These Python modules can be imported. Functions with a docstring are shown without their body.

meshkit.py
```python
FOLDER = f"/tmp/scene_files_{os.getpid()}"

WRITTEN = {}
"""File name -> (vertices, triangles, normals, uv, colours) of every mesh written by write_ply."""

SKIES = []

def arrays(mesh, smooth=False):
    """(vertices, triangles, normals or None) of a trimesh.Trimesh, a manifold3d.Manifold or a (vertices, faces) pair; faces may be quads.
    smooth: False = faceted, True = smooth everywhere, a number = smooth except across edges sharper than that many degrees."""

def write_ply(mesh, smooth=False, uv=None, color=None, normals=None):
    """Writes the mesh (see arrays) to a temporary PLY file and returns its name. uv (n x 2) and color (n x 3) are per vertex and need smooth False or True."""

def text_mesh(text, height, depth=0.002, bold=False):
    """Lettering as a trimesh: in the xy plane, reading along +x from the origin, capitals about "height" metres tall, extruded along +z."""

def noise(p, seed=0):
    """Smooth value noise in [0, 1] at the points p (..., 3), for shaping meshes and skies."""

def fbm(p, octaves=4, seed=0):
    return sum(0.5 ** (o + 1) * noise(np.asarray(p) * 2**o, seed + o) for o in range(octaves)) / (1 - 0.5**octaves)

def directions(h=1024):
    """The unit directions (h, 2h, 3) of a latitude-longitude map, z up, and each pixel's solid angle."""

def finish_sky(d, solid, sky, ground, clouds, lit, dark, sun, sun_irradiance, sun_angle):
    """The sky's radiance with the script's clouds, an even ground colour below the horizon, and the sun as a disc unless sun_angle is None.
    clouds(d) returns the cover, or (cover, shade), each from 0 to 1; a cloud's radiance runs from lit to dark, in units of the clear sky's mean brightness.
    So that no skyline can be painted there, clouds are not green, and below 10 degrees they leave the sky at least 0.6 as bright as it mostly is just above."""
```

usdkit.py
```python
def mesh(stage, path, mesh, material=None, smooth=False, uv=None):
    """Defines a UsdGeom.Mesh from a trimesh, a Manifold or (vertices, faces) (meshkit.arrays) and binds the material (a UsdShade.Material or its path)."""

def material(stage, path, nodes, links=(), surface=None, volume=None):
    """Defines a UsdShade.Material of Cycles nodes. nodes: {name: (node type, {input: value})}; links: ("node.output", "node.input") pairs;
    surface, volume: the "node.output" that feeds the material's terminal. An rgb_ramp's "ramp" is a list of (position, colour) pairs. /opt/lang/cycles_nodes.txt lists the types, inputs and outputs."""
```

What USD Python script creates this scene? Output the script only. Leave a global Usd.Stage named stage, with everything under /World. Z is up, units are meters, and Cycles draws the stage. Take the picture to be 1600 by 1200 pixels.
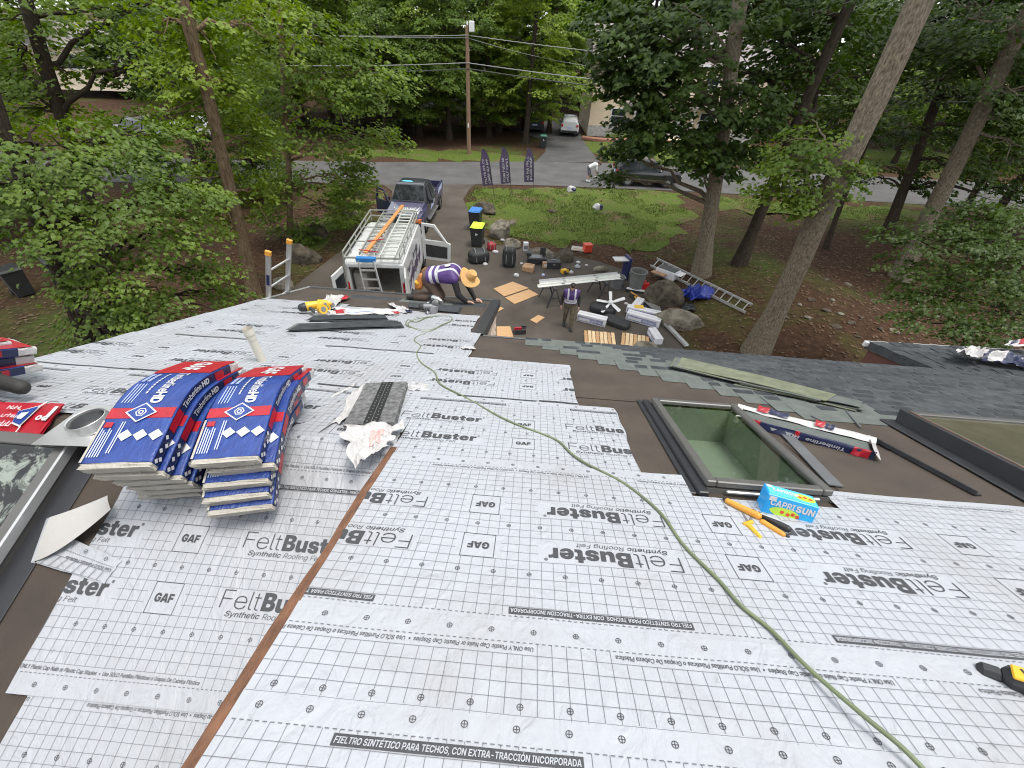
import math, random, glob
import numpy as np, trimesh, usdkit, meshkit, shapely, manifold3d
from pxr import Usd, UsdGeom, UsdLux, UsdShade, Sdf, Gf, Vt
from shapely.geometry import Polygon
from shapely import affinity

stage = Usd.Stage.CreateInMemory()
UsdGeom.SetStageUpAxis(stage, 'Z')
UsdGeom.SetStageMetersPerUnit(stage, 1.0)
UsdGeom.Xform.Define(stage, '/World')
UsdGeom.Scope.Define(stage, '/World/Looks')

# ------------------------------------------------------------------ camera, sky, sun, exposure
EYE = np.array([0.0, 0.0, 8.3])
# rows: right, down, forward
CAM = np.array([[0.9966445136094754, 0.06915362298685866, 0.04378915299390434],
                [0.07747679102584411, -0.6244604218315746, -0.7772043028819834],
                [-0.02640190039504413, 0.7779890474767132, -0.6277248541815303]])
FPX = 686.356
EXPOSURE = 1.25
SUN_DIR = np.array([0.28, -0.06, 0.95]); SUN_DIR /= np.linalg.norm(SUN_DIR)
cam = UsdGeom.Camera.Define(stage, '/World/camera')
cam.CreateHorizontalApertureAttr(36.0); cam.CreateVerticalApertureAttr(27.0)
cam.CreateFocalLengthAttr(36.0 * FPX / 1600.0)
cam.CreateClippingRangeAttr(Gf.Vec2f(0.05, 1000.0))
cam.CreateExposureAttr(EXPOSURE)
mt = np.eye(4); mt[0, :3] = CAM[0]; mt[1, :3] = -CAM[1]; mt[2, :3] = -CAM[2]; mt[3, :3] = EYE
cam.AddTransformOp().Set(Gf.Matrix4d(*mt.ravel().tolist()))

sun = UsdLux.DistantLight.Define(stage, '/World/sun')
sun.CreateIntensityAttr(0.38); sun.CreateAngleAttr(22.0); sun.CreateColorAttr(Gf.Vec3f(1.0, 0.95, 0.88))
sun.CreateNormalizeAttr(True)
_z = SUN_DIR; _x = np.cross([0, 0, 1.0], _z); _x /= np.linalg.norm(_x); _y = np.cross(_z, _x)
ms = np.eye(4); ms[0, :3] = _x; ms[1, :3] = _y; ms[2, :3] = _z
sun.AddTransformOp().Set(Gf.Matrix4d(*ms.ravel().tolist()))
sky_mat = usdkit.material(stage, '/World/Looks/sky_material', {
    'sky': ('sky_texture', {'sky_type': 'single_scattering', 'sun_disc': False, 'sun_elevation': float(math.asin(SUN_DIR[2])),
                            'sun_rotation': float(math.atan2(SUN_DIR[0], SUN_DIR[1]))}),
    'co': ('texture_coordinate', {}),
    'n': ('noise_texture', {'scale': 2.2, 'detail': 5.0, 'roughness': 0.6}),
    'r': ('map_range', {'from_min': 0.25, 'from_max': 0.6, 'to_min': 0.55, 'to_max': 0.95, 'clamp': True}),
    'm': ('mix_color', {'b': (7.0, 7.15, 7.4), 'use_clamp': False}),
    'bg': ('background_shader', {'strength': 0.11})},
    [('co.generated', 'n.vector'), ('n.fac', 'r.value'), ('r.result', 'm.fac'), ('sky.color', 'm.a'), ('m.result', 'bg.color')], surface='bg.background')
dome = UsdLux.DomeLight.Define(stage, '/World/sky')
UsdShade.MaterialBindingAPI.Apply(dome.GetPrim()).Bind(sky_mat)
dome.GetPrim().SetCustomDataByKey('kind', 'structure')

# ------------------------------------------------------------------ naming and prims
_taken = {}
def numbered(parent, name):
    k = (parent, name); n = _taken.get(k, 0); _taken[k] = n + 1
    return name if n == 0 else '%s_%03d' % (name, n)

def path_of(parent, name):
    parent = parent or '/World'
    return parent + '/' + numbered(parent, name)

def tag(p, label=None, cat=None, group=None, kind=None):
    prim = stage.GetPrimAtPath(p)
    for k, v in (('label', label), ('category', cat), ('group', group), ('kind', kind)):
        if v: prim.SetCustomDataByKey(k, v)
    return p

def thing(name, label, cat, loc=(0, 0, 0), rot=(0, 0, 0), scale=1.0, group=None):
    p = path_of(None, name)
    x = UsdGeom.Xform.Define(stage, p)
    x.AddTranslateOp().Set(Gf.Vec3d(*map(float, loc)))
    x.AddRotateXYZOp().Set(Gf.Vec3f(*map(float, rot)))
    s = (scale,) * 3 if np.ndim(scale) == 0 else scale
    x.AddScaleOp().Set(Gf.Vec3f(*map(float, s)))
    return tag(p, label, cat, group)

def copy_of(src, label, loc, rot=(0, 0, 0), scale=1.0, group=None, cat=None, name=None):
    name = name or src.split('/')[-1].rstrip('0123456789').rstrip('_')
    cd = dict(stage.GetPrimAtPath(src).GetCustomData())
    p = path_of(None, name)
    x = UsdGeom.Xform.Define(stage, p)
    x.GetPrim().GetReferences().AddInternalReference(src)
    x.GetPrim().SetInstanceable(True)
    s = (scale,) * 3 if np.ndim(scale) == 0 else scale
    x.GetPrim().GetAttribute('xformOp:translate').Set(Gf.Vec3d(*map(float, loc)))
    x.GetPrim().GetAttribute('xformOp:rotateXYZ').Set(Gf.Vec3f(*map(float, rot)))
    x.GetPrim().GetAttribute('xformOp:scale').Set(Gf.Vec3f(*map(float, s)))
    return tag(p, label, cat or cd.get('category'), group or cd.get('group'))

def obj(parent, name, mesh, material, smooth=False, label=None, kind=None, cat=None, group=None):
    p = path_of(parent, name)
    if isinstance(mesh, MB): mesh = mesh.mesh()
    usdkit.mesh(stage, p, mesh, '/World/Looks/' + material, smooth=smooth)
    if label or kind or cat or group: tag(p, label, cat, group, kind)
    return p

# ------------------------------------------------------------------ materials
def mat(name, col, rough=0.6, var=0.12, scale=6.0, bump=0.0, bscale=80.0, metallic=0.0, spec=0.5, coords='position', detail=4.0,
        col2=None, tint=0.0, coat=0.0, stretch=None, bdist=0.02, randvar=0.0):
    c = np.array(col, float)
    lo, hi = (c * (1 - var), c * (1 + var)) if col2 is None else (c, np.array(col2, float))
    N = {'n': ('noise_texture', {'scale': scale, 'detail': detail, 'roughness': 0.6}),
         'r': ('rgb_ramp', {'ramp': [(0.3, tuple(lo)), (0.7, tuple(hi))]}),
         'p': ('principled_bsdf', {'roughness': rough, 'metallic': metallic, 'specular_ior_level': spec, 'coat_weight': coat})}
    L = [('n.fac', 'r.fac')]
    if coords == 'object':
        N['co'] = ('texture_coordinate', {}); src = 'co.object'
    else:
        N['co'] = ('geometry', {}); src = 'co.position'
    if stretch is not None:
        N['mp'] = ('mapping', {'scale': stretch}); L.append((src, 'mp.vector')); src = 'mp.vector'
    L.append((src, 'n.vector'))
    out = 'r.color'
    if randvar:
        N['oi'] = ('geometry', {}); N['mr'] = ('map_range', {'to_min': 1 - randvar, 'to_max': 1 + randvar})
        N['hs'] = ('hsv', {})
        L += [('oi.random_per_island', 'mr.value'), ('mr.result', 'hs.value'), (out, 'hs.color')]; out = 'hs.color'
    L.append((out, 'p.base_color'))
    if bump:
        N['bn'] = ('noise_texture', {'scale': bscale, 'detail': 5.0, 'roughness': 0.65}); N['b'] = ('bump', {'strength': bump, 'distance': bdist})
        L += [(src, 'bn.vector'), ('bn.fac', 'b.height'), ('b.normal', 'p.normal')]
    usdkit.material(stage, '/World/Looks/' + name, N, L, surface='p.BSDF')
    return name

# ------------------------------------------------------------------ mesh collecting
def rotm(rx=0, ry=0, rz=0):
    rx, ry, rz = map(math.radians, (rx, ry, rz))
    cx, sx, cy, sy, cz, sz = math.cos(rx), math.sin(rx), math.cos(ry), math.sin(ry), math.cos(rz), math.sin(rz)
    return (np.array([[cz, -sz, 0], [sz, cz, 0], [0, 0, 1]]) @ np.array([[cy, 0, sy], [0, 1, 0], [-sy, 0, cy]]) @ np.array([[1, 0, 0], [0, cx, -sx], [0, sx, cx]]))

class MB:
    def __init__(s): s.v = []; s.f = []; s.n = 0
    def add(s, v, f):
        v = np.asarray(v, float); f = np.asarray(f, int)
        if len(f) and f.shape[1] == 4: f = np.vstack([f[:, [0, 1, 2]], f[:, [0, 2, 3]]])
        s.v.append(v); s.f.append(f + s.n); s.n += len(v); return s
    def tm(s, m, R=None, t=None):
        if hasattr(m, 'to_mesh'):
            q = m.to_mesh(); v, f = q.vert_properties[:, :3], q.tri_verts
        else: v, f = np.array(m.vertices), np.array(m.faces)
        if R is not None: v = v @ np.asarray(R).T
        if t is not None: v = v + np.asarray(t)
        return s.add(v, f)
    def box(s, c, size, R=None, bev=0.0):
        hx, hy, hz = np.asarray(size, float) / 2
        if bev:
            b = min(bev, hx * .9, hy * .9, hz * .9)
            P = []
            for sx in (-1, 1):
                for sy in (-1, 1):
                    for sz in (-1, 1):
                        P += [[sx * (hx - b), sy * (hy - b), sz * hz], [sx * (hx - b), sy * hy, sz * (hz - b)], [sx * hx, sy * (hy - b), sz * (hz - b)]]
            m = manifold3d.Manifold.hull_points(np.array(P)); q = m.to_mesh(); v, f = q.vert_properties[:, :3], q.tri_verts
        else:
            v = np.array([[x, y, z] for x in (-hx, hx) for y in (-hy, hy) for z in (-hz, hz)])
            f = np.array([[0, 1, 3, 2], [4, 6, 7, 5], [0, 4, 5, 1], [2, 3, 7, 6], [0, 2, 6, 4], [1, 5, 7, 3]])
        if R is not None: v = v @ np.asarray(R).T
        return s.add(v + np.asarray(c, float), f)
    def tube(s, pts, rad, sides=8, cap=True):
        p = np.asarray(pts, float); rad = np.broadcast_to(np.asarray(rad, float), (len(p),))
        t = np.gradient(p, axis=0); t /= np.linalg.norm(t, axis=1, keepdims=True) + 1e-12
        a0 = np.array([0, 0, 1.0]) if abs(t[0][2]) < 0.9 else np.array([1.0, 0, 0])
        A = []
        for i in range(len(p)):
            a0 = a0 - t[i] * (a0 @ t[i]); a0 = a0 / (np.linalg.norm(a0) + 1e-12); A.append(a0)
        A = np.array(A); B = np.cross(t, A); ang = np.arange(sides) * 2 * np.pi / sides
        v = p[:, None] + rad[:, None, None] * (np.cos(ang)[None, :, None] * A[:, None] + np.sin(ang)[None, :, None] * B[:, None])
        i, j = np.meshgrid(np.arange(len(p) - 1), np.arange(sides), indexing='ij')
        q = np.stack([i * sides + j, i * sides + (j + 1) % sides, (i + 1) * sides + (j + 1) % sides, (i + 1) * sides + j], -1).reshape(-1, 4)
        v = v.reshape(-1, 3); f = np.vstack([q[:, [0, 1, 2]], q[:, [0, 2, 3]]])
        if cap:
            k = np.arange(1, sides - 1); e = (len(p) - 1) * sides
            f = np.vstack([f, np.stack([0 * k, k + 1, k], 1), np.stack([0 * k + e, e + k, e + k + 1], 1)])
        return s.add(v, f)
    def bar(s, a, b, w, h, up=(0, 0, 1)):
        a = np.asarray(a, float); b = np.asarray(b, float); d = b - a; L = np.linalg.norm(d); d /= L
        up = np.asarray(up, float); x = np.cross(up, d)
        if np.linalg.norm(x) < 1e-6: x = np.cross([0, 1.0, 0], d)
        x /= np.linalg.norm(x); z = np.cross(d, x)
        return s.box((a + b) / 2, (w, L, h), np.stack([x, d, z], 1))
    def lathe(s, prof, c=(0, 0, 0), sides=20, R=None):
        pr = np.asarray(prof, float); ang = np.arange(sides) * 2 * np.pi / sides
        v = np.stack([pr[:, None, 0] * np.cos(ang), pr[:, None, 0] * np.sin(ang), np.repeat(pr[:, 1:2], sides, 1)], -1)
        i, j = np.meshgrid(np.arange(len(pr) - 1), np.arange(sides), indexing='ij')
        q = np.stack([i * sides + j, i * sides + (j + 1) % sides, (i + 1) * sides + (j + 1) % sides, (i + 1) * sides + j], -1).reshape(-1, 4)
        v = v.reshape(-1, 3)
        if R is not None: v = v @ np.asarray(R).T
        return s.add(v + np.asarray(c, float), q)
    def prism(s, poly, z0, z1, R=None, t=(0, 0, 0)):
        m = trimesh.creation.extrude_polygon(poly if isinstance(poly, Polygon) else Polygon(poly), z1 - z0, engine='earcut')
        v = np.array(m.vertices) + [0, 0, z0]
        if R is not None: v = v @ np.asarray(R).T
        return s.add(v + np.asarray(t, float), m.faces)
    def grid(s, P):
        n, m = P.shape[:2]; i, j = np.meshgrid(np.arange(n - 1), np.arange(m - 1), indexing='ij'); a = i * m + j
        q = np.stack([a, a + m, a + m + 1, a + 1], -1).reshape(-1, 4)
        return s.add(P.reshape(-1, 3), q)
    def xf(s, R=None, t=None):
        for k in range(len(s.v)):
            if R is not None: s.v[k] = s.v[k] @ np.asarray(R).T
            if t is not None: s.v[k] = s.v[k] + np.asarray(t)
        return s
    def mesh(s):
        return (np.vstack(s.v), np.vstack(s.f))

def hull(points):
    return manifold3d.Manifold.hull_points(np.asarray(points, float))
def ball(c, r, n=14):
    return manifold3d.Manifold.sphere(float(r), n).translate([float(x) for x in c])
def bone(a, ra, b, rb, n=14):
    return manifold3d.Manifold.batch_hull([ball(a, ra, n), ball(b, rb, n)])
def union(ms):
    return manifold3d.Manifold.batch_boolean(ms, manifold3d.OpType.Add)
def smooth_man(m, edge=0.03, it=8):
    m = m.refine_to_length(edge); q = m.to_mesh()
    t = trimesh.Trimesh(q.vert_properties[:, :3], q.tri_verts, process=True)
    trimesh.smoothing.filter_taubin(t, iterations=it)
    return t
def rock(size, seed, n=3):
    t = trimesh.creation.icosphere(n); v = np.array(t.vertices)
    rng = np.random.default_rng(seed)
    for k in range(9):                                       # chop flat facets
        d = rng.normal(size=3); d /= np.linalg.norm(d); c = rng.uniform(0.62, 0.9)
        e = v @ d; v = v - np.outer(np.maximum(e - c, 0) * 0.85, d)
    v = v * (1 + 0.42 * (meshkit.fbm(v * 1.7 + seed, 5, seed)[:, None] - 0.5))
    return trimesh.Trimesh(v * np.asarray(size) / 2, t.faces, process=False)

# ------------------------------------------------------------------ where a direction from the viewpoint meets the ground or a roof plane
def ray(px, py):
    return np.array([(px - 800) / FPX, (py - 600) / FPX, 1.0]) @ CAM
TH = 0.33185; SN, CS = math.sin(TH), math.cos(TH); HR, HL = 1.3916, 2.6326
V_RIDGE, VL_RIDGE = 2.4950, 1.1069
def R(px, py, h=0.0):
    r = ray(px, py); t = (-HR + h) / (r[1] * SN + r[2] * CS); return EYE + r * t
def Lr(px, py, h=0.0):
    r = ray(px, py); t = (-HL + h) / (-r[1] * SN + r[2] * CS); return EYE + r * t
def at(px, py, z=0.0):
    r = ray(px, py); return EYE + r * ((z - EYE[2]) / r[2])
def W(px, py, y):
    r = ray(px, py); return EYE + r * (y / r[1])
def zR(y, h=0.0): return EYE[2] - HR / CS - math.tan(TH) * y + h / CS
def zL(y, h=0.0): return EYE[2] - HL / CS + math.tan(TH) * y + h / CS
def vR_of(y): return (y + HR * SN) / CS
NR = np.array([0, SN, CS]); NL = np.array([0, -SN, CS])
DR = np.array([0, CS, -SN]); DL = np.array([0, CS, SN])
def wr(x, y):
    p = np.stack([np.asarray(x, float) * 2.1, np.asarray(y, float) * 2.6, 0 * np.asarray(x, float)], -1)
    q = np.stack([np.asarray(x, float) * 6.0 + 1.5 * np.asarray(y, float), np.asarray(y, float) * 5.0, 0 * np.asarray(x, float) + 7], -1)
    return 0.010 * meshkit.noise(p, 3) + 0.0075 * meshkit.noise(q, 5)
def PR(x, v, h):
    """points on the front roof plane: x along the eave, v down the slope, h off the surface"""
    x, v, h = np.broadcast_arrays(np.asarray(x, float), np.asarray(v, float), np.asarray(h, float))
    y = v * CS - HR * SN + h * SN
    return np.stack([x, y, EYE[2] - v * SN - HR * CS + h * CS], -1)
def PL(x, v, h):
    x, v, h = np.broadcast_arrays(np.asarray(x, float), np.asarray(v, float), np.asarray(h, float))
    y = v * CS + HL * SN - h * SN
    return np.stack([x, y, EYE[2] + v * SN - HL * CS + h * CS], -1)
def mound(x, y):
    x = np.asarray(x, float); y = np.asarray(y, float)
    m = 0.95 * np.exp(-((x - 10.5) ** 2 / 16 + (y - 15.5) ** 2 / 45))
    # left bank falls off gently beside the house
    m = m + 0.10 * np.exp(-((x + 13) ** 2 / 20 + (y - 14) ** 2 / 60))
    far = np.clip((y - 60) / 60, 0, 1) * 6.0
    return m + far
def G(px, py):
    z = 0.0
    for _ in range(8):
        P = at(px, py, z); z = 0.5 * z + 0.5 * float(mound(P[0], P[1]))
    return at(px, py, z)

def patch_quad(c00, c10, c11, c01, n=14, amp=.02, seed=0, ragged=.15, up=(0, 0, 1), freq=4.5):
    """a crumpled sheet between four corners"""
    u, v = np.meshgrid(np.linspace(0, 1, n), np.linspace(0, 1, n), indexing='ij')
    c = [np.asarray(q, float) for q in (c00, c10, c11, c01)]
    rng = np.random.default_rng(seed)
    du = ragged * (meshkit.noise(np.stack([v * 5, u * 0 + seed, v * 0], -1), seed) - .5); dv = ragged * (meshkit.noise(np.stack([u * 5, v * 0 + seed, v * 0 + 9], -1), seed + 1) - .5)
    uu = u + du * (np.abs(u - .5) * 2) ** 3; vv = v + dv * (np.abs(v - .5) * 2) ** 3
    P = (c[0] * (1 - uu)[..., None] + c[1] * uu[..., None]) * (1 - vv)[..., None] + (c[3] * (1 - uu)[..., None] + c[2] * uu[..., None]) * vv[..., None]
    h = np.abs(meshkit.fbm(np.stack([u * freq + seed, v * freq, u * 0 + seed], -1), 4, seed) - .5) * 2
    return P + np.asarray(up, float) * (amp * (0.35 + 1.3 * h))[..., None]


# ------------------------------------------------------------------ lettering
_FONT = glob.glob('/opt/blender-*/*/datafiles/fonts/Inter.woff2')[0]
_glyph = {}
def lettering(text, weight=400, italic=0.0, tol=0.55, px=72):
    """flat triangles of a line of text: capitals 1 high, from the origin"""
    key = (text, weight, italic, tol)
    if key in _glyph: return _glyph[key]
    from PIL import Image, ImageDraw, ImageFont
    font = ImageFont.truetype(_FONT, px)
    try: font.set_variation_by_axes([14 if px < 40 else 28, weight])
    except Exception: pass
    x0, y0, x1, y1 = font.getbbox(text, anchor='ls')
    im = Image.new('L', (int(x1 - x0 + 8), int(y1 - y0 + 8)))
    ImageDraw.Draw(im).text((4 - x0, 4 - y0), text, 255, font, anchor='ls')
    on = np.pad(np.asarray(im) > 110, ((0, 0), (1, 1))).astype(np.int8)
    rows, st = np.nonzero(np.diff(on, axis=1) == 1); en = np.nonzero(np.diff(on, axis=1) == -1)[1]
    shape = shapely.union_all(shapely.box(st, -rows - 1, en, -rows)).buffer(0.5).buffer(-0.5).simplify(tol)
    cap = -font.getbbox('H', anchor='ls')[1]
    shape = affinity.affine_transform(shape, [1 / cap, italic / cap, 0, 1 / cap, (-4 + x0 * 0) / cap, (4 - y0) / cap])
    V, Fc, n = [], [], 0
    for g in getattr(shape, 'geoms', [shape]):
        if g.is_empty or g.area < 1e-5: continue
        v, f = trimesh.creation.triangulate_polygon(g, engine='earcut')
        V.append(v); Fc.append(f + n); n += len(v)
    V = np.vstack(V); Fc = np.vstack(Fc)
    V[:, 0] -= V[:, 0].min()
    _glyph[key] = (V, Fc); return V, Fc
def text_at(mb, text, o, ux, uy, height, width=None, weight=400, italic=0.0, off=0.0, px=72, center=False):
    """lettering laid on a plane: o origin, ux reading direction, uy up direction (unit vectors)"""
    V, Fc = lettering(text, weight, italic, px=px)
    sx = height if width is None else width / max(V[:, 0].max(), 1e-6)
    o = np.asarray(o, float); ux = np.asarray(ux, float); uy = np.asarray(uy, float); n = np.cross(ux, uy)
    x = V[:, :1] * sx; y = V[:, 1:] * height
    if center: x = x - (V[:, 0].max() * sx) / 2; y = y - height / 2
    mb.add(o + x * ux + y * uy + n * off, Fc)
def poly_at(mb, pts, o, ux, uy, off=0.0):
    v, f = trimesh.creation.triangulate_polygon(Polygon(pts), engine='earcut')
    o = np.asarray(o, float); ux = np.asarray(ux, float); uy = np.asarray(uy, float); n = np.cross(ux, uy)
    mb.add(o + v[:, :1] * ux + v[:, 1:] * uy + n * off, f)
def scribble(mb, o, ux, uy, h, L, seed, off=0.0):
    """a line of print too small to read in the photograph: strokes grouped like words, no real letters"""
    r = np.random.default_rng(seed); o = np.asarray(o, float); ux = np.asarray(ux, float); uy = np.asarray(uy, float); n = np.cross(ux, uy) * off; x = 0.0
    def q(x0, x1, y0, y1): mb.add(np.array([o + ux * a + uy * b + n for a, b in ((x0, y0), (x1, y0), (x1, y1), (x0, y1))]), [[0, 1, 2, 3]])
    while x < L:
        for k in range(r.integers(3, 7)):
            w = h * r.uniform(.45, .75)
            if x + w > L: return
            q(x, x + h * .18, 0, h * r.choice([.72, 1.0])); q(x + h * .18, x + w, h * .0, h * .17) if r.random() < .5 else q(x + h * .18, x + w, h * .55, h * .72)
            if r.random() < .6: q(x + w - h * .16, x + w, h * .172, h * .70)
            x += w + h * .16
        x += h * .45
# ------------------------------------------------------------------ materials
usdkit.material(stage, '/World/Looks/felt', {
    'co': ('geometry', {}), 'n1': ('noise_texture', {'scale': 1.1, 'detail': 7.0, 'roughness': 0.68}), 'r1': ('rgb_ramp', {'ramp': [(0.30, (0.300, 0.305, 0.312)), (0.48, (0.345, 0.360, 0.384)), (0.72, (0.362, 0.380, 0.408))]}),
    'n3': ('noise_texture', {'scale': 26.0, 'detail': 4.0, 'roughness': 0.7}), 'r3': ('rgb_ramp', {'ramp': [(0.24, (0.72, 0.70, 0.68)), (0.36, (1, 1, 1))]}), 'mx': ('mix_color', {'blend_type': 'multiply', 'fac': 1.0}),
    'mp': ('mapping', {'scale': (1.0, 0.45, 1.0), 'rotation': (0, 0, 0.4)}), 'n2': ('noise_texture', {'scale': 9.0, 'detail': 3.0, 'roughness': 0.5, 'distortion': 1.6}), 'n4': ('noise_texture', {'scale': 60.0, 'detail': 3.0}),
    'b2': ('bump', {'strength': 0.55, 'distance': 0.030}), 'b4': ('bump', {'strength': 0.25, 'distance': 0.006}), 'p': ('principled_bsdf', {'roughness': 0.48, 'specular_ior_level': 0.42})},
    [('co.position', 'n1.vector'), ('co.position', 'mp.vector'), ('mp.vector', 'n2.vector'), ('co.position', 'n3.vector'), ('co.position', 'n4.vector'), ('n1.fac', 'r1.fac'), ('n3.fac', 'r3.fac'), ('r1.color', 'mx.a'), ('r3.color', 'mx.b'), ('mx.result', 'p.base_color'),
     ('n2.fac', 'b2.height'), ('n4.fac', 'b4.height'), ('b2.normal', 'b4.normal'), ('b4.normal', 'p.normal')], surface='p.BSDF')
mat('felt_back', (0.40, 0.39, 0.37), rough=0.5, var=0.04, scale=3.0, bump=0.2, bscale=14.0)
mat('felt_ink', (0.042, 0.044, 0.048), rough=0.6, var=0.15, scale=30.0)
mat('felt_line', (0.100, 0.104, 0.113), rough=0.6, var=0.2, scale=12.0)
mat('membrane', (0.036, 0.027, 0.020), rough=0.75, col2=(0.064, 0.049, 0.036), detail=9, scale=2.2, bump=0.5, bscale=260.0, bdist=0.004)
mat('edge_wood', (0.135, 0.062, 0.032), rough=0.7, var=0.45, scale=9.0, bump=0.6, bscale=40.0, stretch=(4, 1, 1), bdist=0.01)
mat('black_metal', (0.022, 0.023, 0.026), rough=0.42, var=0.15, spec=0.5)
mat('dark_metal', (0.085, 0.085, 0.086), rough=0.4, var=0.15, spec=0.6, bump=0.1, bscale=30)
mat('flashing_grey', (0.10, 0.105, 0.11), rough=0.5, var=0.15)
mat('frame_bronze', (0.085, 0.083, 0.078), rough=0.38, var=0.1, spec=0.6)
mat('frame_light', (0.42, 0.43, 0.43), rough=0.3, var=0.06, metallic=0.5)
mat('siding_beige', (0.46, 0.38, 0.31), rough=0.7, var=0.06, scale=3)
mat('siding_red', (0.085, 0.035, 0.027), rough=0.8, var=0.2, scale=4)
mat('well_paint', (0.30, 0.34, 0.285), rough=0.7, var=0.06, scale=2)
mat('unlit_room_paint', (0.02, 0.024, 0.02), rough=0.9, var=0.2, scale=3)
for k, c in enumerate([(0.052, 0.058, 0.062), (0.046, 0.051, 0.055), (0.060, 0.066, 0.069), (0.049, 0.054, 0.057)]):
    mat('shingle_%d' % k, c, rough=0.9, var=0.30, scale=14.0, bump=0.8, bscale=420.0, bdist=0.004, spec=0.2)
mat('shingle_tab', (0.040, 0.045, 0.049), rough=0.9, var=0.30, scale=9.0, bump=0.8, bscale=420.0, bdist=0.004, spec=0.2)
mat('shingle_plain', (0.090, 0.103, 0.096), rough=0.9, var=0.16, scale=10.0, bump=0.6, bscale=420.0, bdist=0.004, spec=0.2, col2=(0.125, 0.137, 0.126))
mat('shingle_olive', (0.115, 0.128, 0.085), rough=0.9, scale=10.0, bump=0.7, bscale=300.0, bdist=0.006, spec=0.2, col2=(0.18, 0.195, 0.135))
mat('shingle_back', (0.055, 0.057, 0.055), rough=0.85, scale=26.0, bump=0.5, bscale=200.0, bdist=0.004, spec=0.2, col2=(0.20, 0.20, 0.20))
mat('tar', (0.012, 0.012, 0.013), rough=0.35, var=0.2)
mat('white_wrap', (0.45, 0.44, 0.43), rough=0.35, var=0.04, scale=4.0, bump=0.5, bscale=24.0, bdist=0.015)
mat('torn_white', (0.40, 0.375, 0.325), rough=0.5, var=0.07, scale=14.0, bump=0.7, bscale=34.0, bdist=0.02)
mat('wrap_blue', (0.010, 0.030, 0.160), rough=0.30, scale=16.0, bump=0.45, bscale=42.0, bdist=0.012, col2=(0.020, 0.055, 0.24), stretch=(1.6, .5, 1))
mat('wrap_navy', (0.010, 0.014, 0.050), rough=0.32, var=0.2, scale=16.0, bump=0.35, bscale=42.0, bdist=0.01)
mat('wrap_red', (0.33, 0.010, 0.020), rough=0.32, var=0.15, scale=16.0, bump=0.35, bscale=42.0, bdist=0.01)
mat('wrap_dark_red', (0.30, 0.008, 0.018), rough=0.32, var=0.15, scale=16.0)
mat('print_white', (0.52, 0.52, 0.53), rough=0.4, var=0.03)
mat('print_pale', (0.45, 0.52, 0.72), rough=0.4, var=0.1)
mat('pvc', (0.54, 0.51, 0.43), rough=0.4, var=0.06)
mat('aluminium', (0.55, 0.55, 0.54), rough=0.38, var=0.05, metallic=0.85, bump=0.08, bscale=12)
mat('hose_green', (0.135, 0.165, 0.085), rough=0.45, var=0.2, scale=8)
mat('tool_yellow', (0.62, 0.36, 0.02), rough=0.42, var=0.12)
mat('tool_orange', (0.60, 0.27, 0.035), rough=0.45, var=0.12)
mat('tool_black', (0.020, 0.021, 0.023), rough=0.5, var=0.25)
mat('tool_grey', (0.16, 0.165, 0.17), rough=0.4, var=0.2)
mat('box_blue', (0.012, 0.24, 0.62), rough=0.35, col2=(0.03, 0.38, 0.72), scale=5)
mat('box_cyan', (0.10, 0.52, 0.75), rough=0.35, var=0.1, scale=12)
mat('lime', (0.42, 0.62, 0.05), rough=0.4, var=0.15)
mat('fruit_red', (0.55, 0.06, 0.03), rough=0.4, var=0.3, scale=40)
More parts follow.
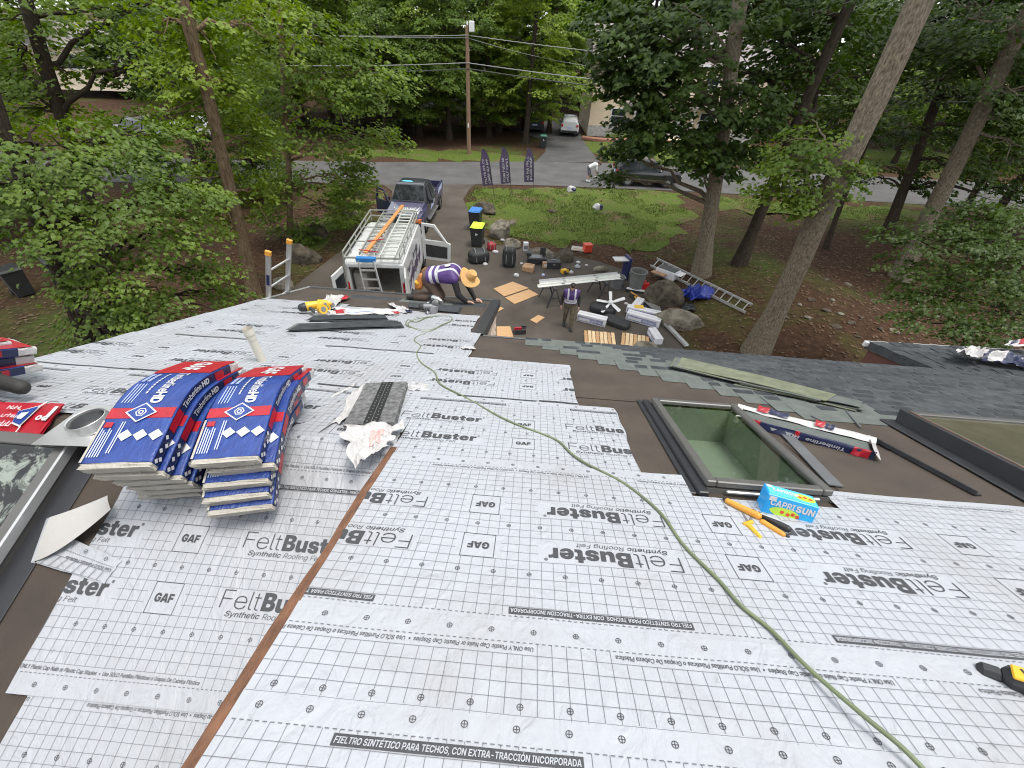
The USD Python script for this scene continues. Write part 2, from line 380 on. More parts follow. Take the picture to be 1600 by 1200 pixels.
usdkit.material(stage, '/World/Looks/pane_green', {
    'fr': ('fresnel', {'IOR': 1.5}), 'mr': ('map_range', {'from_min': 0.0, 'from_max': 1.0, 'to_min': 0.17, 'to_max': 1.0}),
    't': ('transparent_bsdf', {'color': (0.84, 0.91, 0.83)}), 'g': ('glossy_bsdf', {'roughness': 0.03, 'color': (1, 1, 1)}), 'm': ('mix_closure', {})},
    [('fr.fac', 'mr.value'), ('mr.result', 'm.fac'), ('t.BSDF', 'm.closure1'), ('g.BSDF', 'm.closure2')], surface='m.closure')
mat('pane_olive', (0.075, 0.071, 0.047), rough=0.12, var=0.25, scale=3.0, spec=0.5)
usdkit.material(stage, '/World/Looks/pane_reflection_specks', {  # pale noise specks paint tree reflections into the dark glass
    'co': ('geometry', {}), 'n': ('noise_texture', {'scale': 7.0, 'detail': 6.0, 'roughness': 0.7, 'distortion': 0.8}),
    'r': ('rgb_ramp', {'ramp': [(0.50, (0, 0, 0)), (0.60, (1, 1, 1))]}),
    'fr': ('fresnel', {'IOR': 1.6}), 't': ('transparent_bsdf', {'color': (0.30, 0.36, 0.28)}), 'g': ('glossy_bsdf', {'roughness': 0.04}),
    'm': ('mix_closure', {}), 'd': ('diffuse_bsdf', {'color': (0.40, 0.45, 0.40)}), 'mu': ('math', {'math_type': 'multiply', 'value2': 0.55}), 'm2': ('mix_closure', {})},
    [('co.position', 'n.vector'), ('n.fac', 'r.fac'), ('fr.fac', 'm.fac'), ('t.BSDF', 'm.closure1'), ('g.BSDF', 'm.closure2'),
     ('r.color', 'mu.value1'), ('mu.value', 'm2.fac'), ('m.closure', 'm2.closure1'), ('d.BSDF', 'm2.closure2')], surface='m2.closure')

# ------------------------------------------------------------------ the house under the viewer: walls, roof planes, skylights
X_RAKE, X_NOTCH, X_SPLIT = -4.34, -0.60, -0.80
Y_EAVE, Y_EAVE2, Y_RIDGE = 7.62, 4.86, 1.905
house = thing('house', 'house in the foreground whose roof is half covered with printed white felt', 'house')

def slab(poly_xy, zf, thick):
    """a roof deck: a plan polygon lifted onto the plane z = zf(y)"""
    m = trimesh.creation.extrude_polygon(Polygon(poly_xy), 1.0, engine='earcut')
    v = np.array(m.vertices); z = zf(v[:, 1]); v[:, 2] = z - thick * (1 - v[:, 2])
    return v, m.faces
mb = MB()
mb.add(*slab([(X_RAKE, Y_RIDGE + .004), (X_SPLIT + .02, Y_RIDGE + .004), (X_SPLIT + .02, Y_EAVE2 - .03), (X_NOTCH, Y_EAVE2 - .03), (X_NOTCH, Y_EAVE), (X_RAKE, Y_EAVE)], lambda y: zR(y), 0.16))
obj(house, 'front_roof_deck', mb, 'membrane')
SK_R = (1.16, 1.76, 1.72, 2.86)           # skylight openings x0, x1, y0, y1
SK_R2 = (3.30, 4.50, 1.60, 2.88)
P_right = Polygon([(X_SPLIT + .022, -2.2), (9.2, -2.2), (9.2, Y_EAVE2), (X_SPLIT + .022, Y_EAVE2)])
for a, b, c, d_ in (SK_R, SK_R2): P_right = P_right.difference(shapely.box(a, c, b, d_))
mb = MB(); mb.add(*slab(P_right, lambda y: zR(y, -0.0015), 0.15)); obj(house, 'right_roof_deck', mb, 'membrane')
SK_L = (-3.95, -2.80, 0.10, 1.70)
P_left = Polygon([(X_RAKE, -2.2), (X_SPLIT - .03, -2.2), (X_SPLIT - .03, Y_RIDGE), (X_RAKE, Y_RIDGE)]).difference(shapely.box(SK_L[0], SK_L[2], SK_L[1], SK_L[3]))
mb = MB(); mb.add(*slab(P_left, lambda y: zL(y), 0.16)); obj(house, 'rear_roof_deck', mb, 'membrane')
# the bare wooden edge where the right roof runs up past the ridge
ys = np.linspace(-2.0, 1.88, 60); n1 = meshkit.noise(np.stack([ys * 5, 0 * ys, 0 * ys], -1), 4)
xl = -0.812 - 0.012 * n1; xr = -0.773 + 0.008 * meshkit.noise(np.stack([ys * 9, 0 * ys, 0 * ys + 3], -1), 6)
top = zR(ys, 0.010 + 0.004 * n1); grid = np.stack([np.stack([xl, ys, top - .35], -1), np.stack([xl, ys, top - .003], -1), np.stack([xl + .006, ys, top], -1), np.stack([xr - .004, ys, top + .001], -1), np.stack([xr, ys, top - .02], -1)], 0)
mb = MB(); mb.grid(grid[::-1]); obj(house, 'roof_edge_board', mb, 'edge_wood', smooth=30)
# walls below the roofs
mb = MB()
def wall(x0, y0, x1, y1, zt0, zt1, th=0.12, zb=-0.2):
    a = np.array([x0, y0]); b = np.array([x1, y1]); d = (b - a) / np.linalg.norm(b - a); nrm = np.array([-d[1], d[0]]) * th / 2
    v = []
    for p, zt in ((a, zt0), (b, zt1)):
        for sgn in (-1, 1):
            for z in (zb, zt): v.append([p[0] + sgn * nrm[0], p[1] + sgn * nrm[1], z])
    mb.add(v, [[0, 1, 3, 2], [4, 6, 7, 5], [0, 4, 5, 1], [2, 3, 7, 6], [0, 2, 6, 4], [1, 5, 7, 3]])
wall(X_RAKE + .25, 7.3, X_NOTCH - .12, 7.3, zR(7.3, -.18), zR(7.3, -.18))
wall(X_NOTCH - .1, 4.6, X_NOTCH - .1, 7.36, zR(4.6, -.18), zR(7.36, -.18))
wall(X_NOTCH - .04, 4.55, 9.1, 4.55, zR(4.55, -.18), zR(4.55, -.18))
wall(X_RAKE + .25, 1.905, X_RAKE + .25, 7.3, zR(1.9, -.2), zR(7.3, -.2))
wall(X_RAKE + .25, -2.1, X_RAKE + .25, 1.905, zL(-2.1, -.2), zL(1.9, -.2))
obj(house, 'outer_wall', mb, 'siding_beige')
# clapboard lines of the notch wall that shows beside the eave
mb = MB()
for k in range(14):
    z = 2.0 + k * 0.16
    mb.box((X_NOTCH - .034, 6.0, z), (0.014, 2.7, 0.15), rotm(0, 4, 0))
obj(house, 'notch_clapboards', mb, 'siding_beige', kind='stuff')
# metal edges
mb = MB()
def edge_strip(xa, ya, xb, yb, w_in, zf, lip=0.06, h=0.012):
    """drip edge: a flat flange on the roof and a lip turned down"""
    d = np.array([xb - xa, yb - ya], float); L = np.hypot(*d); d /= L; inn = np.array([-d[1], d[0]])
    n = max(2, int(L / .3)); s = np.linspace(0, L, n); a = np.array([xa, ya]) + s[:, None] * d; b = a + inn * w_in
    rows = []
    for q, dz in ((b, h * .4), (a + inn * .004, h), (a - inn * .006, h * .6), (a - inn * .008, -lip)):
        rows.append(np.stack([q[:, 0], q[:, 1], zf(q[:, 1], 0) + dz], -1))
    mb.grid(np.stack(rows, 0))
edge_strip(X_NOTCH + .02, Y_EAVE2 + .02, X_NOTCH + .02, Y_EAVE, 0.16, zR, lip=.12, h=.02)
obj(house, 'notch_drip_edge', mb, 'black_metal', smooth=40)
mb = MB(); edge_strip(X_NOTCH + .02, Y_EAVE, X_RAKE, Y_EAVE, 0.07, zR); obj(house, 'front_drip_edge', mb, 'dark_metal', smooth=40)
mb = MB(); edge_strip(9.2, Y_EAVE2 + .015, X_NOTCH + .02, Y_EAVE2 + .015, 0.05, zR); obj(house, 'right_drip_edge', mb, 'dark_metal', smooth=40)
mb = MB(); edge_strip(X_RAKE, Y_EAVE, X_RAKE, Y_RIDGE, 0.06, zR); obj(house, 'rake_drip_edge', mb, 'frame_light', smooth=40)
# seams of the dark membrane
mb = MB()
def strip_R(x0, x1, va, vb, h):
    xs = np.linspace(x0, x1, max(2, int((x1 - x0) / .12))); P = np.stack([PR(xs, va + 0 * xs, h), PR(xs, vb + 0 * xs, h)], 0); mb.grid(P)
for v, x0, x1 in ((3.02, .5, .98), (3.02, 1.96, 3.05), (4.05, -.6, 1.2), (4.95, -.6, .15), (6.9, -4.2, -.8), (7.35, -4.25, -.8), (7.75, -4.25, -.8)):
    strip_R(x0, x1, v - .9 if v < 4 else v - .42, v, 0.003 + 0.0008 * (v % 3))
obj(house, 'membrane_strips', mb, 'membrane', kind='stuff')

# ------------------------------------------------------------------ printed felt, sheet by sheet
CELL, NAIL, PERIOD = 0.0508, 0.1524, 1.2192
class Sheet:
    """t runs across the 1.22 m roll, s along it; text reads along +s when up is +t; flip turns the roll round"""
    def __init__(s, vc, flip, phase, surf, hfun): s.vc, s.flip, s.phase, s.surf, s.hfun = vc, flip, phase, surf, hfun
    def place(s, x, t, dh=0.0):
        x = np.asarray(x, float); t = np.asarray(t, float)
        return s.surf(x, s.vc + t, s.hfun(t) + dh * 1.5)
def surf_R(x, v, h): 
    P = PR(x, v, h); P[..., 2] += wr(P[..., 0], P[..., 1]); return P
def surf_L(x, v, h):
    P = PL(x, v, h); P[..., 2] += wr(P[..., 0], P[..., 1]); return P
def surf_fold(x, v, h):
    a = PR(x, v, h); b = PL(x, VL_RIDGE + (v - V_RIDGE), h); k = np.clip((np.asarray(v) - V_RIDGE) / 0.05 * .5 + .5, 0, 1)[..., None]
    P = a * k + b * (1 - k); P[..., 2] += wr(P[..., 0], P[..., 1]) - 0.0; return P
def clip_rects(rects, x0, x1, t0, t1):
    for a, b, c, d in rects:
        q = (max(a, x0), min(b, x1), max(c, t0), min(d, t1))
        if q[1] - q[0] > 1e-5 and q[3] - q[2] > 1e-5: yield q
def felt_sheet(sh, rects, jag=0.010, ink=True, name='felt_sheet', seed=0, detail=True):
    mb = MB()
    for x0, x1, t0, t1 in rects:
        xs = np.linspace(x0, x1, max(3, int((x1 - x0) / .06))); ts = np.linspace(t0, t1, max(3, int((t1 - t0) / .05)))
        X, T = np.meshgrid(xs, ts, indexing='ij'); X = X.copy(); T = T.copy()
        j = meshkit.noise(np.stack([ts * 6, ts * 0 + seed, ts * 0], -1), 2) - .5
        if x1 < 6.5 and not any(abs(x1 - q[0]) < 1e-6 for q in rects): X[-1] += jag * 2.2 * j
        if not any(abs(x0 - q[1]) < 1e-6 for q in rects): X[0] -= jag * j * (0.4 if abs(x0 + .775) < .01 else 1.6)
        k = meshkit.noise(np.stack([xs * 4, xs * 0 + seed, xs * 0], -1), 5) - .5
        T[:, 0] += 0.004 * k; T[:, -1] += 0.004 * k
        P = sh.place(X, T)
        mb.grid(P)
    p = obj(house, name, mb, 'felt', smooth=60)
    if not ink: return p
    lines, inkm = MB(), MB()
    sgn = -1.0 if sh.flip else 1.0                           # s = sgn * (x - phase), local up = sgn * t
    def X(s): return sh.phase + sgn * np.asarray(s, float)
    def rect_ink(m, s0, s1, u0, u1, dh=0.0012, step=0.06):
        """a strip in the sheet's own (s, u) coordinates, cut to the visible rectangles"""
        xa, xb = sorted((float(X(s0)), float(X(s1)))); ta, tb = sorted((sgn * u0, sgn * u1))
        for a, b, c, d in clip_rects(rects, xa, xb, ta, tb):
            if max(b - a, d - c) < .003: continue
            nx = max(2, int((b - a) / step) + 1); nt = max(2, int((d - c) / step) + 1)
            gx, gt = np.meshgrid(np.linspace(a, b, nx), np.linspace(c, d, nt), indexing='ij')
            m.grid(sh.place(gx, gt, dh))
    xmin = min(r[0] for r in rects); xmax = max(r[1] for r in rects)
    smin, smax = sorted((sgn * (xmin - sh.phase), sgn * (xmax - sh.phase)))
    per = range(int(math.floor(smin / PERIOD)) - 1, int(math.ceil(smax / PERIOD)) + 2)
    lw = 0.0015
    blanks = []                                               # (s0, s1, u0, u1) without grid lines
    BU0, BU1 = 0.0762, 0.2286
    for n in per:
        o = n * PERIOD
        for q in (0, 1):
            u0, u1 = (BU0, BU1) if q == 0 else (-BU1, -BU0)
            blanks += [(o - CELL * .5, o + 0.61 + CELL * .6, u0, u1), (o + 0.813, o + 1.016, u0, u1)]
        blanks.append((o + 0.05, o + 0.76, 0.479, 0.515))
        blanks.append((o + 0.33, o + 1.275, -0.523, -0.477))
    cols = np.arange(math.floor(smin / CELL), math.ceil(smax / CELL) + 1) * CELL + 0.017
    def minus(a, b, cuts):
        segs = [(a, b)]
        for c0, c1 in cuts:
            nw = []
            for p0, p1 in segs:
                if c1 <= p0 or c0 >= p1: nw.append((p0, p1)); continue
                if c0 > p0: nw.append((p0, c0))
                if c1 < p1: nw.append((c1, p1))
            segs = nw
        return segs
    for c in cols:
        cut = [(b[2], b[3]) for b in blanks if b[0] < c < b[1]]
        for a, b in minus(-0.523, 0.523, cut): rect_ink(lines, c - lw / 2, c + lw / 2, a, b)
    rows = [-.477, -.428, -.379, -.330, -.279, -.2286, -.178, -.127, -.0762, -.0254]
    for r in rows + [-q for q in rows]:
        cut = [(b[0], b[1]) for b in blanks if b[2] < r < b[3]]
        for a, b in minus(smin, smax, cut): rect_ink(lines, a, b, r - lw / 2, r + lw / 2, dh=.0014)
    if detail:
        for u in (-.523, .523):
            for k in range(int(smin / .0225), int(smax / .0225) + 1): rect_ink(lines, k * .0225, k * .0225 + .0125, u - .0014, u + .0014, dh=.0016)
    else:
        for u in (-.523, .523): rect_ink(lines, smin, smax, u - .0012, u + .0012, dh=.0016)
    def visible(x, t, m=.004):
        return any(a + m < x < b - m and c + m < t < d - m for a, b, c, d in rects)
    ang = np.linspace(0, 2 * np.pi, 13)
    for u, ph in ((-.568, .03), (-.3048, .07), (0, .022), (.3048, .07), (.568, .11)):
        for k in range(int(math.floor(smin / NAIL)) - 1, int(math.ceil(smax / NAIL)) + 1):
            s0 = k * NAIL + ph; x, t = float(X(s0)), sgn * u
            if not visible(x, t, .012): continue
            r0, r1 = .0085, .0107
            gx = np.stack([x + r0 * np.cos(ang), x + r1 * np.cos(ang)], 0); gt = np.stack([t + r0 * np.sin(ang), t + r1 * np.sin(ang)], 0)
            inkm.grid(sh.place(gx, gt, .0014))
            rect_ink(inkm, s0 - .0088, s0 + .0088, u - .001, u + .001); rect_ink(inkm, s0 - .001, s0 + .001, u - .0088, u + .0088, dh=.0016)
    def write(text, s0, u0, h, width=None, weight=400, italic=0.0, dh=.0015, m=None):
        V, Fc = lettering(text, weight, italic, tol=0.55 if detail else 0.9)
        sx = h if width is None else width / V[:, 0].max()
        x = X(s0 + V[:, 0] * sx); t = sgn * (u0 + V[:, 1] * h)
        cx, ct = x[Fc].mean(1), t[Fc].mean(1)
        ok = np.array([visible(a, b, .001) for a, b in zip(cx, ct)])
        if ok.any(): (m or inkm).add(sh.place(x, t, dh), Fc[ok])
    def inside(s0, s1, u0, u1):
        xa, xb = sorted((float(X(s0)), float(X(s1)))); ta, tb = sorted((sgn * u0, sgn * u1))
        return any(True for _ in clip_rects(rects, xa, xb, ta, tb))
    white = MB()
    for n in per:
        o = n * PERIOD
        for q in (0, 1):
            b0 = BU0 if q == 0 else -BU1
            if inside(o, o + .62, b0, b0 + .15):
                write('Felt', o, b0 + .056, .088, .208, 200); write('Buster', o + .222, b0 + .056, .088, .372, 900)
                write('®', o + .598, b0 + .118, .020, None, 400)
                write('Synthetic', o + .045, b0 + .018, .026, .185, 500, .18); write('Roofing Felt', o + .245, b0 + .018, .026, .22, 300, .18)
            if inside(o + .83, o + 1.0, b0, b0 + .15):
                g0 = o + .838
                for a, b, c, d in ((g0, g0 + .152, b0, b0 + .003), (g0, g0 + .152, b0 + .149, b0 + .152), (g0, g0 + .003, b0, b0 + .152), (g0 + .149, g0 + .152, b0, b0 + .152)): rect_ink(inkm, a, b, c, d)
                write('GAF', g0 + .026, b0 + .056, .042, .10, 900)
        if detail:
            for a, b, c, d in minus_bar(o): rect_ink(inkm, a, b, c, d, dh=.0013)
            write('FIELTRO SINTÉTICO PARA TECHOS, CON EXTRA-TRACCIÓN INCORPORADA', o + .062, .4875, .0175, .686, 700, .12, dh=.0022, m=white)
            write('Use ONLY Plastic Cap Nails or Plastic Cap Staples  •  Use SÓLO Puntillas Plásticas o Grapas De Cabeza Plástica', o + .335, -.508, .017, .935, 500, .12)
    if lines.n: obj(p, 'grid_print', lines, 'felt_line')
    if inkm.n: obj(p, 'lettering', inkm, 'felt_ink')
    if white.n: obj(p, 'bar_lettering', white, 'felt')
    return p
def minus_bar(o): return [(o + .055, o + .755, .481, .513)]
hup = lambda t: 0.0030 + 0.0070 * (np.asarray(t) + .61) / 1.22        # lapped over the next sheet at +t
hdn = lambda t: 0.0100 - 0.0070 * (np.asarray(t) + .61) / 1.22        # lapped over the next sheet at -t
hfold = lambda t: 0.0030 + 0.0070 * np.abs(np.asarray(t)) / .61
S_ = Sheet
sheets = [
    (S_(-0.82, True, .30, surf_R, hup), [(-.775, 7.6, -.61, .61)]),
    (S_(0.296, False, -.51, surf_R, hup), [(-.775, 7.6, -.61, .61)]),
    (S_(0.624, True, .44, surf_R, hup), [(-.775, 7.8, .272, .61)]),
    (S_(1.784, True, .765, surf_R, hup), [(-.775, 1.005, -.61, .61), (1.005, 1.82, -.61, .395), (1.82, 7.8, -.61, .575)]),
    (S_(2.800, False, -.885, surf_R, hup), [(X_SPLIT, .765, -.47, .61)]),
    (S_(2.800, False, -.885, surf_fold, hfold), [(-2.40, X_SPLIT, -.62, -.24), (-4.33, X_SPLIT, -.24, .61)]),
    (S_(3.93, True, -.265, surf_R, hup), [(-4.33, .47, -.61, .61)]),
    (S_(5.06, True, -.62, surf_R, hup), [(-4.32, -.62, -.61, .61)]),
    (S_(6.20, False, -1.30, surf_R, hup), [(-4.32, -.765, -.61, .61)]),
    (S_(7.02, False, -1.15, surf_R, hup), [(-4.32, -2.9, -.30, -.03)]),
    (S_(0.283, False, -1.51, surf_L, hdn), [(-2.36, -.85, -.61, .61)]),
    (S_(-0.843, True, -1.90, surf_L, hdn), [(-2.25, -.85, -.61, .61)]),
]
for k, (sh, rects) in enumerate(sheets):
    felt_sheet(sh, rects, seed=k, detail=(sh.vc < 3.5))
# dark line thrown by raised lap edges, painted as ink bars on the far sheets
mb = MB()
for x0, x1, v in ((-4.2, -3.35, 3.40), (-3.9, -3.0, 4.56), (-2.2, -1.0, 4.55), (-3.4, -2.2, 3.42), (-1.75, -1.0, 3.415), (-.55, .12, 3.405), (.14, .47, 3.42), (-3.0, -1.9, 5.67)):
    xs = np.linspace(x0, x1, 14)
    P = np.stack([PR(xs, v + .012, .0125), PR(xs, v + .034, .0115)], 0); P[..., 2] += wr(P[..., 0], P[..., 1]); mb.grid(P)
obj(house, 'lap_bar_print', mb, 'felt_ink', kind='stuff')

# ------------------------------------------------------------------ shingles on the right roof, laid from the eave upward
rng = np.random.default_rng(11)
STEP_PX = [(821, 530), (847, 537), (874, 544), (901, 551), (931, 559), (961, 567), (993, 575), (1026, 583), (1065, 592), (1110, 603), (1146, 612), (1188, 622), (1225, 632)]
EXPO = 0.1480
def shingle(x0, L, v_low, seed, h0):
    """one laminated shingle: a base strip with a granulated headlap, and dragon teeth on its lower half"""
    r = np.random.default_rng(seed); base, tabs = MB(), MB(); H = .335
    def quad(m, xa, xb, va, vb, h, tk):
        # 'downhill' is +v
        P = np.array([PR(xa, vb, h - tk), PR(xb, vb, h - tk), PR(xb, vb, h), PR(xa, vb, h), PR(xa, va, h * .25), PR(xb, va, h * .25)])
        m.add(P, np.array([[0, 1, 2, 3], [3, 2, 5, 4]]))
        m.add(np.array([P[0], P[3], P[4]]), np.array([[0, 1, 2]])); m.add(np.array([P[1], P[5], P[2]]), np.array([[0, 1, 2]]))
    quad(base, x0, x0 + L - .003, v_low - H, v_low, h0, .005)
    x = x0 + r.uniform(-.08, .06)
    while x < x0 + L - .02:
        w = r.uniform(.10, .21); a, b = max(x, x0 + .002), min(x + w, x0 + L - .005)
        if b - a > .02 and r.random() < .62: quad(tabs, a, b, v_low - .150, v_low - r.choice([0, .006, .012]), h0 + .0055, .005)
        x += w + r.uniform(.0, .10)
    return base, tabs
courses = []
for i, (px, py) in enumerate(STEP_PX):
    x = R(px, py)[0]; v_low = vR_of(Y_EAVE2 + .02) - i * EXPO
    courses.append((x, v_low))
    x0 = x; k = 0
    while x0 < 8.6:
        L = 1.0 if k else 0.995
        b, t = shingle(x0, L, v_low, 1000 + i * 40 + k, .012 + .0025 * (i % 2))
        p = obj(house, 'shingle', b, 'shingle_plain' if k == 0 else 'shingle_%d' % rng.integers(4))
        if k == 0 and i > 0: pass
        if t.n: obj(p, 'tab', t, 'shingle_tab' if rng.random() < .75 else 'shingle_%d' % rng.integers(4), kind='stuff')
        x0 += L; k += 1
# starter pieces along the far eave where the roofer works
for k in range(4):
    x0 = -4.28 + k * 0.92
    mb = MB(); v1 = vR_of(Y_EAVE + .015)
    xs = np.linspace(x0, x0 + .915, 4)
    mb.grid(np.stack([PR(xs, v1 - .17, .006), PR(xs, v1 - .01, .009), PR(xs, v1, .004)], 0)); obj(house, 'starter_shingle', mb, 'shingle_tab' if k % 2 else 'shingle_1')
for (pa, w, col) in (((-2.30, 7.02), .95, 'shingle_plain'), ((-1.33, 7.03), .55, 'shingle_1'), ((-3.2, 7.04), .9, 'shingle_1')):
    b, t = shingle(pa[0], w, vR_of(pa[1]) + .0, int(abs(pa[0]) * 100), .012); p = obj(house, 'shingle', b, col)
    if t.n: obj(p, 'tab', t, 'shingle_tab', kind='stuff')

# ------------------------------------------------------------------ skylights
def skylight(box_xy, plane, frame_h, name, label, frame_w=.056, glass='pane_green', well_depth=.26, floor_dark=True, curb='frame_bronze', front=None):
    x0, x1, y0, y1 = box_xy; Pf = PR if plane == 'R' else PL
    vof = (lambda y: vR_of(y)) if plane == 'R' else (lambda y: (y - HL * SN) / CS)
    v0, v1 = vof(y0), vof(y1)
    n = NR if plane == 'R' else NL; dv = DR if plane == 'R' else DL
    Rm = np.stack([np.array([1.0, 0, 0]), dv, np.cross([1.0, 0, 0], dv)], 1)
    p = obj(house, name, MB().box(Pf((x0 + x1) / 2, v0 - .035, frame_h / 2 - .03), (x1 - x0 + .10, .03, frame_h + .02), Rm), curb, label=label)
    def member(m, xa, xb, va, vb, ha, hb, bev=.006): m.box(Pf((xa + xb) / 2, (va + vb) / 2, (ha + hb) / 2), (abs(xb - xa), abs(vb - va), abs(hb - ha)), Rm, bev=bev)
    c = MB()
    for xa, xb, va, vb in ((x0 - .05, x0 - .012, v0 - .02, v1 + .02), (x1 + .012, x1 + .05, v0 - .02, v1 + .02), (x0 - .05, x1 + .05, v1 + .021, v1 + .05)): member(c, xa, xb, va, vb, -.04, frame_h - .012)
    obj(p, 'curb', c, curb)
    f = MB(); w = frame_w
    member(f, x0 - .06, x0 + w - .06, v0 - .05, v1 + .06, frame_h - .01, frame_h + .030); member(f, x1 - w + .06, x1 + .06, v0 - .05, v1 + .06, frame_h - .01, frame_h + .030)
    member(f, x0 + w - .058, x1 - w + .058, v1 + .06 - w, v1 + .06, frame_h - .012, frame_h + .028); member(f, x0 + w - .058, x1 - w + .058, v0 - .05, v0 - .05 + w, frame_h - .012, frame_h + .028)
    obj(p, 'frame', f, 'frame_bronze', smooth=30)
    g = MB(); P = np.array([[Pf(x0 + w - .065, v0 - .05 + w, frame_h + .012), Pf(x0 + w - .065, v1 + .06 - w, frame_h + .012)], [Pf(x1 - w + .065, v0 - .05 + w, frame_h + .012), Pf(x1 - w + .065, v1 + .06 - w, frame_h + .012)]])
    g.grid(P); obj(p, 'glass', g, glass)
    # plastered shaft; dark paint stands for the unlit room below
    s = MB()
    def wallq(a, b, c_, d): s.add(np.array([a, b, c_, d]), [[0, 1, 2, 3]])
    cn = [(x0 + .009, v0 + .012), (x1 - .009, v0 + .012), (x1 - .009, v1 - .012), (x0 + .009, v1 - .012)]
    for k in range(4):
        (xa, va), (xb, vb) = cn[k], cn[(k + 1) % 4]
        ta, tb = Pf(xa, va, frame_h - .016), Pf(xb, vb, frame_h - .016); wallq(ta, tb, tb - n * (well_depth + frame_h), ta - n * (well_depth + frame_h))
    obj(p, 'shaft', s, 'well_paint')
    fl = MB(); fl.add(np.array([Pf(a, b, -.01) - n * (well_depth - .012) for a, b in cn]), [[0, 1, 2, 3]]); obj(p, 'shaft_floor', fl, 'well_paint' if floor_dark else 'unlit_room_paint')
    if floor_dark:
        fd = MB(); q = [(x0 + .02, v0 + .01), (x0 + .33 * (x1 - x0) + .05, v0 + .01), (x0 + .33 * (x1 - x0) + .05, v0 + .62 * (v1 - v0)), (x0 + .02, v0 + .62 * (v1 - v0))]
        fd.add(np.array([Pf(a, b, -.01) - n * (well_depth - .018) for a, b in q]), [[0, 1, 2, 3]]); obj(p, 'shaft_opening', fd, 'unlit_room_paint')  # dark sheet on the shaft floor, painted as the shade of the room
    ex = MB()
    return p, member, ex
p, member, ex = skylight(SK_R, 'R', .052, 'skylight', 'small skylight with grey frame and green glass between felt and dark membrane')
for k, (sx) in enumerate((-1,)):
    m = MB(); v0, v1 = vR_of(SK_R[2]), vR_of(SK_R[3])
    member(m, SK_R[0] - .115, SK_R[0] - .055, v0 - .10, v1 + .12, .004, .035); member(m, SK_R[0] - .155, SK_R[0] - .116, v0 - .08, v1 + .16, .003, .012)
    obj(p, 'side_flashing', m, 'black_metal', smooth=30)
m = MB(); member(m, SK_R[0] + .05, SK_R[1] - .02, v0 - .078, v0 - .060, .018, .038); obj(p, 'front_trim', m, 'frame_light')
m = MB(); member(m, SK_R[1] + .055, SK_R[1] + .12, v0 - .06, v1 + .02, .003, .010); obj(p, 'side_flashing', m, 'flashing_grey')
p, member, ex = skylight(SK_R2, 'R', .10, 'skylight', 'wide low skylight at the right with a tall black side curb', floor_dark=False, curb='black_metal', glass='pane_olive')
m = MB(); member(m, SK_R2[0] - .20, SK_R2[0] - .052, vR_of(SK_R2[2]) - .2, vR_of(SK_R2[3]) + .12, .004, .02); member(m, SK_R2[0] - .085, SK_R2[0] - .0605, vR_of(SK_R2[2]) - .15, vR_of(SK_R2[3]) + .10, .012, .135)
obj(p, 'side_flashing', m, 'black_metal', smooth=30)
m = MB(); member(m, SK_R2[0] - .059, SK_R2[0] - .050, vR_of(SK_R2[2]) - .05, vR_of(SK_R2[3]) + .05, .132, .140); obj(p, 'wood_strip', m, 'edge_wood')
p, member, ex = skylight(SK_L, 'L', .085, 'skylight', 'large skylight at the left edge, dark glass with painted pale reflection specks', floor_dark=False, glass='pane_reflection_specks', frame_w=.075)
m = MB(); vl0, vl1 = (SK_L[2] - HL * SN) / CS, (SK_L[3] - HL * SN) / CS
member(m, SK_L[1] + .055, SK_L[1] + .20, vl0 - .3, vl1 + .05, .003, .012); obj(p, 'side_flashing', m, 'black_metal')
m = MB(); member(m, SK_L[1] + .045, SK_L[1] + .062, vl0 - .1, vl1 + .06, .05, .119); obj(p, 'bright_trim', m, 'frame_light')

# the lower side roof at the far right
SIDE_Z = 4.6
A0 = at(1357, 533, SIDE_Z)
mb = MB(); sl = -0.02
cA = A0; cB = A0 + np.array([4.2, .13, 0]); cC = np.array([A0[0] + .98, A0[1] - 1.9, SIDE_Z + .22]); cD = cC + np.array([3.4, 0, 0])
topq = np.array([cA, cB, cD, cC]); mb.add(np.vstack([topq, topq - [0, 0, .14]]), [[0, 1, 2, 3], [7, 6, 5, 4], [0, 4, 5, 1], [1, 5, 6, 2], [2, 6, 7, 3], [3, 7, 4, 0]])
obj(house, 'side_roof_deck', mb, 'shingle_0')
mb = MB(); r2 = np.random.default_rng(5); nrm = np.cross(cB - cA, cA - cC); nrm /= np.linalg.norm(nrm); nrm *= np.sign(nrm[2])
for i in range(13):
    f0, f1 = i / 13.0, (i + 1) / 13.0
    x = 0.0
    while x < 1.0:
        w = r2.uniform(.03, .07)
        if r2.random() < .6:
            q = []
            for fx, fy in ((x, f0), (min(x + w, 1), f0), (min(x + w, 1), f1), (x, f1)): q.append((cA * (1 - fx) + cB * fx) * (1 - fy) + (cC * (1 - fx) + cD * fx) * fy + nrm * (.010 if fy == f0 else .004))
            mb.add(np.array(q), [[0, 1, 2, 3]])
        x += w + r2.uniform(0, .02)
obj(house, 'side_roof_tabs', mb, 'shingle_tab', kind='stuff')
mb = MB(); a, b = cA + [.05, -.05, -.145], cC + [.02, 0, -.145]
mb.add(np.array([a, b, b - [0, 0, 4.4], a - [0, 0, 4.2]]), [[0, 1, 2, 3]]); obj(house, 'side_wall', mb, 'siding_red')
mb = MB(); mb.box(A0 + [.0, .0, -.05], (.10, .06, .09), bev=.01); mb.bar(cA + [-.02, .01, -.06], cB + [0, .01, -.06], .03, .10); obj(house, 'side_gutter', mb, 'print_white')
